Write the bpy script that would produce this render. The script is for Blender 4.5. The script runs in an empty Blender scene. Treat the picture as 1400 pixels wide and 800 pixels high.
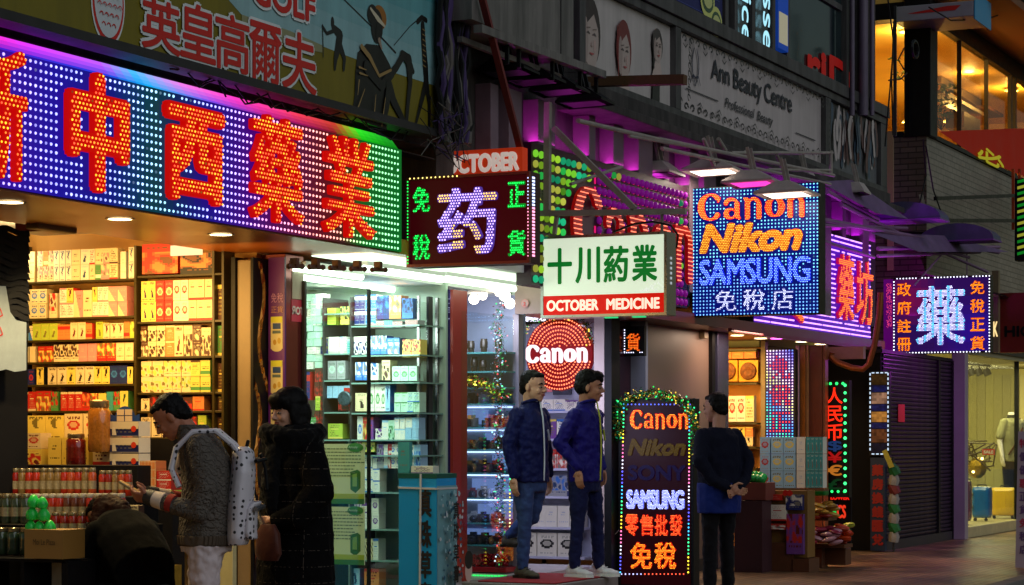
import bpy, bmesh, math, random
from math import sin, cos, pi, radians, atan2, sqrt
from mathutils import Vector, Matrix
from mathutils.bvhtree import BVHTree

random.seed(7)
SC = bpy.context.scene
COL = SC.collection

# ------------------------------------------------------------ camera, world, sun
FPX, CX, CY = 3000.0, 700.0, 600.0
PSI = math.atan2(.428, .904)
CAMP = Vector((-16.69, -7.52, 1.35))
cd = bpy.data.cameras.new('camera'); cam = bpy.data.objects.new('camera', cd); COL.objects.link(cam)
cam.location = CAMP; cam.rotation_euler = (radians(90), 0, PSI - radians(90))
cd.sensor_width = 36; cd.lens = FPX / 1400 * 36; cd.shift_y = (CY - 400) / 1400
cd.clip_start = .1; cd.clip_end = 600
SC.camera = cam
w = bpy.data.worlds.new('World'); SC.world = w; w.use_nodes = True
nt = w.node_tree; bg = nt.nodes['Background']
sky = nt.nodes.new('ShaderNodeTexSky'); sky.sky_type = 'NISHITA'; sky.sun_disc = False
sky.sun_elevation = radians(5.0); sky.sun_rotation = radians(-20)
nt.links.new(sky.outputs[0], bg.inputs[0]); bg.inputs[1].default_value = .06
sd = bpy.data.lights.new('sun', 'SUN'); sun = bpy.data.objects.new('sun', sd); COL.objects.link(sun)
sd.energy = .74; sd.angle = radians(60); sd.color = (.9, .93, 1)
sun.rotation_euler = (radians(58), 0, radians(-20)); sun.location = (0, -10, 20)
SC.view_settings.view_transform = 'Standard'; SC.view_settings.look = 'None'
SC.view_settings.exposure = 0; SC.view_settings.gamma = 1
SC.cycles.use_denoising = True
SC.cycles.max_bounces = 8; SC.cycles.transparent_max_bounces = 12
SC.cycles.sample_clamp_indirect = 4; SC.cycles.caustics_reflective = False; SC.cycles.caustics_refractive = False

# ------------------------------------------------------------ colour and materials
def lin(c): c /= 255.; return c / 12.92 if c <= .04045 else ((c + .055) / 1.055) ** 2.4
def C(r, g, b, k=1.): return (lin(r) * k, lin(g) * k, lin(b) * k, 1)

_m = {}
def mat(name, col=(.5, .5, .5, 1), rough=.5, metal=0., nscale=0, namp=.25, bump=0., bscale=60, emit=None, est=1., attr=False, spec=.5, coat=0., streak=0.):
    if name in _m: return _m[name]
    m = bpy.data.materials.new(name); m.use_nodes = True; t = m.node_tree; b = t.nodes['Principled BSDF']
    b.inputs['Base Color'].default_value = tuple(col[:3]) + (1,)
    b.inputs['Roughness'].default_value = rough; b.inputs['Metallic'].default_value = metal
    if emit is not None: spec = min(spec, .15)
    b.inputs['Specular IOR Level'].default_value = spec; b.inputs['Coat Weight'].default_value = coat
    src = None
    if attr:
        a = t.nodes.new('ShaderNodeAttribute'); a.attribute_name = 'Col'; src = a.outputs['Color']
        t.links.new(src, b.inputs['Base Color'])
    if nscale:
        tc = t.nodes.new('ShaderNodeTexCoord'); n = t.nodes.new('ShaderNodeTexNoise')
        n.inputs['Scale'].default_value = nscale; n.inputs['Detail'].default_value = 6; n.inputs['Roughness'].default_value = .65
        t.links.new(tc.outputs['Object'], n.inputs['Vector'])
        mr = t.nodes.new('ShaderNodeMapRange'); mr.inputs[3].default_value = 1 - namp * 1.6; mr.inputs[4].default_value = 1 + namp
        t.links.new(n.outputs['Fac'], mr.inputs[0])
        mx = t.nodes.new('ShaderNodeVectorMath'); mx.operation = 'SCALE'
        if src: t.links.new(src, mx.inputs[0])
        else: mx.inputs[0].default_value = col[:3]
        t.links.new(mr.outputs[0], mx.inputs['Scale']); t.links.new(mx.outputs[0], b.inputs['Base Color'])
        r2 = t.nodes.new('ShaderNodeMapRange'); r2.inputs[3].default_value = max(0, rough - .12); r2.inputs[4].default_value = min(1, rough + .15)
        t.links.new(n.outputs['Fac'], r2.inputs[0]); t.links.new(r2.outputs[0], b.inputs['Roughness'])
    if streak:
        tc = t.nodes.new('ShaderNodeTexCoord'); mp = t.nodes.new('ShaderNodeMapping'); mp.inputs['Scale'].default_value = (3.2, 3.2, .35); n = t.nodes.new('ShaderNodeTexNoise'); n.inputs['Scale'].default_value = 2.2; n.inputs['Detail'].default_value = 8; n.inputs['Roughness'].default_value = .7
        t.links.new(tc.outputs['Object'], mp.inputs['Vector']); t.links.new(mp.outputs[0], n.inputs['Vector']); mr = t.nodes.new('ShaderNodeMapRange'); mr.inputs[1].default_value = .38; mr.inputs[2].default_value = .62; mr.inputs[3].default_value = 1 - streak; mr.inputs[4].default_value = 1
        t.links.new(n.outputs['Fac'], mr.inputs[0]); v = t.nodes.new('ShaderNodeVectorMath'); v.operation = 'SCALE'; l = b.inputs['Base Color'].links
        if l: t.links.new(l[0].from_socket, v.inputs[0])
        else: v.inputs[0].default_value = col[:3]
        t.links.new(mr.outputs[0], v.inputs['Scale']); t.links.new(v.outputs[0], b.inputs['Base Color'])
    if bump:
        tc = t.nodes.new('ShaderNodeTexCoord'); n = t.nodes.new('ShaderNodeTexNoise'); n.inputs['Scale'].default_value = bscale; n.inputs['Detail'].default_value = 5
        t.links.new(tc.outputs['Object'], n.inputs['Vector'])
        bp = t.nodes.new('ShaderNodeBump'); bp.inputs['Strength'].default_value = bump; bp.inputs['Distance'].default_value = .01
        t.links.new(n.outputs['Fac'], bp.inputs['Height']); t.links.new(bp.outputs[0], b.inputs['Normal'])
    if emit is not None:
        b.inputs['Emission Color'].default_value = tuple(emit[:3]) + (1,); b.inputs['Emission Strength'].default_value = est
    _m[name] = m; return m

def emis(name, col=None, st=1., sample=True):
    """a glowing surface; col None takes the colour of each lamp from the mesh's Col attribute"""
    if name in _m: return _m[name]
    m = bpy.data.materials.new(name); m.use_nodes = True; t = m.node_tree; b = t.nodes['Principled BSDF']
    b.inputs['Base Color'].default_value = (.01, .01, .01, 1); b.inputs['Roughness'].default_value = .5; b.inputs['Specular IOR Level'].default_value = .1
    b.inputs['Emission Strength'].default_value = st
    if col is None:
        a = t.nodes.new('ShaderNodeAttribute'); a.attribute_name = 'Col'; t.links.new(a.outputs['Color'], b.inputs['Emission Color'])
    else: b.inputs['Emission Color'].default_value = tuple(col[:3]) + (1,)
    if not sample: m.cycles.emission_sampling = 'NONE'
    _m[name] = m; return m

def glassmat(name, tint=(.93, .97, .95), refl=.9):
    if name in _m: return _m[name]
    m = bpy.data.materials.new(name); m.use_nodes = True; t = m.node_tree
    for n in list(t.nodes):
        if n.type != 'OUTPUT_MATERIAL': t.nodes.remove(n)
    o = t.nodes['Material Output']; tr = t.nodes.new('ShaderNodeBsdfTransparent'); gl = t.nodes.new('ShaderNodeBsdfGlossy')
    tr.inputs[0].default_value = tint + (1,); gl.inputs['Roughness'].default_value = .03; gl.inputs[0].default_value = (refl,) * 3 + (1,)
    mx = t.nodes.new('ShaderNodeMixShader'); ge = t.nodes.new('ShaderNodeNewGeometry'); dt = t.nodes.new('ShaderNodeVectorMath'); dt.operation = 'DOT_PRODUCT'
    t.links.new(ge.outputs['Incoming'], dt.inputs[0]); t.links.new(ge.outputs['Normal'], dt.inputs[1])
    def mth(op, a, b_=None):
        n = t.nodes.new('ShaderNodeMath'); n.operation = op
        for i, q in enumerate((a, b_)):
            if q is None: continue
            if isinstance(q, (int, float)): n.inputs[i].default_value = q
            else: t.links.new(q, n.inputs[i])
        return n.outputs[0]
    # Schlick's approximation, the same from both faces of the pane
    k = mth('ADD', mth('MULTIPLY', mth('POWER', mth('SUBTRACT', 1., mth('ABSOLUTE', dt.outputs['Value'])), 5.), .96), .04); t.links.new(k, mx.inputs[0]); t.links.new(tr.outputs[0], mx.inputs[1]); t.links.new(gl.outputs[0], mx.inputs[2]); t.links.new(mx.outputs[0], o.inputs[0])
    _m[name] = m; return m

# ------------------------------------------------------------ frames: a vertical plane through (ox, oy), u runs to the viewer's right along it
class Fr:
    def __init__(s, ox, oy, ang):
        s.ox, s.oy, s.a = ox, oy, radians(ang); s.u = (cos(s.a), sin(s.a)); s.n = (s.u[1], -s.u[0])
    def hit(s, px):
        r = (px - CX) / FPX; d = (cos(PSI) + r * sin(PSI), sin(PSI) - r * cos(PSI))
        bx, by = s.ox - CAMP.x, s.oy - CAMP.y; det = d[0] * -s.u[1] + s.u[0] * d[1]
        t = (bx * -s.u[1] + s.u[0] * by) / det; q = (d[0] * by - d[1] * bx) / det
        return q, t
    def s(s, px): return s.hit(px)[0]
    def z(s, px, py): return CAMP.z + (CY - py) / FPX * s.hit(px)[1]
    def sc(s, px): return FPX / s.hit(px)[1]
    def w(s, q, z, o=0.): return Vector((s.ox + s.u[0] * q + s.n[0] * o, s.oy + s.u[1] * q + s.n[1] * o, z))
    def p(s, px, py, o=0.): return s.w(s.s(px), s.z(px, py), o)
    def out(s, o): return Fr(s.ox + s.n[0] * o, s.oy + s.n[1] * o, math.degrees(s.a))
def Fac(y): return Fr(0, y, 0)          # parallel to the street
def Perp(x): return Fr(x, 0, -90)       # square to the street, facing the viewer

# ------------------------------------------------------------ mesh collector
class MB:
    def __init__(s): s.v = []; s.f = []; s.c = []; s.lay = 0.
    def add(s, vs, fs, col=(1, 1, 1, 1)):
        b = len(s.v); s.v.extend(tuple(v) for v in vs); s.f.extend(tuple(i + b for i in f) for f in fs); s.c.extend([col] * len(fs)); return s
    def box(s, fr, a0, a1, z0, z1, o0, o1, col=(1, 1, 1, 1)):
        if a0 > a1: a0, a1 = a1, a0
        if z0 > z1: z0, z1 = z1, z0
        if o0 > o1: o0, o1 = o1, o0
        vs = [fr.w(a, z, o) for a in (a0, a1) for o in (o0, o1) for z in (z0, z1)]
        return s.add(vs, [(0, 1, 3, 2), (4, 6, 7, 5), (0, 4, 5, 1), (2, 3, 7, 6), (0, 2, 6, 4), (1, 5, 7, 3)], col)
    def bpx(s, fr, x0, y0, x1, y1, o0, o1, col=(1, 1, 1, 1)):
        """box whose front silhouette covers the pixels x0..x1, y0..y1 of the frame's plane"""
        m = (x0 + x1) / 2; return s.box(fr, fr.s(x0), fr.s(x1), fr.z(m, y1), fr.z(m, y0), o0, o1, col)
    def quad(s, fr, pts, o, col=(1, 1, 1, 1)): return s.add([fr.w(a, z, o) for a, z in pts], [tuple(range(len(pts)))], col)
    def poly(s, fr, pts, o, col=(1, 1, 1, 1)):
        s.lay += .0005
        from mathutils.geometry import tessellate_polygon
        t = tessellate_polygon([[Vector((a, z, 0)) for a, z in pts]])
        return s.add([fr.w(a, z, o + s.lay) for a, z in pts], [tuple(f) for f in t], col)
    def ell(s, fr, a, z, ra, rz, o, col=(1, 1, 1, 1), n=20, rot=0.):
        s.lay += .0005; k = [(cos(2 * pi * i / n) * ra, sin(2 * pi * i / n) * rz) for i in range(n)]
        return s.add([fr.w(a + x * cos(rot) - y * sin(rot), z + x * sin(rot) + y * cos(rot), o + s.lay) for x, y in k], [tuple(range(n))], col)
    def stroke(s, fr, pts, o, col=(1, 1, 1, 1), n=8):
        """flat brush stroke through (a, z, r)"""
        for (a, z, r), (b, y, q) in zip(pts, pts[1:]):
            dx, dz = b - a, y - z; L = math.hypot(dx, dz) or 1e-9; nx, nz = -dz / L, dx / L; s.lay += .00012
            s.add([fr.w(a + nx * r, z + nz * r, o + s.lay), fr.w(a - nx * r, z - nz * r, o + s.lay), fr.w(b - nx * q, y - nz * q, o + s.lay), fr.w(b + nx * q, y + nz * q, o + s.lay)], [(0, 1, 2, 3)], col)
        for a, z, r in pts:
            s.lay += .00012
            s.add([fr.w(a + cos(2 * pi * i / n) * r, z + sin(2 * pi * i / n) * r, o + s.lay) for i in range(n)], [tuple(range(n))], col)
        return s
    def cyl(s, p0, p1, r, n=10, col=(1, 1, 1, 1), r2=None, cap=True):
        p0, p1 = Vector(p0), Vector(p1); d = (p1 - p0); L = d.length
        if L < 1e-6: return s
        d /= L; x = d.orthogonal().normalized(); y = d.cross(x); r2 = r if r2 is None else r2
        vs = [p0 + (x * cos(2 * pi * i / n) + y * sin(2 * pi * i / n)) * r for i in range(n)] + [p1 + (x * cos(2 * pi * i / n) + y * sin(2 * pi * i / n)) * r2 for i in range(n)]
        fs = [(i, (i + 1) % n, n + (i + 1) % n, n + i) for i in range(n)]
        if cap: fs += [tuple(range(n))[::-1], tuple(range(n, 2 * n))]
        return s.add(vs, fs, col)
    def bar(s, p0, p1, w, h, col=(1, 1, 1, 1)):
        """square bar"""
        p0, p1 = Vector(p0), Vector(p1); d = (p1 - p0).normalized(); up = Vector((0, 0, 1)) if abs(d.z) < .95 else Vector((1, 0, 0))
        x = d.cross(up).normalized() * w / 2; y = x.cross(d).normalized() * h / 2
        vs = [p + x * a + y * b for p in (p0, p1) for a, b in ((-1, -1), (1, -1), (1, 1), (-1, 1))]
        return s.add(vs, [(0, 1, 2, 3), (7, 6, 5, 4), (0, 4, 5, 1), (1, 5, 6, 2), (2, 6, 7, 3), (3, 7, 4, 0)], col)
    def tube(s, pts, r, n=6, col=(1, 1, 1, 1), closed=False):
        pts = [Vector(p) for p in pts]; N = len(pts); vs = []; prev = None
        for i, p in enumerate(pts):
            d = (pts[(i + 1) % N] if closed else pts[min(i + 1, N - 1)]) - (pts[i - 1] if closed else pts[max(i - 1, 0)])
            d.normalize(); x = d.orthogonal().normalized() if prev is None else (prev - d * prev.dot(d)).normalized(); prev = x; y = d.cross(x)
            rr = r[i] if isinstance(r, (list, tuple)) else r
            vs += [p + (x * cos(2 * pi * k / n) + y * sin(2 * pi * k / n)) * rr for k in range(n)]
        fs = []
        for i in range(N if closed else N - 1):
            j = (i + 1) % N
            fs += [(i * n + k, i * n + (k + 1) % n, j * n + (k + 1) % n, j * n + k) for k in range(n)]
        if not closed: fs += [tuple(range(n))[::-1], tuple(range((N - 1) * n, N * n))]
        return s.add(vs, fs, col)
    def lathe(s, c, prof, n=14, col=(1, 1, 1, 1), axis=None):
        """profile of (radius, height) round c; col may be a list per ring"""
        c = Vector(c); ax = Vector(axis or (0, 0, 1)).normalized(); x = ax.orthogonal().normalized(); y = ax.cross(x); b = len(s.v)
        for r, h in prof: s.v.extend(tuple(c + ax * h + (x * cos(2 * pi * k / n) + y * sin(2 * pi * k / n)) * r) for k in range(n))
        for i in range(len(prof) - 1):
            cc = col[i] if isinstance(col, list) else col
            for k in range(n): s.f.append((b + i * n + k, b + i * n + (k + 1) % n, b + (i + 1) * n + (k + 1) % n, b + (i + 1) * n + k)); s.c.append(cc)
        for i, rev in ((0, 1), (len(prof) - 1, 0)):
            if prof[i][0] > 1e-4:
                f = tuple(b + i * n + k for k in range(n)); s.f.append(f[::-1] if rev else f); s.c.append(col[min(i, len(col) - 1)] if isinstance(col, list) else col)
        return s
    def dome(s, fr, a, z, r, o, col, n=6, h=.8):
        q = random.random(); q = .12 if q < .012 else (.5 if q < .05 else .82 + .3 * random.random()); col = (col[0] * q, col[1] * q, col[2] * q, 1); r *= .92 + .16 * random.random()
        b = len(s.v)
        for i in range(n): s.v.append(tuple(fr.w(a + cos(2 * pi * i / n) * r, z + sin(2 * pi * i / n) * r, o)))
        for i in range(n): s.v.append(tuple(fr.w(a + cos(2 * pi * i / n) * r * .6, z + sin(2 * pi * i / n) * r * .6, o + r * h * .8)))
        for i in range(n): s.f.append((b + i, b + (i + 1) % n, b + n + (i + 1) % n, b + n + i)); s.c.append(col)
        s.f.append(tuple(b + n + i for i in range(n))); s.c.append(col); return s
    def sph(s, c, r, col=(1, 1, 1, 1), nu=10, nv=7, M=None):
        rx, ry, rz = (r, r, r) if not isinstance(r, (tuple, list)) else r; c = Vector(c); M = M or Matrix.Identity(3); b = len(s.v)
        s.v.append(tuple(c + M @ Vector((0, 0, -rz))))
        for j in range(1, nv):
            th = pi * j / nv
            for i in range(nu): ph = 2 * pi * i / nu; s.v.append(tuple(c + M @ Vector((rx * sin(th) * cos(ph), ry * sin(th) * sin(ph), -rz * cos(th)))))
        s.v.append(tuple(c + M @ Vector((0, 0, rz)))); e = len(s.v) - 1; n0 = len(s.f)
        for i in range(nu): s.f.append((b, b + 1 + (i + 1) % nu, b + 1 + i))
        for j in range(nv - 2):
            for i in range(nu): q = b + 1 + j * nu; s.f.append((q + i, q + (i + 1) % nu, q + nu + (i + 1) % nu, q + nu + i))
        q = b + 1 + (nv - 2) * nu
        for i in range(nu): s.f.append((q + i, q + (i + 1) % nu, e))
        s.c.extend([col] * (len(s.f) - n0)); return s
    def geo(s, fr, T, a0, z0, w, h, o, col=(1, 1, 1, 1), dil=0., depth=0.):
        """lettering T fitted in the box (a0, z0, w, h); dil thickens the strokes (metres), depth gives them body"""
        x0, y0, x1, y1 = T.bb; sx, sz = w / (x1 - x0), h / (y1 - y0)
        dirs = [(0, 0)] if not dil else [(0, 0)] + [(cos(k * pi / 4) * dil, sin(k * pi / 4) * dil) for k in range(8)]
        step = .0028 / (len(dirs) * len(T.layers)); lay = 0
        for dx, dz in dirs:
            for vs, fs in T.layers:
                lay += step; ol = o + lay
                P = [(a0 + (x - x0) * sx + dx, z0 + (y - y0) * sz + dz) for x, y in vs]
                s.add([fr.w(a, z, ol + depth) for a, z in P], fs, col)
                if depth:
                    cnt = {}
                    for f in fs:
                        for i in range(len(f)):
                            k = (f[i], f[(i + 1) % len(f)]); cnt[k] = 1
                    for (i, j) in [k for k in cnt if (k[1], k[0]) not in cnt]:
                        s.add([fr.w(*P[i], ol + depth), fr.w(*P[j], ol + depth), fr.w(*P[j], o - .001), fr.w(*P[i], o - .001)], [(0, 1, 2, 3)], col)
        return s
    def build(s, name, m, parent=None, kind=None, smooth=False, bev=0., label=None, cat=None, group=None, origin=None):
        if not s.v: return None
        if parent is not None:
            o = parent
            while o.parent: o = o.parent
            org = o.location.copy()
        elif origin is not None: org = Vector(origin)
        else:
            xs, ys, zs = zip(*s.v); org = Vector(((min(xs) + max(xs)) / 2, (min(ys) + max(ys)) / 2, min(zs)))
        me = bpy.data.meshes.new(name); me.from_pydata([(x - org.x, y - org.y, z - org.z) for x, y, z in s.v], [], s.f)
        at = me.color_attributes.new('Col', 'FLOAT_COLOR', 'CORNER'); flat = []
        for f, c in zip(s.f, s.c): flat.extend(tuple(c) * len(f))
        at.data.foreach_set('color', flat)
        if smooth:
            me.polygons.foreach_set('use_smooth', [True] * len(me.polygons))
            try: me.set_sharp_from_angle(angle=radians(40))
            except Exception: pass
        me.materials.append(m); o = bpy.data.objects.new(name, me); COL.objects.link(o)
        if parent is None: o.location = org
        else: o.parent = parent
        if bev:
            b = o.modifiers.new('edge', 'BEVEL'); b.width = bev; b.segments = 2; b.limit_method = 'ANGLE'
        if kind: o['kind'] = kind
        if label: o['label'] = label
        if cat: o['category'] = cat
        if group: o['group'] = group
        return o

def thing(name, label, cat, loc=(0, 0, 0), group=None):
    o = bpy.data.objects.new(name, None); COL.objects.link(o); o.location = loc; o.empty_display_size = .1
    o['label'] = label; o['category'] = cat
    if group: o['group'] = group
    return o
def part(name, parent, m, fn, **k):
    mb = MB(); fn(mb); return mb.build(name, m, parent, **k)

# ------------------------------------------------------------ lettering
class Geo:
    def __init__(s, layers):
        s.layers = layers; X = [p[0] for v, f in layers for p in v]; Y = [p[1] for v, f in layers for p in v]
        s.bb = (min(X), min(Y), max(X), max(Y)); vv = []; ff = []
        for v, f in layers:
            b = len(vv); vv += [(x, y, 0) for x, y in v]; ff += [tuple(i + b for i in q) for q in f]
        s.tree = BVHTree.FromPolygons(vv, ff)
    def dist(s, x, y): return s.tree.find_nearest((x, y, 0))[3]
_t = {}
def T(body, shear=0., space=1.):
    k = (body, shear, space)
    if k not in _t:
        c = bpy.data.curves.new('t', 'FONT'); c.body = body; c.shear = shear; c.space_character = space; c.resolution_u = 4
        o = bpy.data.objects.new('t', c); COL.objects.link(o); bpy.context.view_layer.update()
        me = bpy.data.meshes.new_from_object(o.evaluated_get(bpy.context.evaluated_depsgraph_get()))
        vs = [(v.co.x, v.co.y) for v in me.vertices]; fs = [tuple(p.vertices) for p in me.polygons]
        bpy.data.objects.remove(o); bpy.data.curves.remove(c); bpy.data.meshes.remove(me); _t[k] = Geo([(vs, fs)])
    return _t[k]
def strokes_geo(S, n=10):
    L = []
    for pts in S:
        for (a, z, r), (b, y, q) in zip(pts, pts[1:]):
            dx, dz = b - a, y - z; l = math.hypot(dx, dz) or 1e-9; nx, nz = -dz / l, dx / l
            L.append(([(a + nx * r, z + nz * r), (a - nx * r, z - nz * r), (b - nx * q, y - nz * q), (b + nx * q, y + nz * q)], [(0, 1, 2, 3)]))
        for a, z, r in pts: L.append(([(a + cos(2 * pi * i / n) * r, z + sin(2 * pi * i / n) * r) for i in range(n)], [tuple(range(n))]))
    return Geo(L)
def arc(cx, cy, rx, ry, a0, a1, rf, n=12):
    return [(cx + rx * cos(radians(a0 + (a1 - a0) * i / n)), cy + ry * sin(radians(a0 + (a1 - a0) * i / n)), rf(radians(a0 + (a1 - a0) * i / n), i / n)) for i in range(n + 1)]
def camera_logo():
    S = []; thick = lambda th, t: .05 + .12 * abs(cos(th)) ** 1.5
    S.append(arc(.62, .62, .47, .58, 48, 318, thick, 20)); S.append([(.95, 1.1, .05), (1.03, 1.0, .09), (1.0, .84, .04)])
    x = 1.32
    S.append([(x + .62, .72, .12), (x + .62, .14, .12), (x + .74, .05, .06)]); S.append(arc(x + .34, .7, .28, .24, 20, 170, lambda th, t: .06 + .04 * t, 8)); S.append(arc(x + .32, .27, .24, .21, 0, 360, lambda th, t: .05 + .07 * max(0, -cos(th)), 14))
    for x in (2.33, 4.42):
        S.append([(x, .93, .06), (x + .12, .85, .12), (x + .12, .07, .12)]); S.append(arc(x + .42, .62, .27, .3, 160, 10, lambda th, t: .05 + .06 * t, 8)); S.append([(x + .68, .64, .12), (x + .68, .07, .12)])
    S.append(arc(3.79, .48, .33, .4, 0, 360, lambda th, t: .04 + .12 * abs(cos(th)) ** 1.3, 22))
    return strokes_geo(S)
LOGO = camera_logo()

def leds(mb, fr, a0, z0, w, h, geo, ps, pz, r, o, colf, dil=0., stag=False):
    """lamps on a regular grid where the lettering is; geo is fitted in the box"""
    x0, y0, x1, y1 = geo.bb; kx, kz = (x1 - x0) / w, (y1 - y0) / h; k = (kx + kz) / 2
    nz = int((h + 2 * dil) / pz) + 1; ns = int((w + 2 * dil) / ps) + 1
    for j in range(nz):
        z = z0 - dil + (j + .5) * pz
        for i in range(ns):
            a = a0 - dil + (i + .5 + (.5 if stag and j % 2 else 0)) * ps
            if geo.dist(x0 + (a - a0) * kx, y0 + (z - z0) * kz) < dil * k + 1e-6: mb.dome(fr, a, z, r, o, colf(a, z))
def inside(geo, fr_box, a, z, marg):
    a0, z0, w, h = fr_box; x0, y0, x1, y1 = geo.bb
    if a < a0 - marg or a > a0 + w + marg or z < z0 - marg or z > z0 + h + marg: return False
    kx, kz = (x1 - x0) / w, (y1 - y0) / h
    return geo.dist(x0 + (a - a0) * kx, y0 + (z - z0) * kz) < marg * (kx + kz) / 2
def lerp3(stops, t):
    for (t0, c0), (t1, c1) in zip(stops, stops[1:]):
        if t <= t1:
            k = max(0, (t - t0) / (t1 - t0)); return tuple(x + (y - x) * k for x, y in zip(c0, c1))
    return stops[-1][1]
def k4(c, k): return (c[0] * k, c[1] * k, c[2] * k, 1)

M_LED = emis('led', None, 2.6, sample=False)
M_PANEL = emis('glow_panel', None, 1.)  # lamp glow on sign boards put in as emission; also lit photo signs
M_BILL = mat('weathered_print', attr=True, rough=.55, nscale=3, namp=.1, streak=.16)
M_PRINT = mat('print', attr=True, rough=.45, nscale=9, namp=.08)
M_GLOSS = mat('glossy_print', attr=True, rough=.22, nscale=30, namp=.06)
M_MATT = mat('matt_print', attr=True, rough=.8, nscale=14, namp=.15)
M_BLK = mat('black_metal', (.008, .008, .009), .45, .2, nscale=8, spec=.25)
M_STEEL = mat('weathered_steel', C(158, 150, 140), .55, .05, nscale=7, namp=.4, bump=.1)
M_STEELD = mat('dark_steel', C(62, 60, 60), .5, .5, nscale=6, namp=.4)
M_CHROME = mat('brushed_steel', C(150, 150, 150), .28, .9, nscale=20, namp=.1)
M_GLASS = glassmat('clear_glass')
M_WHITE = mat('white_paint', (.7, .7, .68), .5, nscale=10, namp=.1)
# ============================================================ SETTING
def paver_mat(name, c1, c2, cm, sc, rough):
    m = mat(name, c1, rough); t = m.node_tree; b = t.nodes['Principled BSDF']
    tc = t.nodes.new('ShaderNodeTexCoord'); br = t.nodes.new('ShaderNodeTexBrick')
    br.inputs['Color1'].default_value = c1; br.inputs['Color2'].default_value = c2; br.inputs['Mortar'].default_value = cm
    br.inputs['Scale'].default_value = sc; br.inputs['Mortar Size'].default_value = .02; br.inputs['Bias'].default_value = -.2
    n = t.nodes.new('ShaderNodeTexNoise'); n.inputs['Scale'].default_value = 1.3; n.inputs['Detail'].default_value = 8
    t.links.new(tc.outputs['Object'], br.inputs['Vector']); t.links.new(tc.outputs['Object'], n.inputs['Vector'])
    mr = t.nodes.new('ShaderNodeMapRange'); mr.inputs[1].default_value = .3; mr.inputs[2].default_value = .75; mr.inputs[3].default_value = .2; mr.inputs[4].default_value = 1.2
    t.links.new(n.outputs['Fac'], mr.inputs[0]); v = t.nodes.new('ShaderNodeVectorMath'); v.operation = 'SCALE'
    t.links.new(br.outputs['Color'], v.inputs[0]); t.links.new(mr.outputs[0], v.inputs['Scale']); t.links.new(v.outputs[0], b.inputs['Base Color'])
    r2 = t.nodes.new('ShaderNodeMapRange'); r2.inputs[3].default_value = rough - .25; r2.inputs[4].default_value = rough + .2
    t.links.new(n.outputs['Fac'], r2.inputs[0]); t.links.new(r2.outputs[0], b.inputs['Roughness'])
    bp = t.nodes.new('ShaderNodeBump'); bp.inputs['Strength'].default_value = .5; bp.inputs['Distance'].default_value = .01; bp.invert = True
    t.links.new(br.outputs['Fac'], bp.inputs['Height']); t.links.new(bp.outputs[0], b.inputs['Normal'])
    return m
G0 = Fac(0)
def slab(name, x0, x1, y0, y1, z0, z1, m, **k):
    mb = MB(); mb.box(G0, x0, x1, z0, z1, -y0, -y1); return mb.build(name, m, **k)
M_PAVE = paver_mat('worn_pavers', C(160, 120, 84), C(122, 92, 66), C(44, 34, 26), 2.6, .42)
slab('pavement', -40, 60, -2.8, 12, -.3, 0, M_PAVE, kind='structure')
mb = MB()
for i in range(110): mb.box(G0, -39.9 + i * .9, -39.02 + i * .9, -.3, .004 + .002 * (i % 3), 2.8, 2.96)
mb.build('kerb', mat('kerb_granite', C(110, 104, 98), .7, nscale=12, namp=.3, bump=.2), kind='structure', bev=.01)
slab('road', -60, 90, -60, -2.96, -.4, -.13, mat('asphalt', (.045, .045, .048), .55, nscale=3, namp=.4, bump=.35, bscale=140), kind='structure')

M_CONC = mat('stained_concrete', C(74, 69, 66), .85, nscale=1.6, namp=.5, bump=.25, bscale=12, streak=.6)
M_ORANGE = mat('orange_lacquer_panel', C(176, 96, 30), .32, nscale=.8, namp=.25)
M_TAN = mat('tan_pillar_stone', C(130, 112, 84), .45, nscale=9, namp=.15)
M_DARK = mat('dark_recess', (.007, .006, .007), .7, nscale=4, namp=.3, spec=.12)
M_CREAM = mat('cream_plaster', C(214, 205, 186), .7, nscale=3, namp=.12)
M_GREYP = mat('grey_render', C(130, 122, 118), .7, nscale=1.2, namp=.35, bump=.1, bscale=20)

# ---- building over the left shops
A = thing('shop_building', 'dark building on the left above the medicine shop and the bright glass showcase', 'building', (-5, 2, 0))
def f(b):
    b.box(G0, -10.5, -1.95, 3.55, 11, -.16, -6)
part('upper_wall', A, M_CONC, f)
part('soffit', A, M_ORANGE, lambda b: b.box(G0, -9.5, -2.28, 2.69, 2.80, -.02, -1.1))
part('soffit', A, M_WHITE, lambda b: b.box(G0, -2.27, .9, 2.70, 2.80, -.02, -1.3))
part('floor', A, mat('shop_floor_tile', C(170, 160, 140), .3, nscale=3, namp=.1), lambda b: b.box(G0, -9.5, 2.7, .001, .02, -.6, -5.5))
part('ceiling', A, M_CREAM, lambda b: b.box(G0, -9.5, -3.2, 2.95, 3.0, -1.1, -4.2))
part('ceiling_recess', A, mat('dark_ceiling_recess', C(110, 20, 12), .3), lambda b: b.bpx(Fac(1.0), 107, 296, 143, 316, 0, -.5))
part('air_conditioner_panel', A, M_TAN, lambda b: b.bpx(Fac(.97), 52, 299, 106, 316, 0, -.1), bev=.01)
part('back_wall', A, M_TAN, lambda b: b.box(G0, -9.5, -3.2, 0, 2.95, -4.2, -4.3))
part('end_wall', A, mat('shelf_backing', C(200, 150, 80), .6), lambda b: b.box(G0, -3.2, -3.12, 0, 2.96, -.9, -4.2))
P1 = Perp(-3.35)
part('pillar', A, M_TAN, lambda b: (b.bpx(P1, 324, 355, 343, 980, 0, -.2)), bev=.01)
part('pillar_trim', A, M_BLK, lambda b: (b.bpx(P1, 318, 352, 323.5, 980, .02, -.2), b.bpx(P1, 343.6, 352, 347, 980, .01, -.2)))
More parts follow.
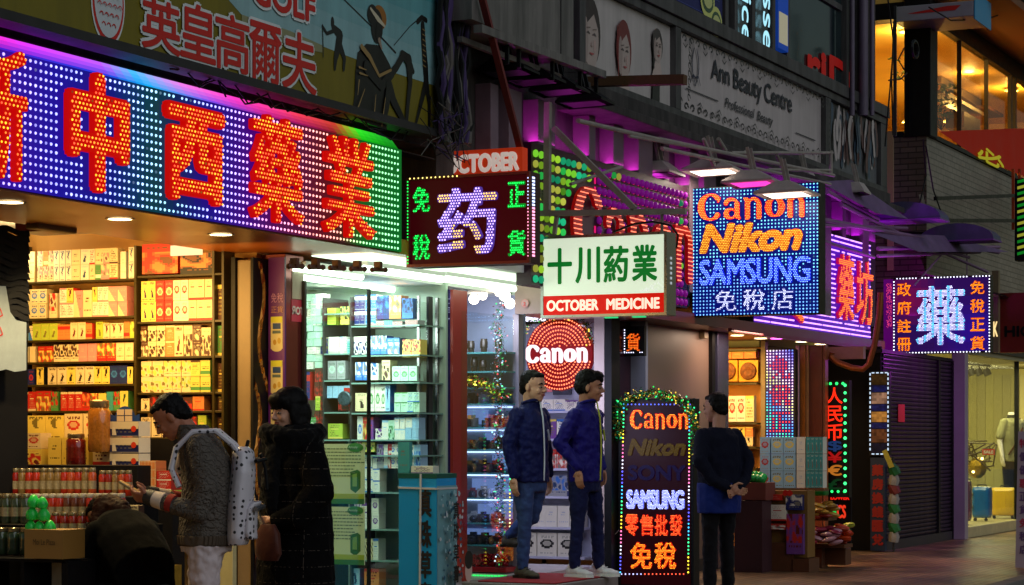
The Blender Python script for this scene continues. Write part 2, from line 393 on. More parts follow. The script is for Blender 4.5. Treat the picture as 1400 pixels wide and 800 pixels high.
# dark draped column at the left edge
def f(b):
    fr = Fac(.9); b.bpx(fr, -60, 318, 38, 1000, 0, -.4)
part('column', A, M_DARK, f)
cur = MB(); fr = Fac(.86)
a0, a1 = fr.s(-45), fr.s(37)
for j in range(16):
    z0, z1 = [1.35 + (600 - y) / 222 for y in (318 + j * 8.6, 327 + j * 8.6)]
    pr = [(fr.w(a0 + (a1 - a0) * i / 14, z0 + .012 * sin(i * .9 + j * .4), .004 * sin(j * 2.1 + i * .5) + .012), fr.w(a0 + (a1 - a0) * i / 14, z1 + .012 * sin(i * .9 + j * .4), .022 + .004 * sin(j * 2.1 + i * .5))) for i in range(15)]
    for p, q in zip(pr, pr[1:]): cur.add([p[0], q[0], q[1], p[1]], [(0, 1, 2, 3)])
cur.build('pleated_curtain', mat('black_pleated_plastic', (.01, .009, .01), .6, spec=.08), label='black pleated plastic curtain hanging at the left edge of the medicine shop', cat='curtain')
mb = MB(); mb.poly(Fac(.8), [(fr.s(-30), 1.35 + 200 / 222)] + [(Fac(.8).s(x), 1.35 + (600 - y) / 222) for x, y in ((8, 398), (10, 410), (14, 432), (22, 442), (36, 444), (36, 508), (20, 511), (8, 508), (-2, 511), (-30, 508))], 0, C(150, 160, 165))
for y in (425, 450): mb.stroke(Fac(.8), [(Fac(.8).s(x), 1.35 + (600 - yy) / 222, .004) for x, yy in ((-6, y), (0, y + 4), (3, y + 12), (-4, y + 16))], .002, C(190, 40, 30))
mb.build('torn_poster', M_MATT, label='torn grey white poster on the black curtain at the left edge', cat='poster')

# ---- building over the camera shop: storey bands with framed panels
B = thing('beauty_centre_building', 'grey building with framed billboards over the camera shop signs', 'building', (4, 2, 0))
M_FRAME = mat('grey_window_frame', C(88, 86, 86), .55, .2, nscale=5, namp=.25, bump=.05, streak=.55)
FB = Fac(0)
def zt(px, py): return FB.z(px, py)
x0, x1 = FB.s(785), FB.s(1207)
part('wall', B, M_CONC, lambda b: (b.box(G0, -1.9, 10, 2.75, 12, -.12, -6), b.box(G0, 9.7, 10, 2.75, 12, -.1, -.119)))
part('ledge', B, M_CONC, lambda b: (b.box(G0, x0 - .1, x1, 4.22, 4.40, .10, -.12), b.box(G0, x0 - .1, x1, 4.14, 4.215, .28, -.12)), bev=.01)
fx = [785, 793, 917, 924, 1123, 1130, 1199, 1207]
def f(b):
    b.box(G0, x0, x1, 4.40, 4.47, .06, -.1); b.box(G0, x0, x1, 5.25, 5.33, .06, -.1)
for k, (l, r) in enumerate(((785, 793), (917, 924), (1123, 1130), (1199, 1207))):
    part('mullion', B, M_FRAME, lambda b: b.box(G0, FB.s(l), FB.s(r), 4.472, 5.248, .055, -.1), bev=.004)
part('bottom_rail', B, M_FRAME, lambda b: b.box(G0, x0, x1, 4.402, 4.47, .06, -.1), bev=.004)
part('top_rail', B, M_FRAME, lambda b: b.box(G0, x0, x1, 5.25, 5.33, .06, -.1), bev=.004)
M_BLUEG = mat('dark_tinted_glass', C(38, 55, 58), .08, .0, nscale=1.2, namp=.6)
# upper storey: window strip above the panels
part('upper_sill', B, M_FRAME, lambda b: b.box(G0, x0, x1, 5.335, 5.47, .09, -.1), bev=.004)
for px in (983, 996, 1020, 1048, 1068, 1150, 1166):
    part('mullion', B, M_FRAME, lambda b: b.box(G0, FB.s(px), FB.s(px) + .09, 5.472, 8, .07, -.1), bev=.004)
part('upper_window', B, M_BLUEG, lambda b: b.box(G0, FB.s(1070), FB.s(1150), 5.475, 8, .0, -.06))
part('upper_window', B, M_BLUEG, lambda b: b.box(G0, FB.s(998), FB.s(1066), 5.475, 8, .0, -.06))
part('window_lintel', B, M_FRAME, lambda b: b.box(G0, FB.s(1074), FB.s(1148), 6.35, 6.42, .03, .0))
# wall of the camera shop storey between signs: posts and panels
M_POST = mat('painted_post', C(120, 100, 112), .6, nscale=5, namp=.3, bump=.1)
for k, px in enumerate((668, 690, 733, 800, 836, 868, 905, 938, 960, 1000, 1040, 1120, 1150, 1176)):
    part('wall_post', B, M_POST, lambda b: b.box(G0, FB.s(px), FB.s(px) + .14 + .1 * (k % 3), 2.76, 4.138, .02 + .02 * (k % 2), -.12), bev=.006)
part('soffit', B, mat('maroon_soffit', C(110, 50, 40), .35, nscale=2, namp=.2), lambda b: b.box(G0, .95, 9.9, 2.46, 2.56, .05, -.9))
# ---- corner building with the lit restaurant upstairs
Cb = thing('restaurant_building', 'corner building with a glowing amber glass restaurant above white tiled wall', 'building', (16, 3, 0))
XC = 12.1; FP = Perp(XC); FC = Fac(0)
def tilemat(name, c, c2, mo, sc, w=.25, h=.08):
    m = mat(name, c, .4); t = m.node_tree; b = t.nodes['Principled BSDF']; tc = t.nodes.new('ShaderNodeTexCoord'); mp = t.nodes.new('ShaderNodeMapping')
    mp.inputs['Rotation'].default_value = (pi / 2, 0, 0) if sc > 0 else (pi / 2, 0, pi / 2); br = t.nodes.new('ShaderNodeTexBrick'); br.inputs['Color1'].default_value = c; br.inputs['Color2'].default_value = c2
    br.inputs['Mortar'].default_value = mo; br.inputs['Scale'].default_value = 1; br.inputs['Brick Width'].default_value = w; br.inputs['Row Height'].default_value = h; br.inputs['Mortar Size'].default_value = .008
    sx = t.nodes.new('ShaderNodeSeparateXYZ'); cx = t.nodes.new('ShaderNodeCombineXYZ'); t.links.new(tc.outputs['Object'], sx.inputs[0])
    t.links.new(sx.outputs['X' if sc > 0 else 'Y'], cx.inputs[0]); t.links.new(sx.outputs['Z'], cx.inputs[1]); t.links.new(cx.outputs[0], br.inputs['Vector'])
    n = t.nodes.new('ShaderNodeTexNoise'); n.inputs['Scale'].default_value = 1.5; n.inputs['Detail'].default_value = 6; t.links.new(tc.outputs['Object'], n.inputs['Vector'])
    mr = t.nodes.new('ShaderNodeMapRange'); mr.inputs[3].default_value = .55; mr.inputs[4].default_value = 1.15; t.links.new(n.outputs['Fac'], mr.inputs[0])
    v = t.nodes.new('ShaderNodeVectorMath'); v.operation = 'SCALE'; t.links.new(br.outputs['Color'], v.inputs[0]); t.links.new(mr.outputs[0], v.inputs['Scale']); t.links.new(v.outputs[0], b.inputs['Base Color'])
    bp = t.nodes.new('ShaderNodeBump'); bp.invert = True; bp.inputs['Strength'].default_value = .4; bp.inputs['Distance'].default_value = .01; t.links.new(br.outputs['Fac'], bp.inputs['Height']); t.links.new(bp.outputs[0], b.inputs['Normal'])
    return m
M_TILE = tilemat('white_wall_tile', C(140, 130, 118), C(126, 116, 106), C(92, 85, 78), 1)
M_GBRK = tilemat('grey_brick', C(105, 92, 84), C(88, 76, 70), C(52, 46, 42), -1, .22, .075)
zB = FC.z(1275, 190)
part('tiled_wall', Cb, M_TILE, lambda b: b.box(G0, XC + .02, 24, 2.55, zB, 0, -4))
part('far_ground_wall', Cb, M_CONC, lambda b: b.box(G0, 19.5, 40, 0, 2.54, .3, -4))
part('far_wall', Cb, M_CONC, lambda b: b.box(G0, 24.2, 45, 2.55, 12, .0, -4))
part('brick_wall', Cb, M_GBRK, lambda b: b.box(G0, XC, XC + .02, 2.4, zB, .0, -4.2))
part('corner_column', Cb, M_BLK, lambda b: b.box(G0, XC - .02, XC + .36, zB, 9, .06, -.3), bev=.01)
part('corner_post', Cb, mat('tan_post', C(150, 130, 100), .6), lambda b: b.bpx(FP, 1214, 180, 1222, 370, .04, 0))
M_AMB = mat('amber_wall', C(226, 186, 90), .6, nscale=1.5, namp=.2)
part('room_floor', Cb, M_AMB, lambda b: b.box(G0, XC + .4, 26, zB - .1, zB + .002, -.02, -5))
part('room_ceiling', Cb, M_AMB, lambda b: b.box(G0, XC + .02, 26, 7.2, 7.3, -.05, -5))
part('room_back_wall', Cb, M_AMB, lambda b: (b.box(G0, XC + .02, 26, zB, 7.2, -4.9, -5), b.box(G0, 24, 24.1, zB, 7.2, 0, -4.9)))
part('window_sill', Cb, M_BLK, lambda b: (b.box(G0, XC, XC + .36, zB + .002, zB + .08, -.31, -4.5), b.box(G0, XC + .37, 24, zB + .003, zB + .06, .03, -.08)))
part('window_head', Cb, M_BLK, lambda b: (b.box(G0, XC, XC + .3, 6.98, 7.2, -.31, -4.5), b.box(G0, XC + .37, 24, 6.95, 7.2, .03, -.08)))
for px in (1222, 1243): part('window_bar', Cb, M_BLK, lambda b: b.bpx(FP, px, 34, px + 1.5, 188, .03, 0))
for px in (1312, 1349, 1381, 1387): part('window_bar', Cb, M_STEELD, lambda b: b.box(G0, FC.s(px), FC.s(px) + (.025 if px < 1380 else .07), zB + .06, 6.95, .02, -.04))
def f(b): b.box(G0, XC + .37, 24, zB + .06, 6.95, -.03, -.036); 
M_GLASS2 = glassmat('restaurant_glass', (.95, .9, .8), .45)
part('window_pane', Cb, M_GLASS2, f)
part('window_pane', Cb, M_GLASS, lambda b: b.box(G0, XC + .1, XC + .106, zB + .08, 6.97, -.31, -4.5))
part('roof_canopy', Cb, mat('brown_canopy', C(120, 72, 38), .6, nscale=2, namp=.3), lambda b: b.box(G0, XC + .1, 26, 7.21, 7.32, 1.0, -.1))
part('roof_edge', Cb, mat('teal_edge', C(40, 62, 60), .6, nscale=2, namp=.3), lambda b: b.box(G0, XC + .1, 26, 7.33, 9.5, 1.02, .4))
part('red_band', Cb, mat('red_film', C(150, 24, 6), .5, nscale=2, namp=.15, spec=.1, emit=C(180, 30, 4), est=.14), lambda b: b.poly(G0, [(FC.s(x), FC.z(x, y)) for x, y in ((1281, 180), (1330, 178), (1384, 176), (1400, 176), (1400, 243), (1382, 235), (1330, 213))], .03))
g = T('必'); part('emblem', Cb, mat('yellow_film', C(200, 190, 30), .4, emit=C(200, 190, 20), est=.3), lambda b: b.geo(FC, g, FC.s(1332), FC.z(1350, 225), FC.s(1368) - FC.s(1332), .2, .05, (1, 1, 1, 1), dil=.012))
# pendant lamps and furniture of the restaurant
def lamp_pt(name, loc, col, power, r=.03, parent=None):
    d = bpy.data.lights.new(name, 'POINT'); o = bpy.data.objects.new(name, d); COL.objects.link(o); d.energy = power; d.color = col[:3]; d.shadow_soft_size = r
    if parent is not None:
        o.location = Vector(loc) - parent.location; o.parent = parent
    else: o.location = loc
    return o
def lamp_area(name, loc, rot, sx, sy, col, power, parent=None):
    d = bpy.data.lights.new(name, 'AREA'); d.shape = 'RECTANGLE'; d.size = sx; d.size_y = sy; d.energy = power; d.color = col[:3]
    o = bpy.data.objects.new(name, d); COL.objects.link(o); o.rotation_euler = rot
    if parent is not None: o.location = Vector(loc) - parent.location; o.parent = parent
    else: o.location = loc
    return o
M_BULB = emis('warm_bulb', C(255, 220, 130), 14, sample=False)
M_SHADE = mat('milk_glass_shade', C(240, 220, 170), .3, emit=C(255, 200, 90), est=1.2)
for px, py, yy, lb in ((1241, 46, .8, 'by the narrow side window'), (1244, 169, 1.2, 'low down by the narrow side window'), (1323, 94, .9, 'highest one behind the big amber pane'), (1346, 108, 1.0, 'lower one behind the big amber pane'), (1299, 168, 1.5, 'low beside the indoor plant'), (1383, 126, .6, 'next to the right window post')):
    fr = Fac(yy); c = fr.p(px, py); t = thing('pendant_lamp', 'small glowing pendant lamp in the restaurant, ' + lb, 'lamp', c, 'pendant lamps in the restaurant')
    part('bulb', t, M_BULB, lambda b: b.sph(c, .045)); part('shade', t, M_SHADE, lambda b: b.lathe(c + Vector((0, 0, .02)), [(.12, 0), (.1, .03), (.04, .06), (.015, .09)], 12)); part('cord', t, M_BLK, lambda b: b.cyl(c + Vector((0, 0, .1)), (c.x, c.y, 7.19), .006, 5))
    lamp_pt('pendant_light', c + Vector((0, -.02, -.1)), C(255, 205, 110), 85, .08, t)
# sloping ceiling ducts inside
mb = MB(); fr = Fac(1.4)
mb.bar(fr.p(1226, 105), fr.p(1262, 62), .05, .05, C(255, 220, 120)); mb.bar(fr.p(1285, 95), fr.p(1345, 86), .05, .1, C(60, 40, 20)); mb.bar(fr.p(1284, 103), fr.p(1340, 140), .08, .25, C(90, 70, 40))
mb.build('ceiling_duct', M_MATT, A and Cb)
def leafy(name, base, n, h, r, m, label, cat, parentmat=None, sz=.09):
    t = thing(name, label, cat, base); rnd = random.Random(int(abs(base[0]) * 91 + abs(base[2]) * 7)); b0 = MB(); b1 = MB()
    for i in range(n):
        a = rnd.uniform(0, 2 * pi); rr = r * sqrt(rnd.random()); z = h * (.25 + .75 * rnd.random()); c = Vector(base) + Vector((cos(a) * rr, sin(a) * rr, z))
        d = Vector((rnd.uniform(-1, 1), rnd.uniform(-1, 1), rnd.uniform(-.8, .6))).normalized() * sz * rnd.uniform(.6, 1.3); s_ = d.orthogonal().normalized() * sz * .28
        b0.add([c, c + d * .5 + s_, c + d, c + d * .5 - s_], [(0, 1, 2, 3)], k4(C(50, 66, 24), rnd.uniform(.5, 1.4)))
        if i % 6 == 0: b1.cyl(base, c, .004, 4)
    b0.build('foliage', M_MATT, t, kind='stuff'); b1.build('stem', M_BLK, t); return t
leafy('potted_plant', Fac(.5).p(1287, 178), 120, .7, .22, None, 'dark leafy plant behind the amber restaurant glass', 'plant')
leafy('potted_plant', Fac(.9).p(1246, 120), 90, .5, .3, None, 'dark drooping plant behind the narrow side window', 'plant')
mb = MB(); fr = Fac(1.0)
for (x0_, y0_, x1_, y1_) in ((1318, 158, 1340, 180), (1290, 138, 1345, 143), (1350, 150, 1372, 154)): mb.bpx(fr, x0_, y0_, x1_, y1_, 0, -.3, C(70, 40, 18))
mb.build('sideboard', M_PRINT, label='dark brown sideboard and shelf behind the amber glass', cat='sideboard')
# white projecting sign box with a red stroke, top right
fr = Perp(XC - .6); t = thing('projecting_sign', 'white sign box with a red brush stroke and blue end at top right', 'sign', fr.p(1280, 28))
part('box', t, mat('grey_white_plastic', C(150, 150, 156), .5, nscale=4, namp=.15), lambda b: b.bpx(fr, 1222, 5, 1331, 26, 0, -.9), bev=.01)
part('red_stroke', t, mat('red_paint', C(190, 36, 30), .5), lambda b: b.poly(fr, [(fr.s(x), fr.z(x, y)) for x, y in ((1240, 19), (1296, 8), (1314, 7), (1306, 14), (1250, 19))], .004))
part('end_panel', t, M_PRINT, lambda b: b.box(Fac(0), XC - .6, XC + .3, fr.z(1331, 26), fr.z(1331, -12), -fr.w(fr.s(1331), 0).y + .005, -fr.w(fr.s(1331), 0).y + .02, C(60, 140, 180)))
# black rails, posts, lit box at the right edge
t = thing('wall_rail', 'black horizontal rails with orange posts in front of the white tiled wall', 'railing', FC.p(1300, 303, .3))
for y0_, y1_ in ((273, 268), (303, 303)): part('rail', t, M_BLK, lambda b: b.bar(FC.p(1248, y0_, .3), FC.p(1382, y1_, .3), .05, .05))
for px in (1367, 1376): part('post', t, mat('orange_post', C(170, 60, 20), .5), lambda b: b.bar(FC.p(px, 315, .2), FC.p(px, 232, .2), .04, .04))
fr = Perp(XC + .6); t = thing('striped_sign', 'green and yellow striped sign box cut off by the right edge', 'sign', fr.p(1395, 355))
part('case', t, M_BLK, lambda b: b.bpx(fr, 1387, 243, 1440, 356, 0, -.2), bev=.01)
def f(b):
    for i in range(13):
        y = 246 + i * 8.2; b.poly(fr, [(fr.s(x), fr.z(x, yy)) for x, yy in ((1391, y + 5), (1391, y + 1), (1436, y - 12 + 1), (1436, y - 12 + 5))], .004, C(190, 190, 60) if i % 2 else C(20, 150, 40))
part('stripe', t, emis('sign_stripes', None, .55), f)
# ============================================================ BILLBOARDS
def fit(fr, x0, y0, x1, y1):
    """box (a, z, w, h) of the frame covering these pixels (y measured at the middle)"""
    m = (x0 + x1) / 2; a = fr.s(x0); z = fr.z(m, y1); return a, z, fr.s(x1) - a, fr.z(m, y0) - z
# ---- golf billboard
fr = Fac(-.12); t = thing('golf_billboard', 'long unlit golf billboard with red lettering and golfers above the chinese lamp sign', 'billboard', fr.w(-5, 3.6))
XR = Fac(0).s(597); XL = -8.0
part('board', t, M_BILL, lambda b: b.box(G0, XL, XR, 3.62, 5.6, .0, .1, C(122, 110, 14)))
part('bottom_frame', t, M_STEELD, lambda b: b.box(G0, XL, XR, 3.56, 3.615, .0, .16)); part('end_frame', t, M_STEEL, lambda b: b.box(G0, XR + .002, XR + .05, 3.56, 5.6, .0, .15))
g1 = Fac(-.1)
def sky(b):
    n = 26; col0, col1 = C(50, 150, 156), C(150, 190, 192)
    xs = [g1.s(x) for x in (330, 395, 470, 540, 597)]; zg = [g1.z(x, y) for x, y in ((330, 20), (395, 45), (470, 75), (540, 100), (597, 118))]
    XR1 = XR - .004
    pts = [(XL, 4.50), (-6.1, 4.5)] + [(min(a, XR1), z) for a, z in zip(xs, zg)]
    for k in range(7):
        dz = k * .12
        pl = [(a, z + dz) for a, z in pts] + [(XR1, 5.59), (XL, 5.59)]; c = tuple(x + (y - x) * k / 6 for x, y in zip(col1, col0)); b.poly(g1, pl, .001, c)
part('sky_print', t, M_BILL, sky)
def hills(b):
    b.poly(g1, [(g1.s(x), g1.z(x, y)) for x, y in ((330, 20), (395, 42), (440, 62), (440, 72), (380, 60), (330, 34))], .003, C(150, 150, 110))
part('ground_print', t, M_BILL, hills)
RED = C(200, 28, 18); PALE = C(222, 228, 226)
L1 = ((192, 2, 244, 70), (245, 8, 292, 82), (293, 22, 338, 97), (339, 34, 382, 112), (384, 46, 430, 125))
for ch, (x0_, y0_, x1_, y1_) in zip('英皇高爾夫', L1):
    bx = fit(g1, x0_, y0_, x1_, y1_); c = T(ch)
    o_ = part('character_outline', t, M_BILL, lambda b: b.geo(g1, c, *bx, .008, PALE, dil=.026))
    part('character', t, M_PRINT, lambda b: b.geo(g1, c, *bx, .012, RED, dil=.007))
bx = fit(g1, 345, -18, 428, 17); part('lettering', t, M_PRINT, lambda b: (b.geo(g1, T('GOLF'), *bx, .008, PALE, dil=.03), b.geo(g1, T('GOLF'), *bx, .012, RED, dil=.01)))
def ball(b):
    a, z = g1.s(147), g1.z(147, 3); b.ell(g1, a, z, .162, .25, .004, PALE, 32); b.ell(g1, a, z, .150, .232, .005, RED, 32); b.ell(g1, a, z + .012, .135, .215, .006, C(205, 212, 214), 32)
    for j in range(6):
        for i in range(-2, 3):
            x, y = i * .048 + (.024 if j % 2 else 0), -.14 + j * .055
            if (x / .12) ** 2 + (y / .2) ** 2 < 1: b.stroke(g1, [(a + x + .018 * cos(q), z + y + .022 * sin(q), .0035) for q in (.2, 1, 1.8, 2.6)], .008, RED)
part('golf_ball_emblem', t, M_PRINT, ball)
BK, TN = C(14, 12, 8), C(150, 122, 70)
def P_(x, y, r): return (g1.s(x), g1.z(x, y), r)
def big(b):
    b.stroke(g1, [P_(462, -8, .006), P_(505, 34, .006), P_(540, 72, .008)], .004, BK)
    b.poly(g1, [P_(x, y, 0)[:2] for x, y in ((488, 72), (500, 60), (518, 62), (532, 88), (538, 105), (527, 120), (528, 178), (505, 170), (480, 158), (484, 130), (485, 100))], .004, BK)
    b.ell(g1, *P_(518, 24, 0)[:2], .10, .085, .005, C(150, 96, 24)); b.ell(g1, *P_(508, 20, 0)[:2], .075, .07, .006, BK, rot=.5); b.ell(g1, *P_(514, 36, 0)[:2], .085, .12, .006, BK); b.stroke(g1, [P_(505, 12, .01), P_(515, 26, .02), P_(524, 36, .01)], .008, C(200, 190, 160))
    b.ell(g1, *P_(516, 45, 0)[:2], .04, .075, .007, BK); b.stroke(g1, [P_(517, 55, .02), P_(520, 66, .01)], .007, C(150, 130, 110))
    b.stroke(g1, [P_(500, 92, .05), P_(520, 118, .035), P_(540, 92, .03), P_(549, 76, .03)], .008, BK)
    b.stroke(g1, [P_(492, 64, .02), P_(503, 78, .02), P_(516, 104, .012), P_(532, 96, .01)], .01, TN)
    for x, y, X2, Y2 in ((484, 155, 496, 122), (489, 100, 500, 104), (488, 92, 498, 96), (508, 166, 511, 130), (519, 172, 524, 134), (488, 110, 486, 130)): b.stroke(g1, [P_(x, y, .008), P_(X2, Y2, .003)], .011, TN)
    b.stroke(g1, [P_(548, 74, .03), P_(556, 82, .045), P_(563, 98, .02)], .004, BK); b.stroke(g1, [P_(557, 82, .045), P_(559, 112, .03), P_(556, 140, .025), P_(553, 176, .02)], .004, BK)
    b.stroke(g1, [P_(530, 118, .05), P_(536, 138, .04), P_(552, 170, .025)], .004, BK); b.stroke(g1, [P_(530, 120, .04), P_(526, 148, .035), P_(523, 168, .02)], .004, BK)
part('golfer_print', t, M_PRINT, big)
def small(b):
    b.ell(g1, *P_(454, 31, 0)[:2], .022, .04, .004, BK); b.stroke(g1, [P_(455, 38, .025), P_(464, 48, .04), P_(462, 62, .04), P_(458, 80, .025), P_(457, 94, .014)], .004, BK)
    b.stroke(g1, [P_(464, 62, .03), P_(470, 80, .022), P_(469, 95, .014)], .004, BK); b.stroke(g1, [P_(456, 42, .014), P_(446, 46, .012), P_(440, 36, .01)], .004, BK); b.stroke(g1, [P_(440, 34, .005), P_(441, 78, .004)], .004, BK)
part('golfer_print', t, M_PRINT, small)
def swing(b):
    b.stroke(g1, [P_(538, 62, .004), P_(560, 36, .004), P_(572, 26, .005)], .004, BK); b.stroke(g1, [P_(570, 30, .02), P_(576, 24, .02), P_(582, 28, .02)], .004, BK)
    b.stroke(g1, [P_(577, 34, .03), P_(578, 56, .035), P_(581, 92, .04), P_(582, 112, .035), P_(575, 140, .025), P_(567, 172, .014)], .004, BK); b.stroke(g1, [P_(582, 112, .035), P_(586, 142, .022), P_(586, 176, .016)], .004, BK)
    for y in range(40, 92, 7): b.stroke(g1, [P_(576, y, .004), P_(580, y + 3, .003)], .008, TN)
part('golfer_print', t, M_PRINT, swing)

# ---- framed posters and billboard over the camera shop
gb = Fac(-.018)
def portrait(b, x, y, sx, sz, hair, up):
    a, z = gb.s(x), gb.z(x, y)
    b.ell(gb, a, z + sz * .18, sx * 1.18, sz * 1.05, .0, hair, 24); b.ell(gb, a + sx * .1, z, sx * .86, sz * .92, .0, C(176, 158, 150), 24); b.poly(gb, [(a - sx * .3, z - sz * .6), (a + sx * .55, z - sz * .6), (a + sx * 1.2, z - sz * 1.9), (a - sx * 1.3, z - sz * 1.9)], -.002, C(190, 170, 162))
    b.poly(gb, [(a - sx * .9, z + sz * .2), (a - sx * .9, z + sz * 1.0), (a + sx * .5, z + sz * 1.15), (a + sx * .95, z + sz * .3), (a + sx * .4, z + sz * .75)], .0, hair)
    b.ell(gb, a - sx * .55, z - sz * .1, sx * .3, sz * .7, 0, C(158, 138, 132), 16); b.ell(gb, a + sx * .5, z - sz * .2, sx * .16, sz * .2, 0, C(186, 158, 150), 14)
    for k in range(7): b.stroke(gb, [(a - sx * (1.05 - k * .03), z + sz * (.9 - k * .3), .006), (a - sx * (1.0 - k * .02), z + sz * (.5 - k * .3), .01)], 0, k4(hair, 1.6))
    for q in (-.28, .42):
        b.stroke(gb, [(a + sx * (q - .17), z + sz * .12, .006), (a + sx * q, z + sz * .16, .009), (a + sx * (q + .17), z + sz * .12, .005)], .0, C(84, 70, 70)); b.stroke(gb, [(a + sx * (q - .2), z + sz * .27, .003), (a + sx * (q + .2), z + sz * .31, .005)], 0, C(110, 92, 88))
    b.stroke(gb, [(a + sx * .1, z - sz * .1, .004), (a + sx * .05, z - sz * .22, .007), (a + sx * .16, z - sz * .24, .005)], 0, C(165, 135, 128)); b.stroke(gb, [(a - sx * .12, z - sz * .45, .004), (a + sx * .1, z - sz * .47, .011), (a + sx * .34, z - sz * .44, .004)], 0, C(170, 80, 80))
t = thing('beauty_poster', 'framed poster with three women\'s faces above the hanging floodlights', 'poster', gb.p(855, 120))
a0, a1 = FB.s(793) + .005, FB.s(917) - .005
part('print_sheet', t, M_BILL, lambda b: b.box(G0, a0, a1, 4.475, 5.245, -.02, -.005, C(188, 180, 176)))
def f(b):
    b.poly(gb, [(gb.s(x), gb.z(x, y)) for x, y in ((894, 62), (903, 66), (902, 150), (892, 140))], -.002, C(24, 22, 24))
    b.stroke(gb, [(*fit(gb, 893, 150, 894, 150)[:2], .05), (gb.s(907), gb.z(907, 152), .04)], 0, C(190, 168, 158))
part('print_figure', t, M_PRINT, f)
for q in ((807, 52, .19, .29, C(50, 34, 36)), (853, 74, .15, .25, C(110, 34, 34)), (899, 66, .11, .15, C(60, 50, 50))): part('portrait', t, M_PRINT, lambda b: portrait(b, *q, 0))
t = thing('beauty_centre_billboard', 'pale unlit billboard with english lettering inside a black filigree border', 'billboard', gb.p(1020, 150))
a0, a1 = FB.s(924) + .005, FB.s(1123) - .005
part('board', t, M_BILL, lambda b: b.box(G0, a0, a1, 4.475, 5.245, -.02, -.005, C(188, 178, 176)))
def f(b):
    for z in (4.53, 5.19):
        n = 26
        for i in range(n):
            a = a0 + .1 + (a1 - a0 - .2) * i / (n - 1); s_ = 1 if i % 2 else -1; q = -1 if z > 5 else 1
            b.stroke(gb, [(a + .06 * cos(k * .7) * (1 - k * .09) * s_, z + q * .02 + .04 * sin(k * .7) * (1 - k * .08), .009) for k in range(8)], -.02, C(28, 24, 30))
            if i % 3 == 0: b.stroke(gb, [(a - .05, z + q * .07, .004), (a + .02, z + q * .1, .008), (a + .08, z + q * .06, .004)], -.02, C(28, 24, 30))
    for a, q in ((a0 + .07, 1), (a1 - .07, -1)):
        for j in range(8): b.stroke(gb, [(a + q * .04 * cos(k * .7) * (1 - k * .09), 4.6 + j * .075 + .03 * sin(k * .7), .009) for k in range(8)], -.02, C(28, 24, 30))
part('filigree', t, M_PRINT, f)
part('lettering', t, M_PRINT, lambda b: b.geo(gb, T('Ann Beauty Centre', 0, .95), a0 + .95, 4.86, 2.55, .26, -.01, C(26, 26, 46), dil=.004))
def f(b):
    b.geo(gb, T('Professional  Beauty', .25), a0 + 1.35, 4.66, 1.5, .13, -.01, C(50, 48, 56), dil=.002)
    b.lay = .02
part('lettering', t, M_PRINT, f)
for q in ((a0 + .25, a0 + 1.15), (a1 - .95, a1 - .25)): part('rule', t, M_PRINT, lambda b: b.stroke(gb, [(q[0], 4.72, .006), (q[1], 4.72, .006)], -.01, C(40, 38, 46)))
def f(b):
    e = a0 + .5
    for q in (-1, 1): b.stroke(gb, [(e + q * .09 * sin(k * .35), 4.78 + k * .045, .006 + .006 * sin(k * .35)) for k in range(9)], -.01, C(26, 26, 60)); b.stroke(gb, [(e + q * .13, 4.8, .004), (e + q * .07, 4.88, .01), (e, 4.86, .008)], -.01, C(26, 26, 60))
part('emblem', t, M_PRINT, f)
t = thing('hair_poster', 'framed poster of long flowing hair right of the pale filigree billboard', 'poster', gb.p(1165, 200))
a0, a1 = FB.s(1130) + .005, FB.s(1199) - .005
part('print_sheet', t, M_BILL, lambda b: b.box(G0, a0, a1, 4.475, 5.245, -.02, -.005, C(96, 98, 100)))
def f(b):
    rnd = random.Random(3)
    for i in range(44):
        a = rnd.uniform(a0 + .08, a1 - .08); z = rnd.uniform(4.55, 4.9); k = rnd.random(); c = C(180, 170, 168) if i % 3 == 0 else (C(90, 60, 60) if i % 3 == 1 else C(60, 78, 96))
        b.stroke(gb, [(max(a0 + .03, min(a1 - .03, a + .04 * sin(j + k * 6))), min(5.2, z + j * .1), .028 * (1 + rnd.random())) for j in range(5)], -.02, c)
part('print_figure', t, M_PRINT, f)
# upstairs signs
t = thing('telephone_banner', 'dark blue banner with yellow phone number above the pale billboard', 'banner', gb.p(935, 20)); gz = 5.48
a0, a1 = FB.s(868), FB.s(981)
part('board', t, M_BILL, lambda b: b.box(G0, a0, a1, gz, 7, .0, .05, C(20, 24, 96)))
part('lettering', t, M_PRINT, lambda b: b.geo(gb, T('Tel:2334 0016'), FB.s(895), 5.62, FB.s(950) - FB.s(895), .16, .04, C(220, 220, 30), dil=.006))
def f(b):
    for x, y, r in ((974, 31, .17), (962, 1, .2)):
        b.ell(gb, gb.s(x), gb.z(x, y), r, r * .9, .04, C(210, 215, 120)); b.ell(gb, gb.s(x), gb.z(x, y), r * .8, r * .6, .042, C(60, 90, 60)); b.ell(gb, gb.s(x), gb.z(x, y), r * .6, r * .4, .044, C(200, 205, 130))
    for k in range(9): b.stroke(gb, [(a0 + .1, 5.5 + k * .17, .003), (a1 - .1, 5.5 + k * .19, .003)], .035, C(60, 70, 150))
part('print_figure', t, M_PRINT, f)
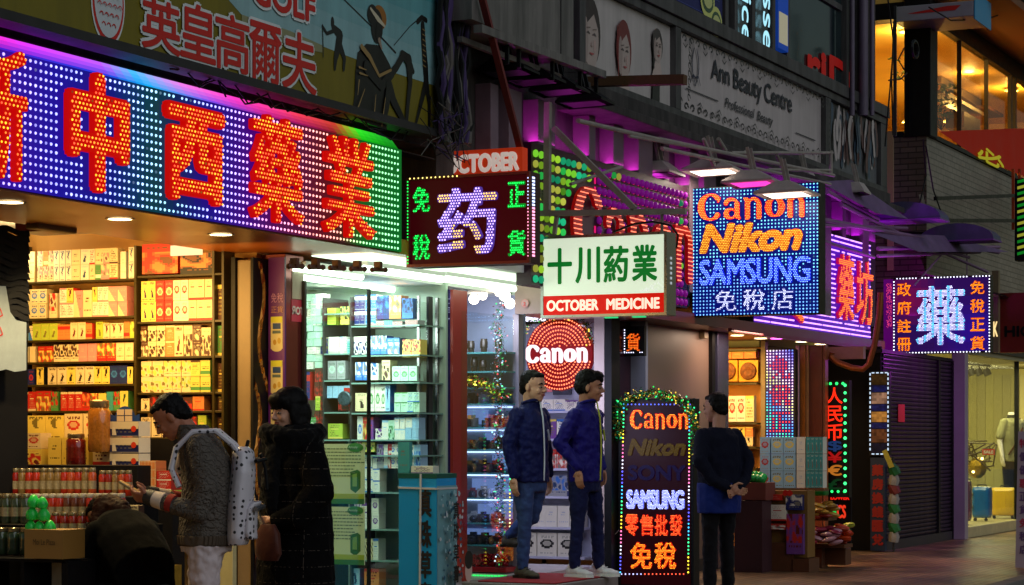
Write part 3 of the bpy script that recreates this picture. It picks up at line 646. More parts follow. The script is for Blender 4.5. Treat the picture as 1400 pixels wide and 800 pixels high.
def vneon(name, label, x0_, x1_, word, yb):
    t = thing(name, label, 'sign', gb.p((x0_ + x1_) / 2, yb)); a0, a1 = FB.s(x0_), FB.s(x1_); zb = FB.z((x0_ + x1_) / 2, yb)
    part('panel', t, mat('black_gloss', (.01, .01, .012), .2), lambda b: b.box(G0, a0, a1, zb, 8, .0, .04))
    g = T(word); h = (a1 - a0) * .62; wd = h * (g.bb[2] - g.bb[0]) / (g.bb[3] - g.bb[1]) * .9; mb = MB(); z0 = zb + .06
    # rotated a quarter turn: letters read downwards
    x0b, y0b, x1b, y1b = g.bb; k = h / (y1b - y0b)
    for d in ((0, 0), (.006, .006), (-.006, .004)):
        for vs, fs in g.layers: mb.lay += .0004; mb.add([gb.w(a0 + (a1 - a0 - h) / 2 + (y - y0b) * k + d[0], z0 + (x1b - x) * k * 1.05 + d[1], .07 + mb.lay) for x, y in vs], fs, C(170, 235, 255))
    mb.build('neon_word', emis('white_blue_neon', None, 1.1), t)
vneon('vertical_neon_sign', 'black upright sign with blue white letters beside the dark blue banner', 999, 1020, 'Service', 68)
vneon('vertical_neon_sign', 'black upright sign with blue white letters left of the blue photo strip', 1028, 1050, 'Masse', 78)
t = thing('photo_strip', 'narrow upright blue sign with lit photos over the pale billboard', 'sign', gb.p(1061, 90)); a0, a1 = FB.s(1054), FB.s(1068)
part('panel', t, mat('blue_lightbox', C(20, 60, 150), .4, emit=C(20, 60, 150), est=.45), lambda b: b.box(G0, a0, a1, 5.52, 8, .0, .08))
part('photo', t, mat('pale_lightbox', C(190, 180, 150), .4, emit=C(170, 165, 140), est=.45), lambda b: b.box(G0, a0 + .03, a1 - .03, gb.z(1061, 60), gb.z(1061, 18), .08, .085))
t = thing('red_window_lettering', 'faded red letters cut off behind the upstairs dark window pane', 'lettering', gb.p(1132, 120))
part('lettering', t, mat('red_letters', C(190, 30, 26), .5, emit=C(190, 30, 26), est=.12), lambda b: b.geo(gb, T('riD'), gb.s(1105), gb.z(1134, 120), gb.s(1163) - gb.s(1105), .36, .0, (1, 1, 1, 1), dil=.03))

# ============================================================ LED SIGN, chinese characters, left
t = thing('lamp_sign', 'long rainbow lamp sign with big red chinese characters below the golf billboard', 'sign', (-5, .1, 2.7))
SX0, SX1 = -7.9, FB.s(549)
stops = [(.0, C(120, 40, 255)), (.14, C(60, 60, 255)), (.30, C(60, 110, 255)), (.42, C(20, 190, 230)), (.50, C(60, 90, 255)), (.60, C(150, 60, 255)), (.68, C(255, 40, 200)), (.76, C(255, 60, 70)), (.84, C(255, 90, 30)), (.88, C(130, 220, 60)), (.92, C(30, 240, 90)), (1., C(20, 230, 110))]
pst = [(.0, C(50, 10, 150)), (.14, C(24, 8, 150)), (.28, C(6, 20, 120)), (.38, C(0, 58, 64)), (.44, C(6, 30, 90)), (.52, C(20, 8, 130)), (.62, C(60, 0, 120)), (.70, C(80, 8, 70)), (.80, C(90, 8, 26)), (.86, C(60, 30, 20)), (.90, C(0, 90, 24)), (1., C(0, 100, 30))]
tt = lambda a: (FB_px(a)) / 549.
def FB_px(a):   # pixel column of a point on the street front
    X, Y = a - CAMP.x, -CAMP.y; d = X * cos(PSI) + Y * sin(PSI); return CX + FPX * (X * sin(PSI) - Y * cos(PSI)) / d
part('cabinet', t, M_BLK, lambda b: b.box(G0, SX0, SX1, 2.705, 3.43, -.25, -.002))
def f(b):
    n = 70
    for i in range(n):
        a, c = SX0 + (SX1 - SX0) * i / n, SX0 + (SX1 - SX0) * (i + 1) / n; b.add([G0.w(a, 2.70, .0), G0.w(c, 2.70, .0), G0.w(c, 3.44, .0), G0.w(a, 3.44, .0)], [(0, 1, 2, 3)], lerp3(pst, tt((a + c) / 2)))
part('glow_panel', t, M_PANEL, f)  # glow of the lamps on the dark board painted as an emitting gradient
chs = [('新', -42, 60, 30, 245), ('中', 86, 100, 170, 264), ('西', 220, 146, 300, 278), ('藥', 337, 160, 408, 305), ('業', 437, 188, 506, 325)]
boxes = []
M_RED = mat('red_letter_face', C(120, 4, 4), .6, spec=.1, emit=C(232, 8, 2), est=.6)
for ch, x0_, y0_, x1_, y1_ in chs:
    bx = fit(G0, x0_, y0_, x1_, y1_); bx = (bx[0], bx[1], bx[2], bx[3]); g = T(ch); boxes.append((g, bx))
    dl = .030 if ch in '中西' else .012
    bx2 = (bx[0] + dl, bx[1] + dl, bx[2] - 2 * dl, bx[3] - 2 * dl); boxes[-1] = (g, bx2, dl)
    o_ = part('character', t, M_RED, lambda b: b.geo(G0, g, *bx2, .005, (1, 1, 1, 1), dil=dl, depth=.035))
    mb = MB(); rnd = random.Random(len(boxes))
    leds(mb, G0, *bx2, g, .034, .026, .0075, .048, lambda a, z: k4(C(255, 130 + rnd.randint(-50, 70), 50), .8), dil=dl * .85, stag=True)
    mb.build('letter_lamps', M_LED, o_, kind='stuff')
mb = MB(); p = .046; nx = int((SX1 - SX0) / p); rnd = random.Random(5)
for j in range(17):
    z = 2.724 + j * .0434
    for i in range(nx):
        a = SX0 + .012 + i * p
        if FB_px(a) < -12: continue
        if any(inside(g, bx, a, z, dl * 1.9) for g, bx, dl in boxes): continue
        if rnd.random() < .012: continue
        c = lerp3(stops, tt(a)); c = tuple(x * .8 + .32 for x in c[:3]); k = rnd.uniform(.75, 1.1)
        mb.dome(G0, a, z, .0095, .001, (c[0] * k, c[1] * k, c[2] * k, 1))
mb.build('panel_lamps', M_LED, t, kind='stuff')
# coloured light washing the strip below the billboard, painted as a glowing gradient
t = thing('painted_light_wash', 'coloured light wash painted as a glowing strip on top of the rainbow lamp sign', 'light', (-5, .1, 3.45))
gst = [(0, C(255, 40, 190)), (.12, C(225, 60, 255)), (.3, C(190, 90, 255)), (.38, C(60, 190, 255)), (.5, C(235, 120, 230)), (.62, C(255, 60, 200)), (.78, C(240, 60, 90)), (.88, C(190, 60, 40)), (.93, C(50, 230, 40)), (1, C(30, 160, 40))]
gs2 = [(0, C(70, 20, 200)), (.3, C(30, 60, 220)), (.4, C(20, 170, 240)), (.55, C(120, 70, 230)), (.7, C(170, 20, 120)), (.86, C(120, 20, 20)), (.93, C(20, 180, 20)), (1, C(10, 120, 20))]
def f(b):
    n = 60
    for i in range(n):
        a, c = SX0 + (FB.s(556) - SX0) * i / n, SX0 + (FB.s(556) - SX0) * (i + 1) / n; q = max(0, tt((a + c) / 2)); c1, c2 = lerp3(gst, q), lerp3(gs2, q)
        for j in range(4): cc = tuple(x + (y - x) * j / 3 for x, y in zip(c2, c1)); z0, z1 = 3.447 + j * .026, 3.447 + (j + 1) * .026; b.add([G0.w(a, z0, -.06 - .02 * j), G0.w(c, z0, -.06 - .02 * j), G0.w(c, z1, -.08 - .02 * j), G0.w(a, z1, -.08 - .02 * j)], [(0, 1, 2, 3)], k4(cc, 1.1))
part('wash_strip', t, emis('painted_wash_glow', None, 1.), f)
part('strip_ledge', t, M_BLK, lambda b: b.box(G0, SX0, XR, 3.435, 3.445, -.02, -.15))

# ============================================================ BOX SIGNS
def sign_box(name, label, fr, x0_, y0_, x1_, y1_, thick=.14, m=None, frame=True):
    m_ = (x0_ + x1_) / 2; a0, a1 = fr.s(x0_), fr.s(x1_); z0, z1 = fr.z(m_, y1_), fr.z(m_, y0_)
    t = thing(name, label, 'sign', fr.w((a0 + a1) / 2, z0, -thick / 2))
    part('case', t, m or M_BLK, lambda b: b.box(fr, a0, a1, z0, z1, -.004, -thick), bev=.004)
    return t, a0, a1, z0, z1
def rim(t, fr, a0, a1, z0, z1, wd, o, m):
    for q in ((a0, a1, z0, z0 + wd), (a0, a1, z1 - wd, z1), (a0, a0 + wd, z0 + wd, z1 - wd), (a1 - wd, a1, z0 + wd, z1 - wd)): part('frame', t, m, lambda b: b.box(fr, *q, 0, o))

# ---- green and violet medicine sign
fr = Perp(-2.5); t, a0, a1, z0, z1 = sign_box('lamp_sign', 'square dark red lamp sign with one violet character and four green ones', fr, 558, 239, 726, 363, .16, mat('sign_case_red', C(60, 30, 26), .5))
W, H = a1 - a0, z1 - z0; part('glow_panel', t, mat('dark_red_panel', C(50, 4, 8), .4, emit=C(66, 4, 12), est=.5), lambda b: b.box(fr, a0 + .02, a1 - .02, z0 + .02, z1 - .02, -.003, .002)); rim(t, fr, a0, a1, z0, z1, .02, .03, mat('sign_rim', C(120, 60, 50), .4, .5))  # red glow of the lamps on the board put into its emission
GR = C(30, 255, 90)
for ch, u, v in (('免', .045, .62), ('稅', .045, .09), ('正', .82, .62), ('貨', .82, .09)):
    bx = (a0 + u * W, z0 + v * H, .135 * W, .27 * H); g = T(ch); part('character', t, mat('green_glow', C(0, 30, 8), .4, emit=C(0, 150, 40), est=.8), lambda b: b.geo(fr, g, *bx, .003, (1, 1, 1, 1), dil=.006))
    mb = MB(); leds(mb, fr, *bx, g, .0165, .0165, .006, .006, lambda a, z: k4(GR, 1.), dil=.003, stag=True); mb.build('letter_lamps', M_LED, t, kind='stuff')
g = T('药'); bx = (a0 + .265 * W, z0 + .14 * H, .46 * W, .70 * H)
part('character', t, mat('violet_face', C(60, 40, 90), .4, emit=C(90, 60, 170), est=.7), lambda b: b.geo(fr, g, *bx, .003, (1, 1, 1, 1), dil=.013, depth=.02))
def vc(a, z):
    u, v = (a - bx[0]) / bx[2], (z - bx[1]) / bx[3]; return k4(C(255, 200, 90), .9) if (v > .72 and (u < .2 or u > .8)) or (v < .45 and .25 < u < .75) else k4(C(190, 160, 255), 1.1)
mb = MB(); leds(mb, fr, *bx, g, .021, .02, .0075, .025, vc, dil=.011, stag=True); mb.build('letter_lamps', M_LED, t, kind='stuff')
mb = MB()
for k in range(26): z = z0 + .03 + k * (H - .06) / 25; mb.dome(fr, a0 + .012, z, .006, .03, k4(GR, .8)); 
for k in range(24):
    z = z0 + .05 + k * (H - .1) / 23; c = (.5, .6, 1, 1) if k > 14 else (1, .3, .5, 1); mb.box(fr, a1 + .0005, a1 + .003, z, z + .014, -.06, -.02, c); mb.dome(fr, a1 - .01, z, .005, .03, c)
for k in range(12): mb.dome(fr, a0 + .03 + k * .035, z1 - .008, .006, .03, (1, .8, .2, 1))
mb.build('edge_lamps', M_LED, t, kind='stuff')
# ---- orange sign half hidden above it
fr = Perp(-1.6); t, a0, a1, z0, z1 = sign_box('shop_sign', 'orange unlit sign with white english letters half hidden behind the violet lamp sign', fr, 578, 205, 714, 330, .1, mat('orange_sign', C(190, 62, 30), .5, nscale=5, namp=.15, emit=C(190, 50, 20), est=.4))  # unlit face and the letters below brightened by emission in their colours
for wd, dz in (('OCTOBER', .17), ('MEDICINE', .37)): part('lettering', t, mat('pale_glow_letters', C(225, 215, 205), .5, emit=C(220, 200, 190), est=.5), lambda b: b.geo(fr, T(wd), a0 + .2, z1 - dz, .62, .13, .003, (1, 1, 1, 1), dil=.01))
# ---- white and red lightbox
fr = Perp(-.33); t, a0, a1, z0, z1 = sign_box('lightbox_sign', 'white lit box sign with four green characters over a red strip', fr, 740, 320, 912, 433, .2, M_CHROME); W, H = a1 - a0, z1 - z0
rim(t, fr, a0, a1, z0, z1, .022, .012, M_CHROME)
part('white_panel', t, mat('white_acrylic', C(220, 235, 215), .25, emit=C(218, 232, 206), est=.8), lambda b: b.box(fr, a0 + .022, a1 - .022, z0 + .27 * H, z1 - .022, -.003, .004))
part('red_panel', t, mat('red_acrylic', C(200, 20, 14), .25, emit=C(205, 12, 6), est=.75), lambda b: b.box(fr, a0 + .022, a1 - .022, z0 + .022, z0 + .27 * H - .001, -.003, .004))
MG = mat('green_acrylic', C(10, 110, 40), .3, emit=C(8, 118, 40), est=.6)
for k, ch in enumerate('十川葯業'):
    c = part('character', t, MG, lambda b: b.geo(fr, T(ch), a0 + W * (.06 + .225 * k), z0 + .42 * H, W * .185, H * .42, .005, (1, 1, 1, 1), dil=.008))
part('lettering', t, mat('white_letters', C(240, 220, 200), .3, emit=C(245, 225, 205), est=.85), lambda b: b.geo(fr, T('OCTOBER'), a0 + .05 * W, z0 + .085 * H, .41 * W, .125 * H, .005, (1, 1, 1, 1), dil=.0045)); part('lettering', t, mat('white_letters'), lambda b: b.geo(fr, T('MEDICINE'), a0 + .53 * W, z0 + .085 * H, .41 * W, .125 * H, .005, (1, 1, 1, 1), dil=.0045))
mb = MB(); rnd = random.Random(2)
for k in range(60):
    u = rnd.random(); mb.dome(fr, a1 - .03 - u * .2, z0 + .29 * H + rnd.random() * .1 * (1 - u), .004, .005, (1, 1, 1, 1))
for k in range(6): mb.box(fr, a1 + .001, a1 + .004, z0 + .25 + k * .04, z0 + .27 + k * .04, -.1, -.07, (.5, .55, .6, 1))
for u in (.5, .72): mb.box(fr, a0 + u * W, a0 + (u + .1) * W, z0 - .012, z0 - .002, -.05, -.02, (.05, .9, .3, 1))
mb.build('edge_lamps', emis('dim_led', None, .8, False), t, kind='stuff')
# steel truss it hangs from
t = thing('sign_bracket', 'rusty steel angle truss carrying the white lit box sign', 'bracket', Perp(-.33).p(748, 290, -.1)); fr = Perp(-.4)
for (x0_, y0_, x1_, y1_, w_) in ((735, 292, 938, 289, .045), (748, 292, 749, 140, .05), (757, 175, 868, 286, .045), (762, 290, 758, 320, .03), (905, 288, 905, 320, .02), (735, 255, 752, 292, .03)):
    part('strut', t, M_STEEL, lambda b: b.bar(fr.p(x0_, y0_), fr.p(x1_, y1_), w_, w_))
part('cable', t, M_BLK, lambda b: b.tube([fr.p(x, y, .05) for x, y in ((842, 318), (870, 307), (895, 304), (920, 309), (930, 322), (928, 340))], .009))
t = thing('timber_beam', 'short brown timber beam jutting out under the poster of faces', 'beam', Perp(.4).p(870, 110)); part('beam', t, mat('old_timber', C(92, 62, 34), .7, nscale=6, namp=.4, bump=.2), lambda b: b.bar(Perp(.6).p(770, 113), Perp(.6).p(937, 109), .09, .08))

# ---- big bulb sign behind it, parallel to the street
fr = Fac(-.05); t = thing('bulb_sign', 'wide bulb sign with red lamp letters behind the white box sign', 'sign', fr.w(1.5, 2.6))
BX0, BX1 = fr.s(727), fr.s(940); part('case', t, mat('dark_wine_panel', C(50, 6, 34), .5), lambda b: b.box(fr, BX0, BX1, 2.60, 3.76, -.004, -.14))
part('side_scallop', t, M_BLK, lambda b: [b.box(fr, BX1 + .001, BX1 + .05, 2.62 + k * .12, 2.70 + k * .12, -.0, -.12) for k in range(9)])
bxl = fit(fr, 772, 248, 944, 340); bxl = (fr.s(772), fr.z(800, 372), fr.s(968) - fr.s(772) - .6, .82)
bxl = (fr.s(775), 2.82, BX1 - fr.s(775) - .02, .68)
part('lettering', t, mat('red_letter_dark', C(120, 4, 10), .4, emit=C(150, 4, 10), est=.5), lambda b: b.geo(fr, LOGO, *bxl, .03, (1, 1, 1, 1), depth=.03))
mb = MB(); leds(mb, fr, *bxl, LOGO, .02, .04, .0065, .062, lambda a, z: k4(C(255, 120, 90), 1.)); mb.build('letter_lamps', M_LED, t, kind='stuff')
mb = MB(); md = MB(); ms = MB(); rnd = random.Random(11)
px_, pz_ = .11, .085
for j in range(13):
    for i in range(int((BX1 - BX0) / px_)):
        a, z = BX0 + .05 + i * px_, 2.65 + j * pz_
        if inside(LOGO, bxl, a, z, .03): continue
        u = i * px_ / (BX1 - BX0)
        if u < .27 or (j > 8 and u < .34) or rnd.random() < .07:
            c = k4(rnd.choice([C(190, 255, 60), C(60, 255, 110), C(230, 235, 90), C(40, 230, 160), C(150, 255, 60)]), rnd.uniform(.2, .65)); mb.sph(fr.w(a, z, .012), (.026, .026, .032), c, 8, 5)
        elif u > .36: md.sph(fr.w(a, z, .012), (.028, .028, .034), (1, 1, 1, 1), 8, 5)
        if u > .33: ms.box(fr, a + .03, a + .06, z - .03, z + .03, -.003, .002, k4(C(255, 20, 120), .75))
mb.build('lit_bulb', emis('bulb_glow', None, 1.), t, kind='stuff', smooth=True); md.build('unlit_bulb', mat('violet_glow_bulb', C(120, 30, 130), .15, emit=C(110, 12, 120), est=.5), t, kind='stuff', smooth=True); ms.build('marker_lamps', emis('bulb_glow', None, 1.), t, kind='stuff')  # violet light on the unlit bulbs put in as their own emission

lamp_area('sign_glow', fr.w(1.4, 3.79, -.07), (radians(180), 0, 0), 4.2, .1, C(215, 50, 205), 17, t)
# ---- tall blue lamp sign with brand words
fr = Perp(3.2); t, a0, a1, z0, z1 = sign_box('lamp_sign', 'tall blue lamp sign with red, yellow and blue words under the floodlights', fr, 946, 253, 1120, 431, .2); W, H = a1 - a0, z1 - z0
part('glow_panel', t, mat('blue_panel', C(2, 6, 40), .4, emit=C(2, 18, 120), est=.8), lambda b: b.box(fr, a0 + .01, a1 - .01, z0 + .01, z1 - .01, -.003, .002))  # blue light of the lamps on the board put in as emission
NIK, SAM = T('Nikon', .25), T('SAMSUNG', 0, .95)
rows = [(LOGO, (a0 + .05 * W, z0 + .735 * H, .84 * W, .215 * H), 0, C(230, 24, 6), C(255, 150, 60)), (NIK, (a0 + .08 * W, z0 + .50 * H, .78 * W, .20 * H), .022, C(170, 70, 4), C(255, 190, 60)), (SAM, (a0 + .07 * W, z0 + .245 * H, .86 * W, .19 * H), .010, C(20, 40, 220), C(140, 190, 255))]
chz = [(T(c), (a0 + (.19 + .225 * k) * W, z0 + .04 * H, .165 * W, .16 * H), .004, C(60, 70, 150), C(220, 225, 255)) for k, c in enumerate('免稅店')]
for g, bx, dl, c1, c2 in rows + chz:
    part('character' if g not in (LOGO, NIK, SAM) else 'lettering', t, mat('face_%d_%d' % (c1[0] * 1e4, c1[2] * 1e4), k4(c1, .6), .4, emit=c1, est=.8), lambda b: b.geo(fr, g, *bx, .004, (1, 1, 1, 1), dil=dl, depth=.012))
    mb = MB(); leds(mb, fr, *bx, g, .0165 if dl != .004 else .013, .0165 if dl != .004 else .013, .0058, .017, lambda a, z: k4(c2, 1.), dil=max(dl - .003, 0), stag=True); mb.build('letter_lamps', M_LED, t, kind='stuff')
mb = MB()
for j in range(38):
    for i in range(37):
        a, z = a0 + (i + .5) * W / 37, z0 + (j + .5) * H / 38
        if any(inside(g, bx, a, z, dl + .016) for g, bx, dl, _, _ in rows + chz): continue
        c = C(120, 220, 255) if j > 12 else C(110, 180, 255); mb.dome(fr, a, z, .0078, .002, k4(c, random.uniform(.6, .95)))
mb.build('panel_lamps', M_LED, t, kind='stuff')

# ---- violet strip-lamp sign parallel to the street
fr = Fac(-.02); t = thing('lamp_sign', 'violet striped lamp sign with orange characters right of the tall blue sign', 'sign', fr.w(8, 2.5))
VX0, VX1 = fr.s(1030), fr.s(1190); part('case', t, M_BLK, lambda b: b.box(fr, VX0, VX1, 2.50, 3.72, -.004, -.16)); part('glow_panel', t, mat('violet_panel', C(60, 8, 120), .4, emit=C(78, 10, 170), est=.8), lambda b: b.box(fr, VX0 + .02, VX1 - .01, 2.51, 3.71, -.003, .003))  # violet lamp glow on the board behind the strips put in as emission
vb = []
for ch, x0_, x1_, yb, yt in (('零', 1062, 1106, 440, 352), ('藥', 1142, 1163, 437, 350), ('坊', 1167, 1189, 443, 358)):
    m_ = (x0_ + x1_) / 2; g = T(ch); bx = (fr.s(x0_), fr.z(m_, yb), fr.s(x1_) - fr.s(x0_), fr.z(m_, yt) - fr.z(m_, yb)); vb.append((g, bx))
    part('character', t, mat('magenta_face', C(150, 10, 70), .4, emit=C(190, 6, 60), est=.7), lambda b: b.geo(fr, g, *bx, .01, (1, 1, 1, 1), dil=.010, depth=.03))
    mb = MB(); leds(mb, fr, *bx, g, .036, .022, .008, .044, lambda a, z: k4(C(255, 130, 30), .8), dil=.008, stag=True); mb.build('letter_lamps', M_LED, t, kind='stuff')
mb = MB(); p = .036
for j in range(22):
    z = 2.535 + j * .0555
    for i in range(int((VX1 - VX0) / p)):
        a = VX0 + .03 + i * p
        if any(inside(g, bx, a, z, .05) for g, bx in vb) or random.random() < .04: continue
        mb.box(fr, a - .015, a + .015, z - .008, z + .008, .003, .009, k4(C(215, 150, 255), random.uniform(.7, 1.)))
mb.build('panel_lamps', M_LED, t, kind='stuff')
lamp_area('sign_glow', fr.w(7.5, 3.8, -.08), (radians(180), 0, 0), 5, .1, C(200, 30, 235), 22, t)

# ---- right medicine sign
fr = Perp(10.45); t, a0, a1, z0, z1 = sign_box('lamp_sign', 'dark lamp sign with a big white character between two orange columns', fr, 1221, 378, 1354, 483, .16); W, H = a1 - a0, z1 - z0
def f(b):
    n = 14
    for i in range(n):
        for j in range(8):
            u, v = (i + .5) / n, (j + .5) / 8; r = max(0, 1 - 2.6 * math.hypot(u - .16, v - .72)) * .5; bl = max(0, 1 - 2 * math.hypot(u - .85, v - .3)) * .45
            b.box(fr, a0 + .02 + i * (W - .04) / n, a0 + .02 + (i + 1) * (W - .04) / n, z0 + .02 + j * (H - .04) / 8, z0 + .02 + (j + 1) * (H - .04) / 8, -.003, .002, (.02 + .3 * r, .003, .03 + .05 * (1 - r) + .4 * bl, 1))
part('glow_panel', t, M_PANEL, f)  # red and blue pools of lamp glow painted into the board's emission
for u, s4 in ((.045, '政府註冊'), (.80, '免稅正貨')):
    for k, ch in enumerate(s4):
        g = T(ch); bx = (a0 + u * W, z0 + (.76 - .24 * k) * H, .14 * W, .17 * H); part('character', t, mat('amber_face', C(150, 40, 4), .4, emit=C(220, 60, 4), est=.7), lambda b: b.geo(fr, g, *bx, .003, (1, 1, 1, 1), dil=.005))
        mb = MB(); leds(mb, fr, *bx, g, .0125, .0125, .005, .005, lambda a, z: k4(C(255, 150, 20), 1.), dil=.002, stag=True); mb.build('letter_lamps', M_LED, t, kind='stuff')
g = T('藥'); bx = (a0 + .25 * W, z0 + .12 * H, .49 * W, .74 * H); part('character', t, mat('white_violet_face', C(60, 50, 110), .4, emit=C(110, 90, 190), est=.7), lambda b: b.geo(fr, g, *bx, .003, (1, 1, 1, 1), dil=.016, depth=.01))
mb = MB(); leds(mb, fr, *bx, g, .0165, .0165, .0065, .014, lambda a, z: k4(C(225, 225, 255) if int(a * 30) % 3 else C(90, 220, 255), 1.), dil=.014, stag=True); mb.build('letter_lamps', M_LED, t, kind='stuff')
mb = MB()
for k in range(31): a = a0 + .012 + k * (W - .024) / 30; [mb.dome(fr, a, z, .009, .003, (.8, .8, 1, 1)) for z in (z0 + .012, z1 - .012) if random.random() > .03]
for k in range(1, 24): z = z0 + .012 + k * (H - .024) / 24; [mb.dome(fr, a, z, .009, .003, (.8, .8, 1, 1)) for a in (a0 + .012, a1 - .012)]
mb.build('edge_lamps', M_LED, t, kind='stuff')
part('side_box', t, mat('magenta_side', C(110, 20, 110), .4, emit=C(110, 10, 130), est=.45), lambda b: b.bpx(Perp(10.6), 1208, 382, 1221, 479, 0, -.1))
mb = MB(); fr2 = Perp(10.6); rnd = random.Random(4)
for k in range(170): x, y = rnd.uniform(1212, 1219), rnd.uniform(388, 448); mb.dome(fr2, fr2.s(x), fr2.z(x, y), .006, .002, (1, .06, .25, 1))
mb.build('side_lamps', emis('dim_led', None, .8, False), t, kind='stuff')

# ---- upright sign standing on the pavement with garland
fr = Perp(1.95); X0, X1 = 848, 945
t = thing('standing_lamp_sign', 'upright lamp sign standing on the pavement inside a green and gold tinsel garland', 'sign', fr.p(895, 812))
part('case', t, M_BLK, lambda b: b.bpx(fr, 845, 545, 948, 812, -.004, -.16), bev=.004)
part('glow_panel', t, mat('black_red_panel', C(20, 2, 6), .35, emit=C(40, 2, 6), est=.5), lambda b: b.bpx(fr, 849, 549, 944, 800, -.003, .002))  # faint red lamp glow on the black board put in as emission
rows = [(LOGO, (862, 560, 941, 587), 0, C(230, 20, 4), C(255, 210, 60), 1.), (T('Nikon', .25), (860, 601, 937, 622), .008, C(60, 42, 4), C(120, 100, 20), .3), (T('SONY'), (860, 637, 937, 656), .006, C(14, 6, 40), C(40, 24, 90), .25), (T('SAMSUNG', 0, .95), (858, 671, 935, 695), .008, C(120, 130, 255), C(215, 225, 255), 1.2)]
rows += [(T(c), (856 + 20 * k, 704, 873 + 20 * k, 732), .003, C(230, 24, 6), C(255, 130, 60), 1.) for k, c in enumerate('零售批發')] + [(T(c), (863 + 33 * k, 742, 891 + 33 * k, 777), .005, C(235, 24, 4), C(255, 200, 50), 1.) for k, c in enumerate('免稅')]
for i, (g, px4, dl, c1, c2, kk) in enumerate(rows):
    bx = fit(fr, *px4); nm = 'lettering' if i < 4 else 'character'
    part(nm, t, mat('stand_face_%d' % i if i < 4 else 'stand_face_red', k4(c1, .5), .4, emit=c1, est=.8), lambda b: b.geo(fr, g, *bx, .004, (1, 1, 1, 1), dil=dl + .002, depth=.008))
    mb = MB(); leds(mb, fr, *bx, g, .0125, .0125, .0042, .013, lambda a, z: k4(c2, kk), dil=dl, stag=True); mb.build('letter_lamps', M_LED, t, kind='stuff')
# coloured lamps along the edges of the panel
mb = MB()
def rb(k, n): return [C(90, 90, 255), C(60, 190, 255), C(60, 255, 150), C(255, 230, 60), C(255, 120, 180), C(230, 230, 255)][int(6 * k / n) % 6]
for k in range(46):
    y = 553 + k * 5.1
    for x, c in ((853 - 5 * (k / 46), rb((k * 2 + 10) % 46, 46)), (943 - 2 * (k / 46), rb((k * 1.6 + 4) % 46, 46))): mb.dome(fr, fr.s(x), fr.z(x, y), .0085, .003, k4(c, .9))
for k in range(17): x = 853 + k * 5.3; mb.dome(fr, fr.s(x), fr.z(x, 553), .0075, .003, k4(C(90, 110, 255), .8)); mb.dome(fr, fr.s(x - 3), fr.z(x, 785), .0075, .003, k4(C(255, 90, 60) if k > 5 else C(190, 190, 255), .8))
mb.build('edge_lamps', M_LED, t, kind='stuff')
def garland(name, pts, r, n, label, cols, seed, leaf=.035, lit=.12, fr_=None):
    """tinsel with coloured leaves and small bulbs along a line of points"""
    rnd = random.Random(seed); pts = [Vector(p) for p in pts]; L = [0]
    for p, q in zip(pts, pts[1:]): L.append(L[-1] + (q - p).length)
    t = thing(name, label, 'garland', pts[0]); a = MB(); l = MB(); n = int(n * 1.3)
    for i in range(n):
        d = rnd.uniform(0, L[-1]); k = max(j for j in range(len(L) - 1) if L[j] <= d); c = pts[k].lerp(pts[k + 1], (d - L[k]) / max(L[k + 1] - L[k], 1e-6)) + Vector((rnd.gauss(0, 1), rnd.gauss(0, 1), rnd.gauss(0, 1))) * r * .6
        v = Vector((rnd.uniform(-1, 1), rnd.uniform(-1, 1), rnd.uniform(-1, 1))).normalized(); s_ = v.orthogonal().normalized(); q = leaf * rnd.uniform(.5, 1.2)
        if rnd.random() < lit * .4: l.sph(c, .008, k4(rnd.choice(cols), 1.), 5, 4)
        else: a.add([c, c + v * q * .5 + s_ * q * .25, c + v * q, c + v * q * .5 - s_ * q * .25], [(0, 1, 2, 3)], k4(rnd.choice(cols), rnd.uniform(.3, 1)))
    a.build('tinsel', mat('tinsel_foil', attr=True, rough=.25, metal=.7), t, kind='stuff'); l.build('fairy_lights', emis('fairy_light', None, 3, False), t, kind='stuff'); return t
cols = [C(30, 160, 60), C(20, 120, 50), C(200, 170, 60), C(170, 130, 40), C(40, 200, 130)]
garland('tinsel_garland', [fr.p(x, y, .04) for x, y in ((847, 600), (847, 572), (851, 552), (870, 541), (893, 538), (920, 543), (938, 552), (948, 565), (954, 600), (957, 632))], .035, 1700, 'green and gold tinsel garland draped over the standing lamp sign', cols, 5)
t = thing('power_cord', 'thin pale cord hanging beside the standing lamp sign', 'cord', fr.p(838, 785)); part('cord', t, mat('pale_cord', C(150, 140, 130), .5), lambda b: b.tube([fr.p(x, y, .02) for x, y in ((847, 725), (836, 738), (829, 752), (832, 768), (836, 777), (829, 783), (822, 784))], .004, 5))
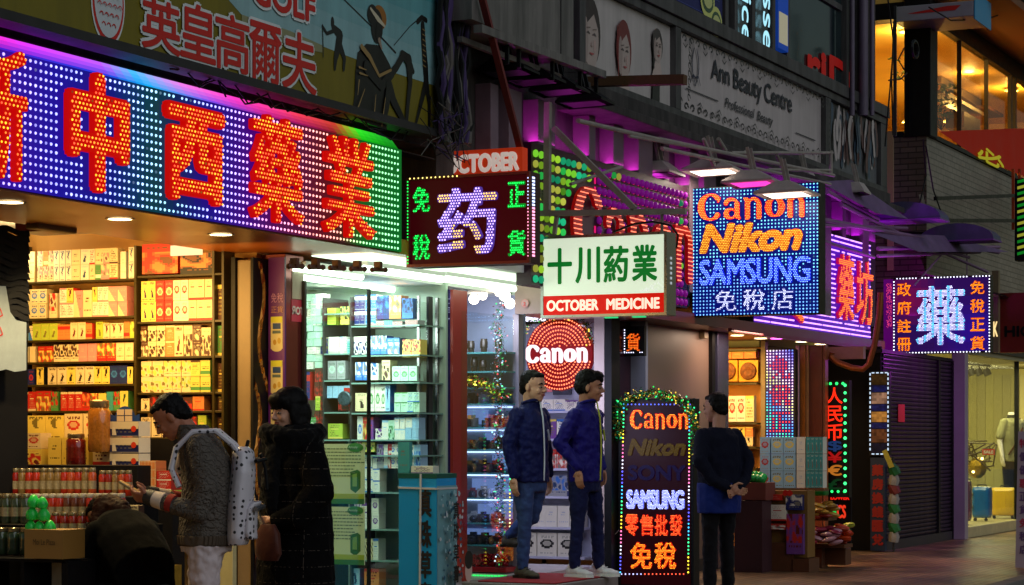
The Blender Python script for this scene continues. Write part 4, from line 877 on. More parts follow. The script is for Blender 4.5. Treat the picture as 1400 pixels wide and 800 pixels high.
# ============================================================ GOODS
def design(w_, d_, h_, base, acc, motif, seed=0):
    """carton mesh, front on local -Y, its print laid out as small coloured fields on the front"""
    rnd = random.Random(seed * 77 + hash(motif) % 1 + len(motif)); nx, nz = 14, 18; mb = MB(); dk = k4(acc, .25)
    mid = tuple(base[q] * .62 + acc[q] * .38 for q in range(3)) + (1,); flip = rnd.random() < .5; ph = rnd.uniform(0, 6); kk = rnd.uniform(.7, 1.3); soft = rnd.random() < .5
    def cell(i, j):
        u, v = (i + .5) / nx, (j + .5) / nz; ink = (dk if not soft else mid)
        ln = 1 < i < nx - 2 and (sin(i * 2.7 + j * 5.1 + ph) > -.35)
        if flip: v = 1 - v
        if motif == 'text': return acc if v > .9 else (ink if j in (15, 13, 9, 7, 5, 3) and ln and i < 4 + abs(sin(j * 3. + ph)) * 9 else (acc if j == 11 and 2 < i < 10 else base))
        if motif == 'band': return acc if .68 < v < .9 else (ink if j in (10, 8, 5) and ln else (mid if v < .08 else base))
        if motif == 'oval':
            r = ((u - .5) / .34) ** 2 + ((v - .45) / .2) ** 2; return mid if r < .35 else (acc if r < 1 else (ink if j in (15, 14, 2) and ln else base))
        if motif == 'stripe': return acc if (i + j) % 5 < 2 and .15 < v < .85 else (mid if v > .85 else base)
        if motif == 'figure':
            r = ((u - .5) / .13) ** 2 + ((v - .62) / .07) ** 2; q = abs(u - .5 - .08 * sin(v * 9 + ph)) < .1 + .12 * (.5 - v) and .16 < v < .58; return mid if r < 1 else (dk if q else (ink if j in (16, 15, 1) and ln else base))
        if motif == 'grid': return acc if (i % 3 == 1 and j % 3 == 1) else (mid if v > .86 else base)
        if motif == 'photo':
            n = sin(i * .9 * kk + ph) + sin(j * .7 * kk + ph * 2) + sin((i + j) * .5 + ph); return (acc if n > .7 else (mid if n > -.2 else (base if n > -1.2 else dk))) if v < .74 else (ink if j in (15, 3) and ln else base)
        if motif == 'split': return acc if u + v * .7 * kk < .72 else (ink if j in (14, 12, 5) and ln else base)
        if motif == 'plain': return ink if (j in (12, 10) and 3 < i < 9 and ln) or (j == 4 and ln) else base
        return base
    e = .001; X0, X1, Z0, Z1, Y = -w_ / 2, w_ / 2, 0, h_, -d_ / 2
    vs = [((X0 + (X1 - X0) * i / nx), Y, Z0 + (Z1 - Z0) * j / nz) for j in range(nz + 1) for i in range(nx + 1)]
    b = len(mb.v); mb.v += vs
    for j in range(nz):
        for i in range(nx): q = j * (nx + 1) + i; mb.f.append((q, q + 1, q + nx + 2, q + nx + 1)); mb.c.append(cell(i, j))
    D = d_ / 2; c8 = [(X0, Y, 0), (X1, Y, 0), (X1, D, 0), (X0, D, 0), (X0, Y, h_), (X1, Y, h_), (X1, D, h_), (X0, D, h_)]
    side = k4(base, .8); mb.add(c8, [(4, 5, 6, 7), (3, 2, 1, 0), (7, 6, 2, 3)], k4(base, .92)); mb.add(c8, [(5, 1, 2, 6), (0, 4, 7, 3)], acc if motif in ('band', 'figure') else side)
    me = bpy.data.meshes.new('carton'); me.from_pydata(mb.v, [], mb.f); at = me.color_attributes.new('Col', 'FLOAT_COLOR', 'CORNER'); fl = []
    for f, c in zip(mb.f, mb.c): fl.extend(tuple(c) * len(f))
    at.data.foreach_set('color', fl); me.materials.append(M_PRINT); return me
PAL = {'y': ('yellow', C(228, 204, 96)), 'w': ('white', C(228, 222, 205)), 'k': ('cream', C(225, 205, 160)), 'g': ('green', C(76, 140, 72)), 'l': ('lime', C(170, 190, 60)), 'r': ('red', C(190, 40, 30)),
       'o': ('orange', C(215, 128, 66)), 'p': ('pink', C(225, 140, 140)), 'b': ('blue', C(50, 110, 190)), 'n': ('navy', C(24, 36, 100)), 'd': ('brown', C(80, 45, 30)), 't': ('teal', C(60, 150, 150)),
       'v': ('purple', C(110, 60, 140)), 'x': ('black', C(20, 18, 20)), 'm': ('mint', C(180, 215, 190)), 's': ('pale blue', C(150, 190, 215)), 'e': ('grey', C(150, 150, 150))}
MOT = {'t': ('text', 'printed lines'), 'b': ('band', 'top band'), 'o': ('oval', 'round emblem'), 's': ('stripe', 'slanting stripes'), 'f': ('figure', 'figure print'), 'g': ('grid', 'dotted print'), 'h': ('photo', 'picture print'), 'i': ('split', 'corner print'), 'n': ('plain', 'plain face')}
ORD = ['first', 'second', 'third', 'fourth', 'fifth', 'sixth', 'seventh', 'eighth', 'ninth', 'tenth', 'eleventh', 'twelfth', 'thirteenth', 'fourteenth', 'fifteenth', 'sixteenth', 'seventeenth', 'eighteenth', 'nineteenth', 'twentieth', 'twenty-first', 'twenty-second', 'twenty-third', 'twenty-fourth', 'twenty-fifth', 'twenty-sixth', 'twenty-seventh', 'twenty-eighth', 'twenty-ninth', 'thirtieth']
_dc = {}
def carton(fr, a, z, w_, d_, h_, code, label, group, name='carton', o=0., yaw=0.):
    key = (code, round(w_, 2), round(d_, 2), round(h_, 2))
    if key not in _dc:
        b, m, ac = code[0], code[1], code[2]; _dc[key] = design(key[1] * .985, key[2], key[3] * .992, PAL[b][1], PAL[ac][1], MOT[m][0], len(_dc))
    ob = bpy.data.objects.new(name, _dc[key]); COL.objects.link(ob); p = fr.w(a + w_ / 2, z, o - d_ / 2)
    ob.location = p; ob.rotation_euler = (0, 0, fr.a + yaw); ob.scale = (w_ / key[1], d_ / key[2], h_ / key[3]); ob['label'] = label; ob['category'] = 'box'; ob['group'] = group
    return ob
def row(fr, x0_, x1_, yb, yt, codes, where, group, seed, o=0., depth=.09, wpx=(11, 22), levels=1, z=None, gap=.0, name='carton'):
    """cartons side by side from pixel column x0_ to x1_; yb is the shelf, yt the clear height above it"""
    rnd = random.Random(seed); m = (x0_ + x1_) / 2; zb = fr.z(m, yb) if z is None else z; H = (fr.z(m, yt) - fr.z(m, yb)); a = fr.s(x0_); end = fr.s(x1_); sc = abs(end - a) / (x1_ - x0_); n = 0
    while a < end - .03:
        code = rnd.choice(codes); rep = rnd.choice((1, 2, 2, 3)); wd = rnd.uniform(*wpx) * sc; lv = levels if rnd.random() < .75 else 1; h = H / lv * rnd.uniform(.84, .97) if lv > 1 else H * rnd.uniform(.8, .97)
        if lv > 1: h = H / lv * .95
        for r_ in range(rep):
            if a + wd > end + .01: a = end; break
            for q in range(lv):
                n += 1; c2 = code if rnd.random() < .85 else rnd.choice(codes)
                lvn = '' if lv == 1 else (' lower' if q == 0 else ' upper')
                carton(fr, a, zb + q * h * 1.01 + .001, wd, depth, h, c2, '%s carton, %s %s,%s %s from left, %s' % (PAL[c2[0]][0], PAL[c2[2]][0], MOT[c2[1]][1].split()[-1] if MOT[c2[1]][1].split()[-1] != 'print' else MOT[c2[1]][1], lvn, ORD[min(n - 1, 29)], where.replace(' of the', ' in the').replace('the ', '', 1)), group, name, o=o, yaw=rnd.uniform(-.05, .05) + (rnd.uniform(-.3, .3) if rnd.random() < .07 else 0))
            a += wd * (1.02 + gap)
        if rnd.random() < .12: a += wd * rnd.uniform(.2, .6)

# ============================================================ LEFT MEDICINE SHOP
LG = Perp(-3.26)
M_SHELF = mat('dark_green_shelf_edge', C(58, 48, 16), .3, nscale=10, namp=.2)
M_SG = mat('shelf_glass', C(60, 70, 40), .15)
sh = thing('display_shelving', 'wall of medicine shelves glowing amber inside the left shop', 'shelving', LG.p(180, 700, .1))
lrows = [(385, 341), (435, 393), (465, 441), (495, 470), (526, 500), (562, 533), (598, 567), (634, 604), (672, 640), (712, 680)]
for yb, yt in lrows:
    part('shelf', sh, M_SHELF, lambda b: b.box(LG, LG.s(41), LG.s(199), LG.z(120, yb) - .016, LG.z(120, yb), .14, -.0), bev=.002)
rrows = [(377, 340), (440, 382), (488, 444), (537, 492), (562, 541), (598, 566), (640, 604), (684, 648), (728, 692)]
for yb, yt in rrows:
    part('shelf', sh, M_SHELF, lambda b: b.box(LG, LG.s(203), LG.s(319), LG.z(260, yb) - .016, LG.z(260, yb), .14, -.0), bev=.002)
for x in (41, 199, 305, 318): part('upright', sh, M_SHELF, lambda b: b.bpx(LG, x, 338, x + 3, 900, .145, 0))
WARM = ['ygr', 'yfo', 'wtr', 'ktr', 'kto', 'knr', 'kir', 'ofr', 'obw', 'oty', 'kfd', 'yfd', 'lsy', 'ghw', 'gby', 'rhy', 'rok', 'pfr', 'pik', 'wob', 'khd', 'yhr', 'ktd', 'kib', 'wgr']
rowc = [['ktr', 'knr', 'kto', 'obk', 'wfb', 'phk', 'gbw', 'khp', 'ktd', 'wnr', 'wtr', 'knd'], ['ktr', 'yfr', 'kob', 'pik', 'kfd', 'wog', 'knr', 'khr', 'ktb', 'lfk', 'wfd', 'wtp', 'wog'], ['kfr', 'wob', 'mnt', 'kib', 'gby', 'gog', 'wbo', 'lhy', 'lfy', 'obr'], ['kny', 'pnk', 'phk', 'lhk', 'gfw', 'rhy', 'rfy', 'khd', 'kor'], ['lso', 'yfx', 'kfd', 'wip', 'kbx', 'nob', 'nor', 'wtb', 'yfd'], ['yfg', 'ghr', 'rhy', 'rho', 'khr', 'ybl', 'rtk', 'tnb'], ['yny', 'kor', 'rsk', 'khr', 'lnl', 'orh']]
rowc[-1] = ['yny', 'kor', 'rsk', 'khr', 'lnl', 'ohr']; rowc += [['yhr', 'rhk', 'kfd', 'lfg'], ['dhr', 'kfd', 'yny'], ['dhr', 'rhk']]
SHN = ['the top shelf', 'the second shelf', 'the third shelf', 'the fourth shelf', 'the fifth shelf', 'the sixth shelf', 'the seventh shelf', 'the eighth shelf', 'the ninth shelf', 'the lowest shelf']
for i, ((yb, yt), cs) in enumerate(zip(lrows, rowc)):
    row(LG, 44, 197, yb, yt, cs, SHN[i] + ' of the left amber bay', 'cartons on the amber medicine shelves', 20 + i, name='medicine_box', o=.12, levels=2 if yb - yt > 34 else 1, wpx=(7, 13))
rc2 = [['rho', 'xhr'], ['wor', 'rok', 'yfr', 'yfv', 'kob', 'ktr', 'wbr'], ['khd', 'ofk', 'otk', 'kfr', 'kfd', 'dhk'], ['khy', 'kgd', 'ytd', 'obk', 'khl', 'ybg'], ['otr', 'yfd', 'dhr', 'kfd'], ['yfd', 'dhr', 'kfd', 'lte']]
rc2[-1] = ['yfd', 'dhr', 'kfd', 'lty']; rc2 += [['lty', 'yhg', 'khd'], ['rhk', 'yfd', 'dhr'], ['dhr', 'khd']]
for i, ((yb, yt), cs) in enumerate(zip(rrows, rc2)):
    if i == 0: continue
    row(LG, 206, 303, yb, yt, cs, SHN[i] + ' of the right amber bay', 'cartons on the amber medicine shelves', 40 + i, name='medicine_box', o=.12, levels=2 if yb - yt > 34 else 1, wpx=(9, 13) if i < 3 else (11, 17))
    row(LG, 308, 317, yb, yt, ['lty', 'dty', 'gty'], SHN[i] + ' of the narrow amber bay', 'cartons on the amber medicine shelves', 60 + i, name='medicine_box', o=.1, levels=1, wpx=(8, 9))
carton(LG, LG.s(208), LG.z(230, 376), LG.s(257) - LG.s(208), .1, .22, 'rho', 'large red gift box on the top shelf of the right amber bay', 'gift boxes', 'gift_box', o=.13)
carton(LG, LG.s(260), LG.z(285, 376), LG.s(305) - LG.s(260), .1, .15, 'xho', 'dark gift box with gold picture on the top shelf of the right amber bay', 'gift boxes', 'gift_box', o=.13)
# big two lime packets leaning, pink tops
M_WARMP = emis('warm_ceiling_lamp', C(255, 200, 110), 9)
t = thing('ceiling_light', 'bright clustered ceiling lamps inside the left medicine shop', 'light', LG.p(55, 335, .3))
for x, y in ((48, 338), (57, 338), (50, 352), (62, 362), (44, 362)): part('bulb', t, emis('hot_bulb', C(255, 235, 180), 20), lambda b: b.sph(LG.p(x, y, .3), .035))
lamp_area('shop_light', (-4.4, 1.9, 2.9), (0, 0, 0), 1.2, 2.2, C(255, 200, 112), 66, t)
lamp_area('shop_light', (-4.15, 1.3, 2.3), (0, radians(-65), 0), .5, 1.6, C(255, 200, 112), 24, t)
t = thing('ceiling_light', 'pale flat ceiling light over the red gift box', 'light', LG.p(260, 348)); part('diffuser', t, emis('flat_lamp', C(255, 210, 150), 1.6), lambda b: b.bpx(LG.out(.15), 233, 335, 275, 349, 0, -.02))

def downlight(px, y_, zc, label, col=C(255, 225, 160), pw=10, rx=.09):
    """round recessed lamp in the soffit above pavement; px, y_ = street position"""
    f_ = Fac(y_); a = f_.s(px); c = f_.w(a, zc - .004); t = thing('downlight', label, 'light', c, 'recessed downlights in the soffits')
    part('lens', t, emis('downlight_lens_%d' % (col[2] * 99), col, 12, False), lambda b: b.lathe(c, [(rx * .8, 0), (rx * .8, .003)], 20)); part('trim', t, M_CHROME, lambda b: b.lathe(c + Vector((0, 0, -.002)), [(rx, .004), (rx, 0), (rx * .82, 0), (rx * .82, .003)], 20))
    d = bpy.data.lights.new('downlight_lamp', 'SPOT'); d.energy = pw; d.color = col[:3]; d.spot_size = radians(130); d.spot_blend = .6; d.shadow_soft_size = .06
    o = bpy.data.objects.new('downlight_lamp', d); COL.objects.link(o); o.parent = t; o.location = (0, 0, -.02)
downlight(14, .35, 2.69, 'round downlight at the left edge of the orange soffit', pw=110)
downlight(164, .35, 2.69, 'second round downlight in the orange soffit, above the cream cartons', pw=110)
downlight(302, .35, 2.69, 'unlit looking downlight in the orange soffit over the tan pillar', pw=8)
downlight(488, .3, 2.69, 'downlight beside the row of brown wall knobs', pw=8)
t = thing('sign_bracket_row', 'row of four small brown twin-knob brackets under the orange soffit', 'bracket', Fac(.2).p(460, 368)); f_ = Fac(.1)
for k in range(5):
    x = 395 + k * 28.5; y = 356 + k * 1.2
    part('bracket', t, mat('brown_bracket', C(96, 52, 20), .4, nscale=8, namp=.2), lambda b: (b.bar(f_.p(x + 8, y - 3), f_.p(x + 8, y + 8), .05, .04), b.bar(f_.p(x, y + 8), f_.p(x + 17, y + 8.5), .03, .03), b.sph(f_.p(x, y + 8), .02), b.sph(f_.p(x + 18, y + 8.5), .02)))

# ---- counter goods in front of the shelves
CT = Perp(-4.25)
t = thing('goods_table', 'stepped black counter carrying jars and cartons in front of the amber shelves', 'table', CT.p(90, 900, -.3))
tiers = [(-4.9, 636, -30, 188), (-6.0, 678, -30, 185), (-6.3, 716, -30, 190), (-6.6, 758, -40, 150)]
for x, y, l, r in tiers:
    f_ = Perp(x); part('tier', t, M_DARK, lambda b: b.box(f_, f_.s(l), f_.s(r), 0, f_.z(90, y), 0, -.24), bev=.004)
rnd = random.Random(9)
for k, (x, yb, yt, codes, nm) in enumerate(((-4.0, 636, 590, ['yny', 'kor', 'rsk', 'khr', 'lfg', 'ktr', 'yhr'], 'back step of the counter'), (-3.8, 600, 563, ['yfy', 'pfr', 'kfr', 'kor', 'lno', 'khr'], 'the raised back row of the counter'))):
    f_ = Perp(x); row(f_, 34, 150, yb, yt, codes, nm, 'cartons on the counter', 90 + k, o=-.02, levels=2 if k == 0 else 1, wpx=(14, 26), depth=.12)
part('back_step', t, M_DARK, lambda b: b.box(Perp(-3.8), Perp(-3.8).s(30), Perp(-3.8).s(235), .0, Perp(-3.8).z(90, 600), -.02, -.16))
f_ = Perp(-4.02)
# blue and white stacked cartons with round topper
for k in range(3):
    c = carton(f_, f_.s(151), f_.z(170, 641 - k * 22), f_.s(191) - f_.s(151), .14, f_.z(170, 620) - f_.z(170, 641), 'nbw', '%s blue and white carton with a red seal in the stack beside the young man' % ('bottom', 'middle', 'top')[k], 'blue and white cartons', 'carton', o=.01)
    a = f_.s(151); z = f_.z(170, 641 - k * 22); W_ = f_.s(191) - a; H_ = f_.z(170, 620) - f_.z(170, 641)
    mb = MB(); mb.box(f_, a + .002, a + W_ - .002, z + H_ * .5, z + H_ * .98, .012, .0125, C(225, 215, 190)); mb.ell(f_, a + W_ * .83, z + H_ * .5, .022, .022, .0135, C(215, 60, 30), 14); mb.poly(f_, [(a + W_ * .1, z + .01), (a + W_ * .25, z + .01), (a + W_ * .2, z + H_ * .6), (a + W_ * .1, z + H_ * .6)], .0135, C(230, 225, 210))
    d = mb.build('printed_face', M_PRINT, None)
    d.location = d.location - c.location; d.parent = c; d.matrix_parent_inverse = c.matrix_basis.inverted() @ Matrix.Translation(c.location)
mb = MB(); pts = [(f_.s(151), f_.z(170, 577)), (f_.s(151), f_.z(170, 566))] + [(f_.s(171) + .085 * cos(q), f_.z(170, 572) + .085 * sin(q)) for q in [pi - .2 - i * (pi - .4) / 10 for i in range(11)]] + [(f_.s(191), f_.z(170, 566)), (f_.s(191), f_.z(170, 577))]
mb.poly(f_, pts, .0, C(30, 70, 150)); 
for i in range(2):
    for j in range(2): mb.box(f_, f_.s(160.5 + i * 11), f_.s(170 + i * 11), f_.z(170, 577 - j * 9.2), f_.z(170, 569 - j * 9.2), .002, .006, C(225, 205, 180))
mb.build('display_topper', M_PRINT, label='blue round-topped display card with four pale squares above the blue and white cartons', cat='display card')
for k in range(5):
    f2 = Perp(-4.75); carton(f2, f2.s(191), f2.z(205, 686 - k * 11.2), f2.s(213) - f2.s(191), .12, f2.z(205, 675) - f2.z(205, 686), 'ogk', 'orange carton, number %s from the bottom of the slim stack by the phone' % ORD[k], 'orange cartons', 'carton')
    if k < 3: carton(f2, f2.s(214), f2.z(220, 683 - k * 13), f2.s(234) - f2.s(214), .12, f2.z(220, 670) - f2.z(220, 683), ('ybl', 'rtw', 'rtw')[k], ('lime carton under two red ones behind the phone', 'lower red carton behind the phone', 'upper red carton behind the phone')[k], 'red cartons', 'carton')
part('tier', t, M_DARK, lambda b: b.box(Perp(-4.75), Perp(-4.75).s(190), Perp(-4.75).s(236), 0, Perp(-4.75).z(205, 687), .0, -.14))
M_JAR = mat('jar_contents', attr=True, rough=.12, nscale=60, namp=.5, coat=.6)
M_LID = mat('jar_lid', C(170, 150, 110), .25, .7)
_jm = {}
def jar(f_, x, yb, h, r, col, label, lid=None, name='jar', group='jars on the counter'):
    c = f_.p(x, yb); key = (round(h, 3), round(r, 3), col)
    if key not in _jm:
        b = MB(); lb = k4(C(200, 180, 140), .8); b.lathe((0, 0, 0), [(r * .9, 0), (r, h * .04), (r, h * .25), (r, h * .55), (r, h * .78), (r * .8, h * .86)], 12, [col, col, lb if r < .04 else col, col, col]); o = b.build('glass_jar', M_JAR, None, smooth=True, origin=(0, 0, 0)); m1 = o.data; bpy.data.objects.remove(o)
        b = MB(); b.lathe((0, 0, h * .86), [(r * .82, 0), (r * .86, .004), (r * .86, h * .13), (r * .78, h * .15)], 12); o = b.build('lid', lid or M_LID, None, smooth=True, origin=(0, 0, 0)); m2 = o.data; bpy.data.objects.remove(o); _jm[key] = (m1, m2)
    m1, m2 = _jm[key]; t = bpy.data.objects.new(name, m1); COL.objects.link(t); t.location = c; t['label'] = label; t['category'] = 'jar'; t['group'] = group
    l = bpy.data.objects.new('lid', m2); COL.objects.link(l); l.parent = t; return t
rnd = random.Random(31)
JC = [C(190, 50, 24), C(160, 34, 20), C(150, 118, 66), C(200, 84, 40), C(110, 56, 34)]
for k in range(15): jar(Perp(-5.95), -8 + k * 9.6 + rnd.uniform(-.6, .6), 678, .165, .024, JC[[0, 0, 0, 1, 2, 0, 0, 2, 2, 2, 0, 3, 0, 2, 3][k]], '%s jar from the left in the back row of the counter' % ORD[k])
for k in range(13): jar(Perp(-6.25), 40 + k * 10.5, 714, .165, .026, JC[[1, 4, 1, 0, 0, 4, 4, 4, 0, 3, 2, 1, 0][k]], '%s jar from the left in the middle row of the counter' % ORD[k], mat('pale_lid', C(190, 180, 160), .4))
for k in range(4): jar(Perp(-6.6), -4 + k * 13, 716, .17, .034, C(66, 74, 50), '%s wide labelled jar from the left near the lime pears' % ORD[k], name='label_jar')
for k in range(3): jar(Perp(-6.7), 2 + k * 17, 758, .15, .04, C(50, 66, 44), '%s wide jar from the left on the bottom step' % ORD[k], name='label_jar')
for k in range(7): jar(Perp(-6.55), 88 + k * 8.6, 757, .14, .02, C(70, 40, 66), '%s dark bottle from the left beside the gold carton' % ORD[k], name='bottle')
for k in range(4): jar(Perp(-6.45), 76 + k * 12, 734, .14, .025, JC[1], '%s red bottle from the left under the middle row' % ORD[k], name='bottle')
f_ = Perp(-5.0); part('tier', t, M_DARK, lambda b: b.box(Perp(-6.6), Perp(-6.6).s(-30), Perp(-6.6).s(40), Perp(-6.6).z(0, 722), Perp(-6.6).z(0, 717) - .001, .05, -.12))
big = jar(Perp(-4.1), 104, 636, .22, .07, C(110, 26, 20), 'squat red jar with cream lid between the cartons on the counter', name='label_jar'); jar(Perp(-4.05), 136, 618, .36, .08, C(170, 110, 40), 'large amber honey jar standing behind the squat red jar', name='label_jar')
for k in range(5): jar(Perp(-5.9), 140 + k * 9, 678, .15, .022, JC[k % 4], '%s small jar from the left at the right end of the back row' % ORD[k])
for k, (l, r, yb, yt, X_, cs, w_) in enumerate(((96, 182, 757, 742, -6.55, ['rhk', 'kfd', 'dhr', 'wtr'], 'bottom step, right half'), (150, 186, 716, 690, -6.25, ['rhk', 'ofk', 'kfd'], 'middle step, right end'))): row(Perp(X_), l, r, yb, yt, cs, w_, 'cartons on the counter', 130 + k, wpx=(9, 13), depth=.06, o=-.01)
# lime green pears of plastic, gold carton
LM = mat('lime_plastic', C(40, 215, 80), .3, nscale=6, namp=.1)
for k, (x, y, r, l) in enumerate(((46, 686, .045, 'topmost'), (58, 688, .04, 'upper right'), (44, 703, .045, 'middle left'), (60, 704, .045, 'middle right'), (42, 720, .04, 'bottom left'), (54, 721, .04, 'bottom centre'), (68, 721, .045, 'bottom right'))):
    c = Perp(-6.85).p(x, y); r *= .82; b = MB(); b.lathe(c - Vector((0, 0, r)), [(.002, 0), (r * .8, r * .2), (r, r * .8), (r * .8, r * 1.4), (r * .45, r * 1.9), (.004, r * 2.1)], 12); b.build('plastic_pear', LM, smooth=True, label='%s lime green plastic pouch in the heap above the gold carton' % l, cat='pouch', group='lime green pouches')
f_ = Perp(-6.95); g_ = carton(f_, f_.s(33), f_.z(60, 764), f_.s(86) - f_.s(33), .2, f_.z(60, 724) - f_.z(60, 764), 'onk', 'gold cardboard carton with thin lettering under the lime pouches', 'gold cartons', 'gold_carton')
g_.data = g_.data.copy(); at = g_.data.color_attributes['Col'].data
for q in at: q.color = C(150, 110, 50)
mb = MB(); mb.geo(f_, T('Moi Le Plaza'), f_.s(46), f_.z(60, 745), f_.s(76) - f_.s(46), .03, .003, C(50, 30, 10)); lt = mb.build('printed_name', M_PRINT, None); lt.location = lt.location - g_.location; lt.parent = g_; lt.matrix_parent_inverse = g_.matrix_basis.inverted() @ Matrix.Translation(g_.location)
f_ = Perp(-6.9); t = thing('cube_shelf', 'black framed cube shelf with pale insides at the bottom left', 'shelf', f_.p(40, 850))
part('cube_frame', t, M_DARK, lambda b: [b.bpx(f_, *q, 0, -.25) for q in ((-30, 764, 90, 768), (-30, 768, -26, 900), (28, 768, 33, 900), (84, 768, 93, 900))]); part('insert', t, M_CREAM, lambda b: (b.bpx(f_, 5, 776, 27, 900, -.2, -.22), b.bpx(f_, 40, 772, 80, 900, -.2, -.22)))
t = thing('gold_sachet_box', 'glittering gold box behind the crouching woman\'s shoulder', 'box', Perp(-5.1).p(222, 790)); part('box', t, mat('gold_foil', C(190, 150, 50), .3, .6, nscale=30, namp=.5), lambda b: b.bpx(Perp(-5.1), 212, 773, 236, 802, 0, -.1)); part('stand', t, M_DARK, lambda b: b.bpx(Perp(-5.1), 208, 803, 240, 990, 0, -.1))

# gold panel, purple column with three cans, red reflective pillar
f_ = Fac(.84); g_ = Perp(Fac(.70).s(390) - .03)
t = thing('gold_reflective_panel', 'narrow glossy gold panel between the tan pillar and the purple column', 'panel', f_.p(355, 900))
def swirl(b):
    a0, a1 = f_.s(346), f_.s(366); z0, z1 = 0, f_.z(355, 358); n, k_ = 6, 60
    P = [[f_.w(a0 + (a1 - a0) * i / n, z0 + (z1 - z0) * j / k_, .02 * sin(i * 1.3 + 2.3 * sin(j * .31) + j * .2)) for i in range(n + 1)] for j in range(k_ + 1)]
    for j in range(k_):
        for i in range(n): b.add([P[j][i], P[j][i + 1], P[j + 1][i + 1], P[j + 1][i]], [(0, 1, 2, 3)])
part('panel', t, mat('gold_gloss', C(200, 130, 50), .2, .75, nscale=4, namp=.6), swirl)
t = thing('advertising_column', 'purple column printed with a stack of yellow cans behind the woman', 'column', g_.p(378, 1000))
part('shaft', t, mat('purple_print', C(96, 34, 130), .35, nscale=3, namp=.15), lambda b: b.bpx(g_, 367, 352, 389, 1000, 0, -.02))
for k, y in enumerate((433, 493, 552, 612)):
    def cn(b):
        b.bpx(g_, 370.5, y, 386.5, y + 44, .0, .003, C(220, 210, 150)); b.ell(g_, g_.s(378.5), g_.z(378, y + 44), .043, .02, .001, C(220, 210, 150)); b.bpx(g_, 371, y, 386, y + 8, .004, .006, C(210, 215, 60)); b.bpx(g_, 373.5, y + 9, 384, y + 17, .004, .006, C(30, 70, 130)); b.bpx(g_, 373, y + 19, 384, y + 23, .004, .006, C(90, 110, 110)); b.ell(g_, g_.s(376), g_.z(378, y + 35), .014, .02, .004, C(190, 150, 50)); b.ell(g_, g_.s(382), g_.z(378, y + 33), .013, .022, .004, C(200, 170, 70))
    part('can_print', t, M_PRINT, cn)
part('lettering', t, M_PRINT, lambda b: (b.geo(g_, T('免稅'), g_.s(371), g_.z(378, 414), .1, .07, .002, C(190, 140, 200)), b.geo(g_, T('正貨'), g_.s(371), g_.z(378, 428), .1, .05, .002, C(190, 140, 120))))
f_ = Fac(.70); t = thing('reflective_pillar', 'polished red brown pillar with painted-on reflected lettering left of the glass showcase', 'pillar', f_.p(402, 1000))
part('shaft', t, mat('polished_maroon', C(130, 60, 60), .12, .55, nscale=2, namp=.4), lambda b: b.box(f_, f_.s(390), f_.s(415), 0, 2.68, 0, -.2), bev=.004)
part('painted_reflection_panel', t, M_CREAM, lambda b: b.box(f_, f_.s(399), f_.s(414.5), f_.z(406, 409), f_.z(406, 372), .001, .004))  # reflection of the sign painted on as a pale panel and reversed letters
part('painted_reflected_lettering', t, M_PRINT, lambda b: (b.box(f_, f_.s(398), f_.s(414.5), f_.z(406, 440), f_.z(406, 410), .001, .004, C(200, 60, 90)), b.geo(f_, T('ЯOT'), f_.s(398.5), f_.z(406, 430), f_.s(414) - f_.s(398.5), .055, .005, C(230, 220, 225), dil=.004)))
# ============================================================ GLASS SHOWCASE
XS = -.9; SB = Perp(XS)
t = thing('glass_showcase', 'cool white glass showcase full of medicine boxes behind the woman', 'showcase', SB.p(500, 900))
M_WSH = mat('white_green_laminate', C(176, 196, 180), .4, nscale=3, namp=.08)
part('back_panel', t, M_WSH, lambda b: b.box(SB, SB.s(415) - .6, SB.s(600), .1, 2.62, -.12, -.16))
part('side_panel', t, M_WSH, lambda b: b.box(G0, -2.9, XS, .1, 2.6, -1.9, -1.94))
part('ceiling_panel', t, M_WHITE, lambda b: b.box(G0, -2.95, 1.0, 2.60, 2.64, -.64, -1.95))
part('base', t, M_WSH, lambda b: b.box(G0, -2.78, XS, 0, .12, -.74, -1.9))
f_ = Fac(.68)
part('glass_pane', t, M_GLASS, lambda b: b.box(f_, f_.s(416), f_.s(504), .1, 2.45, 0, -.006)); part('glass_pane', t, M_GLASS, lambda b: b.box(f_, f_.s(505), f_.s(584), .1, 2.45, 0, -.006))
for px, wd, m in ((415, .03, M_STEELD), (503.5, .025, M_BLK), (572, .018, M_CHROME), (585, .07, M_STEELD), (597, .05, M_CHROME)): part('mullion', t, m, lambda b: b.box(f_, f_.s(px), f_.s(px) + wd, 0, 2.5, .01, -.015), bev=.003)
rows5 = [(430, 398), (447, 404), (486, 458), (521, 488), (563, 528), (601, 570), (618, 590), (672, 622), (722, 678), (764, 730), (812, 770)]
cool = ['wts', 'ssw', 'wtm', 'mtw', 'eni', 'snb', 'bhw', 'wbn', 'wob', 'mhg', 'tgw']
cool = [c for c in cool if c != 'eni'] + ['ent']
def shelf5(x0_, x1_, y, th=.012): part('shelf', t, mat('cool_shelf_glass', C(110, 140, 130), .15), lambda b: b.box(SB, SB.s(x0_), SB.s(x1_), SB.z((x0_ + x1_) / 2, y) - th, SB.z((x0_ + x1_) / 2, y), .3, -.12))
for y in (431, 485, 521, 564, 601): shelf5(468, 504, y)
for y in (447, 487, 524, 565, 601, 622, 672, 722, 764): shelf5(505, 597, y)
for x in (466, 503): part('divider', t, M_STEELD, lambda b: b.box(SB, SB.s(x), SB.s(x + 2), .1, 2.5, .3, -.1))
grp = 'cartons in the glass showcase'
def R5(x0_, x1_, yb, yt, codes, where, seed, **k): row(SB, x0_, x1_, yb, yt, codes, where, grp, seed, o=.26, depth=.12, **k)
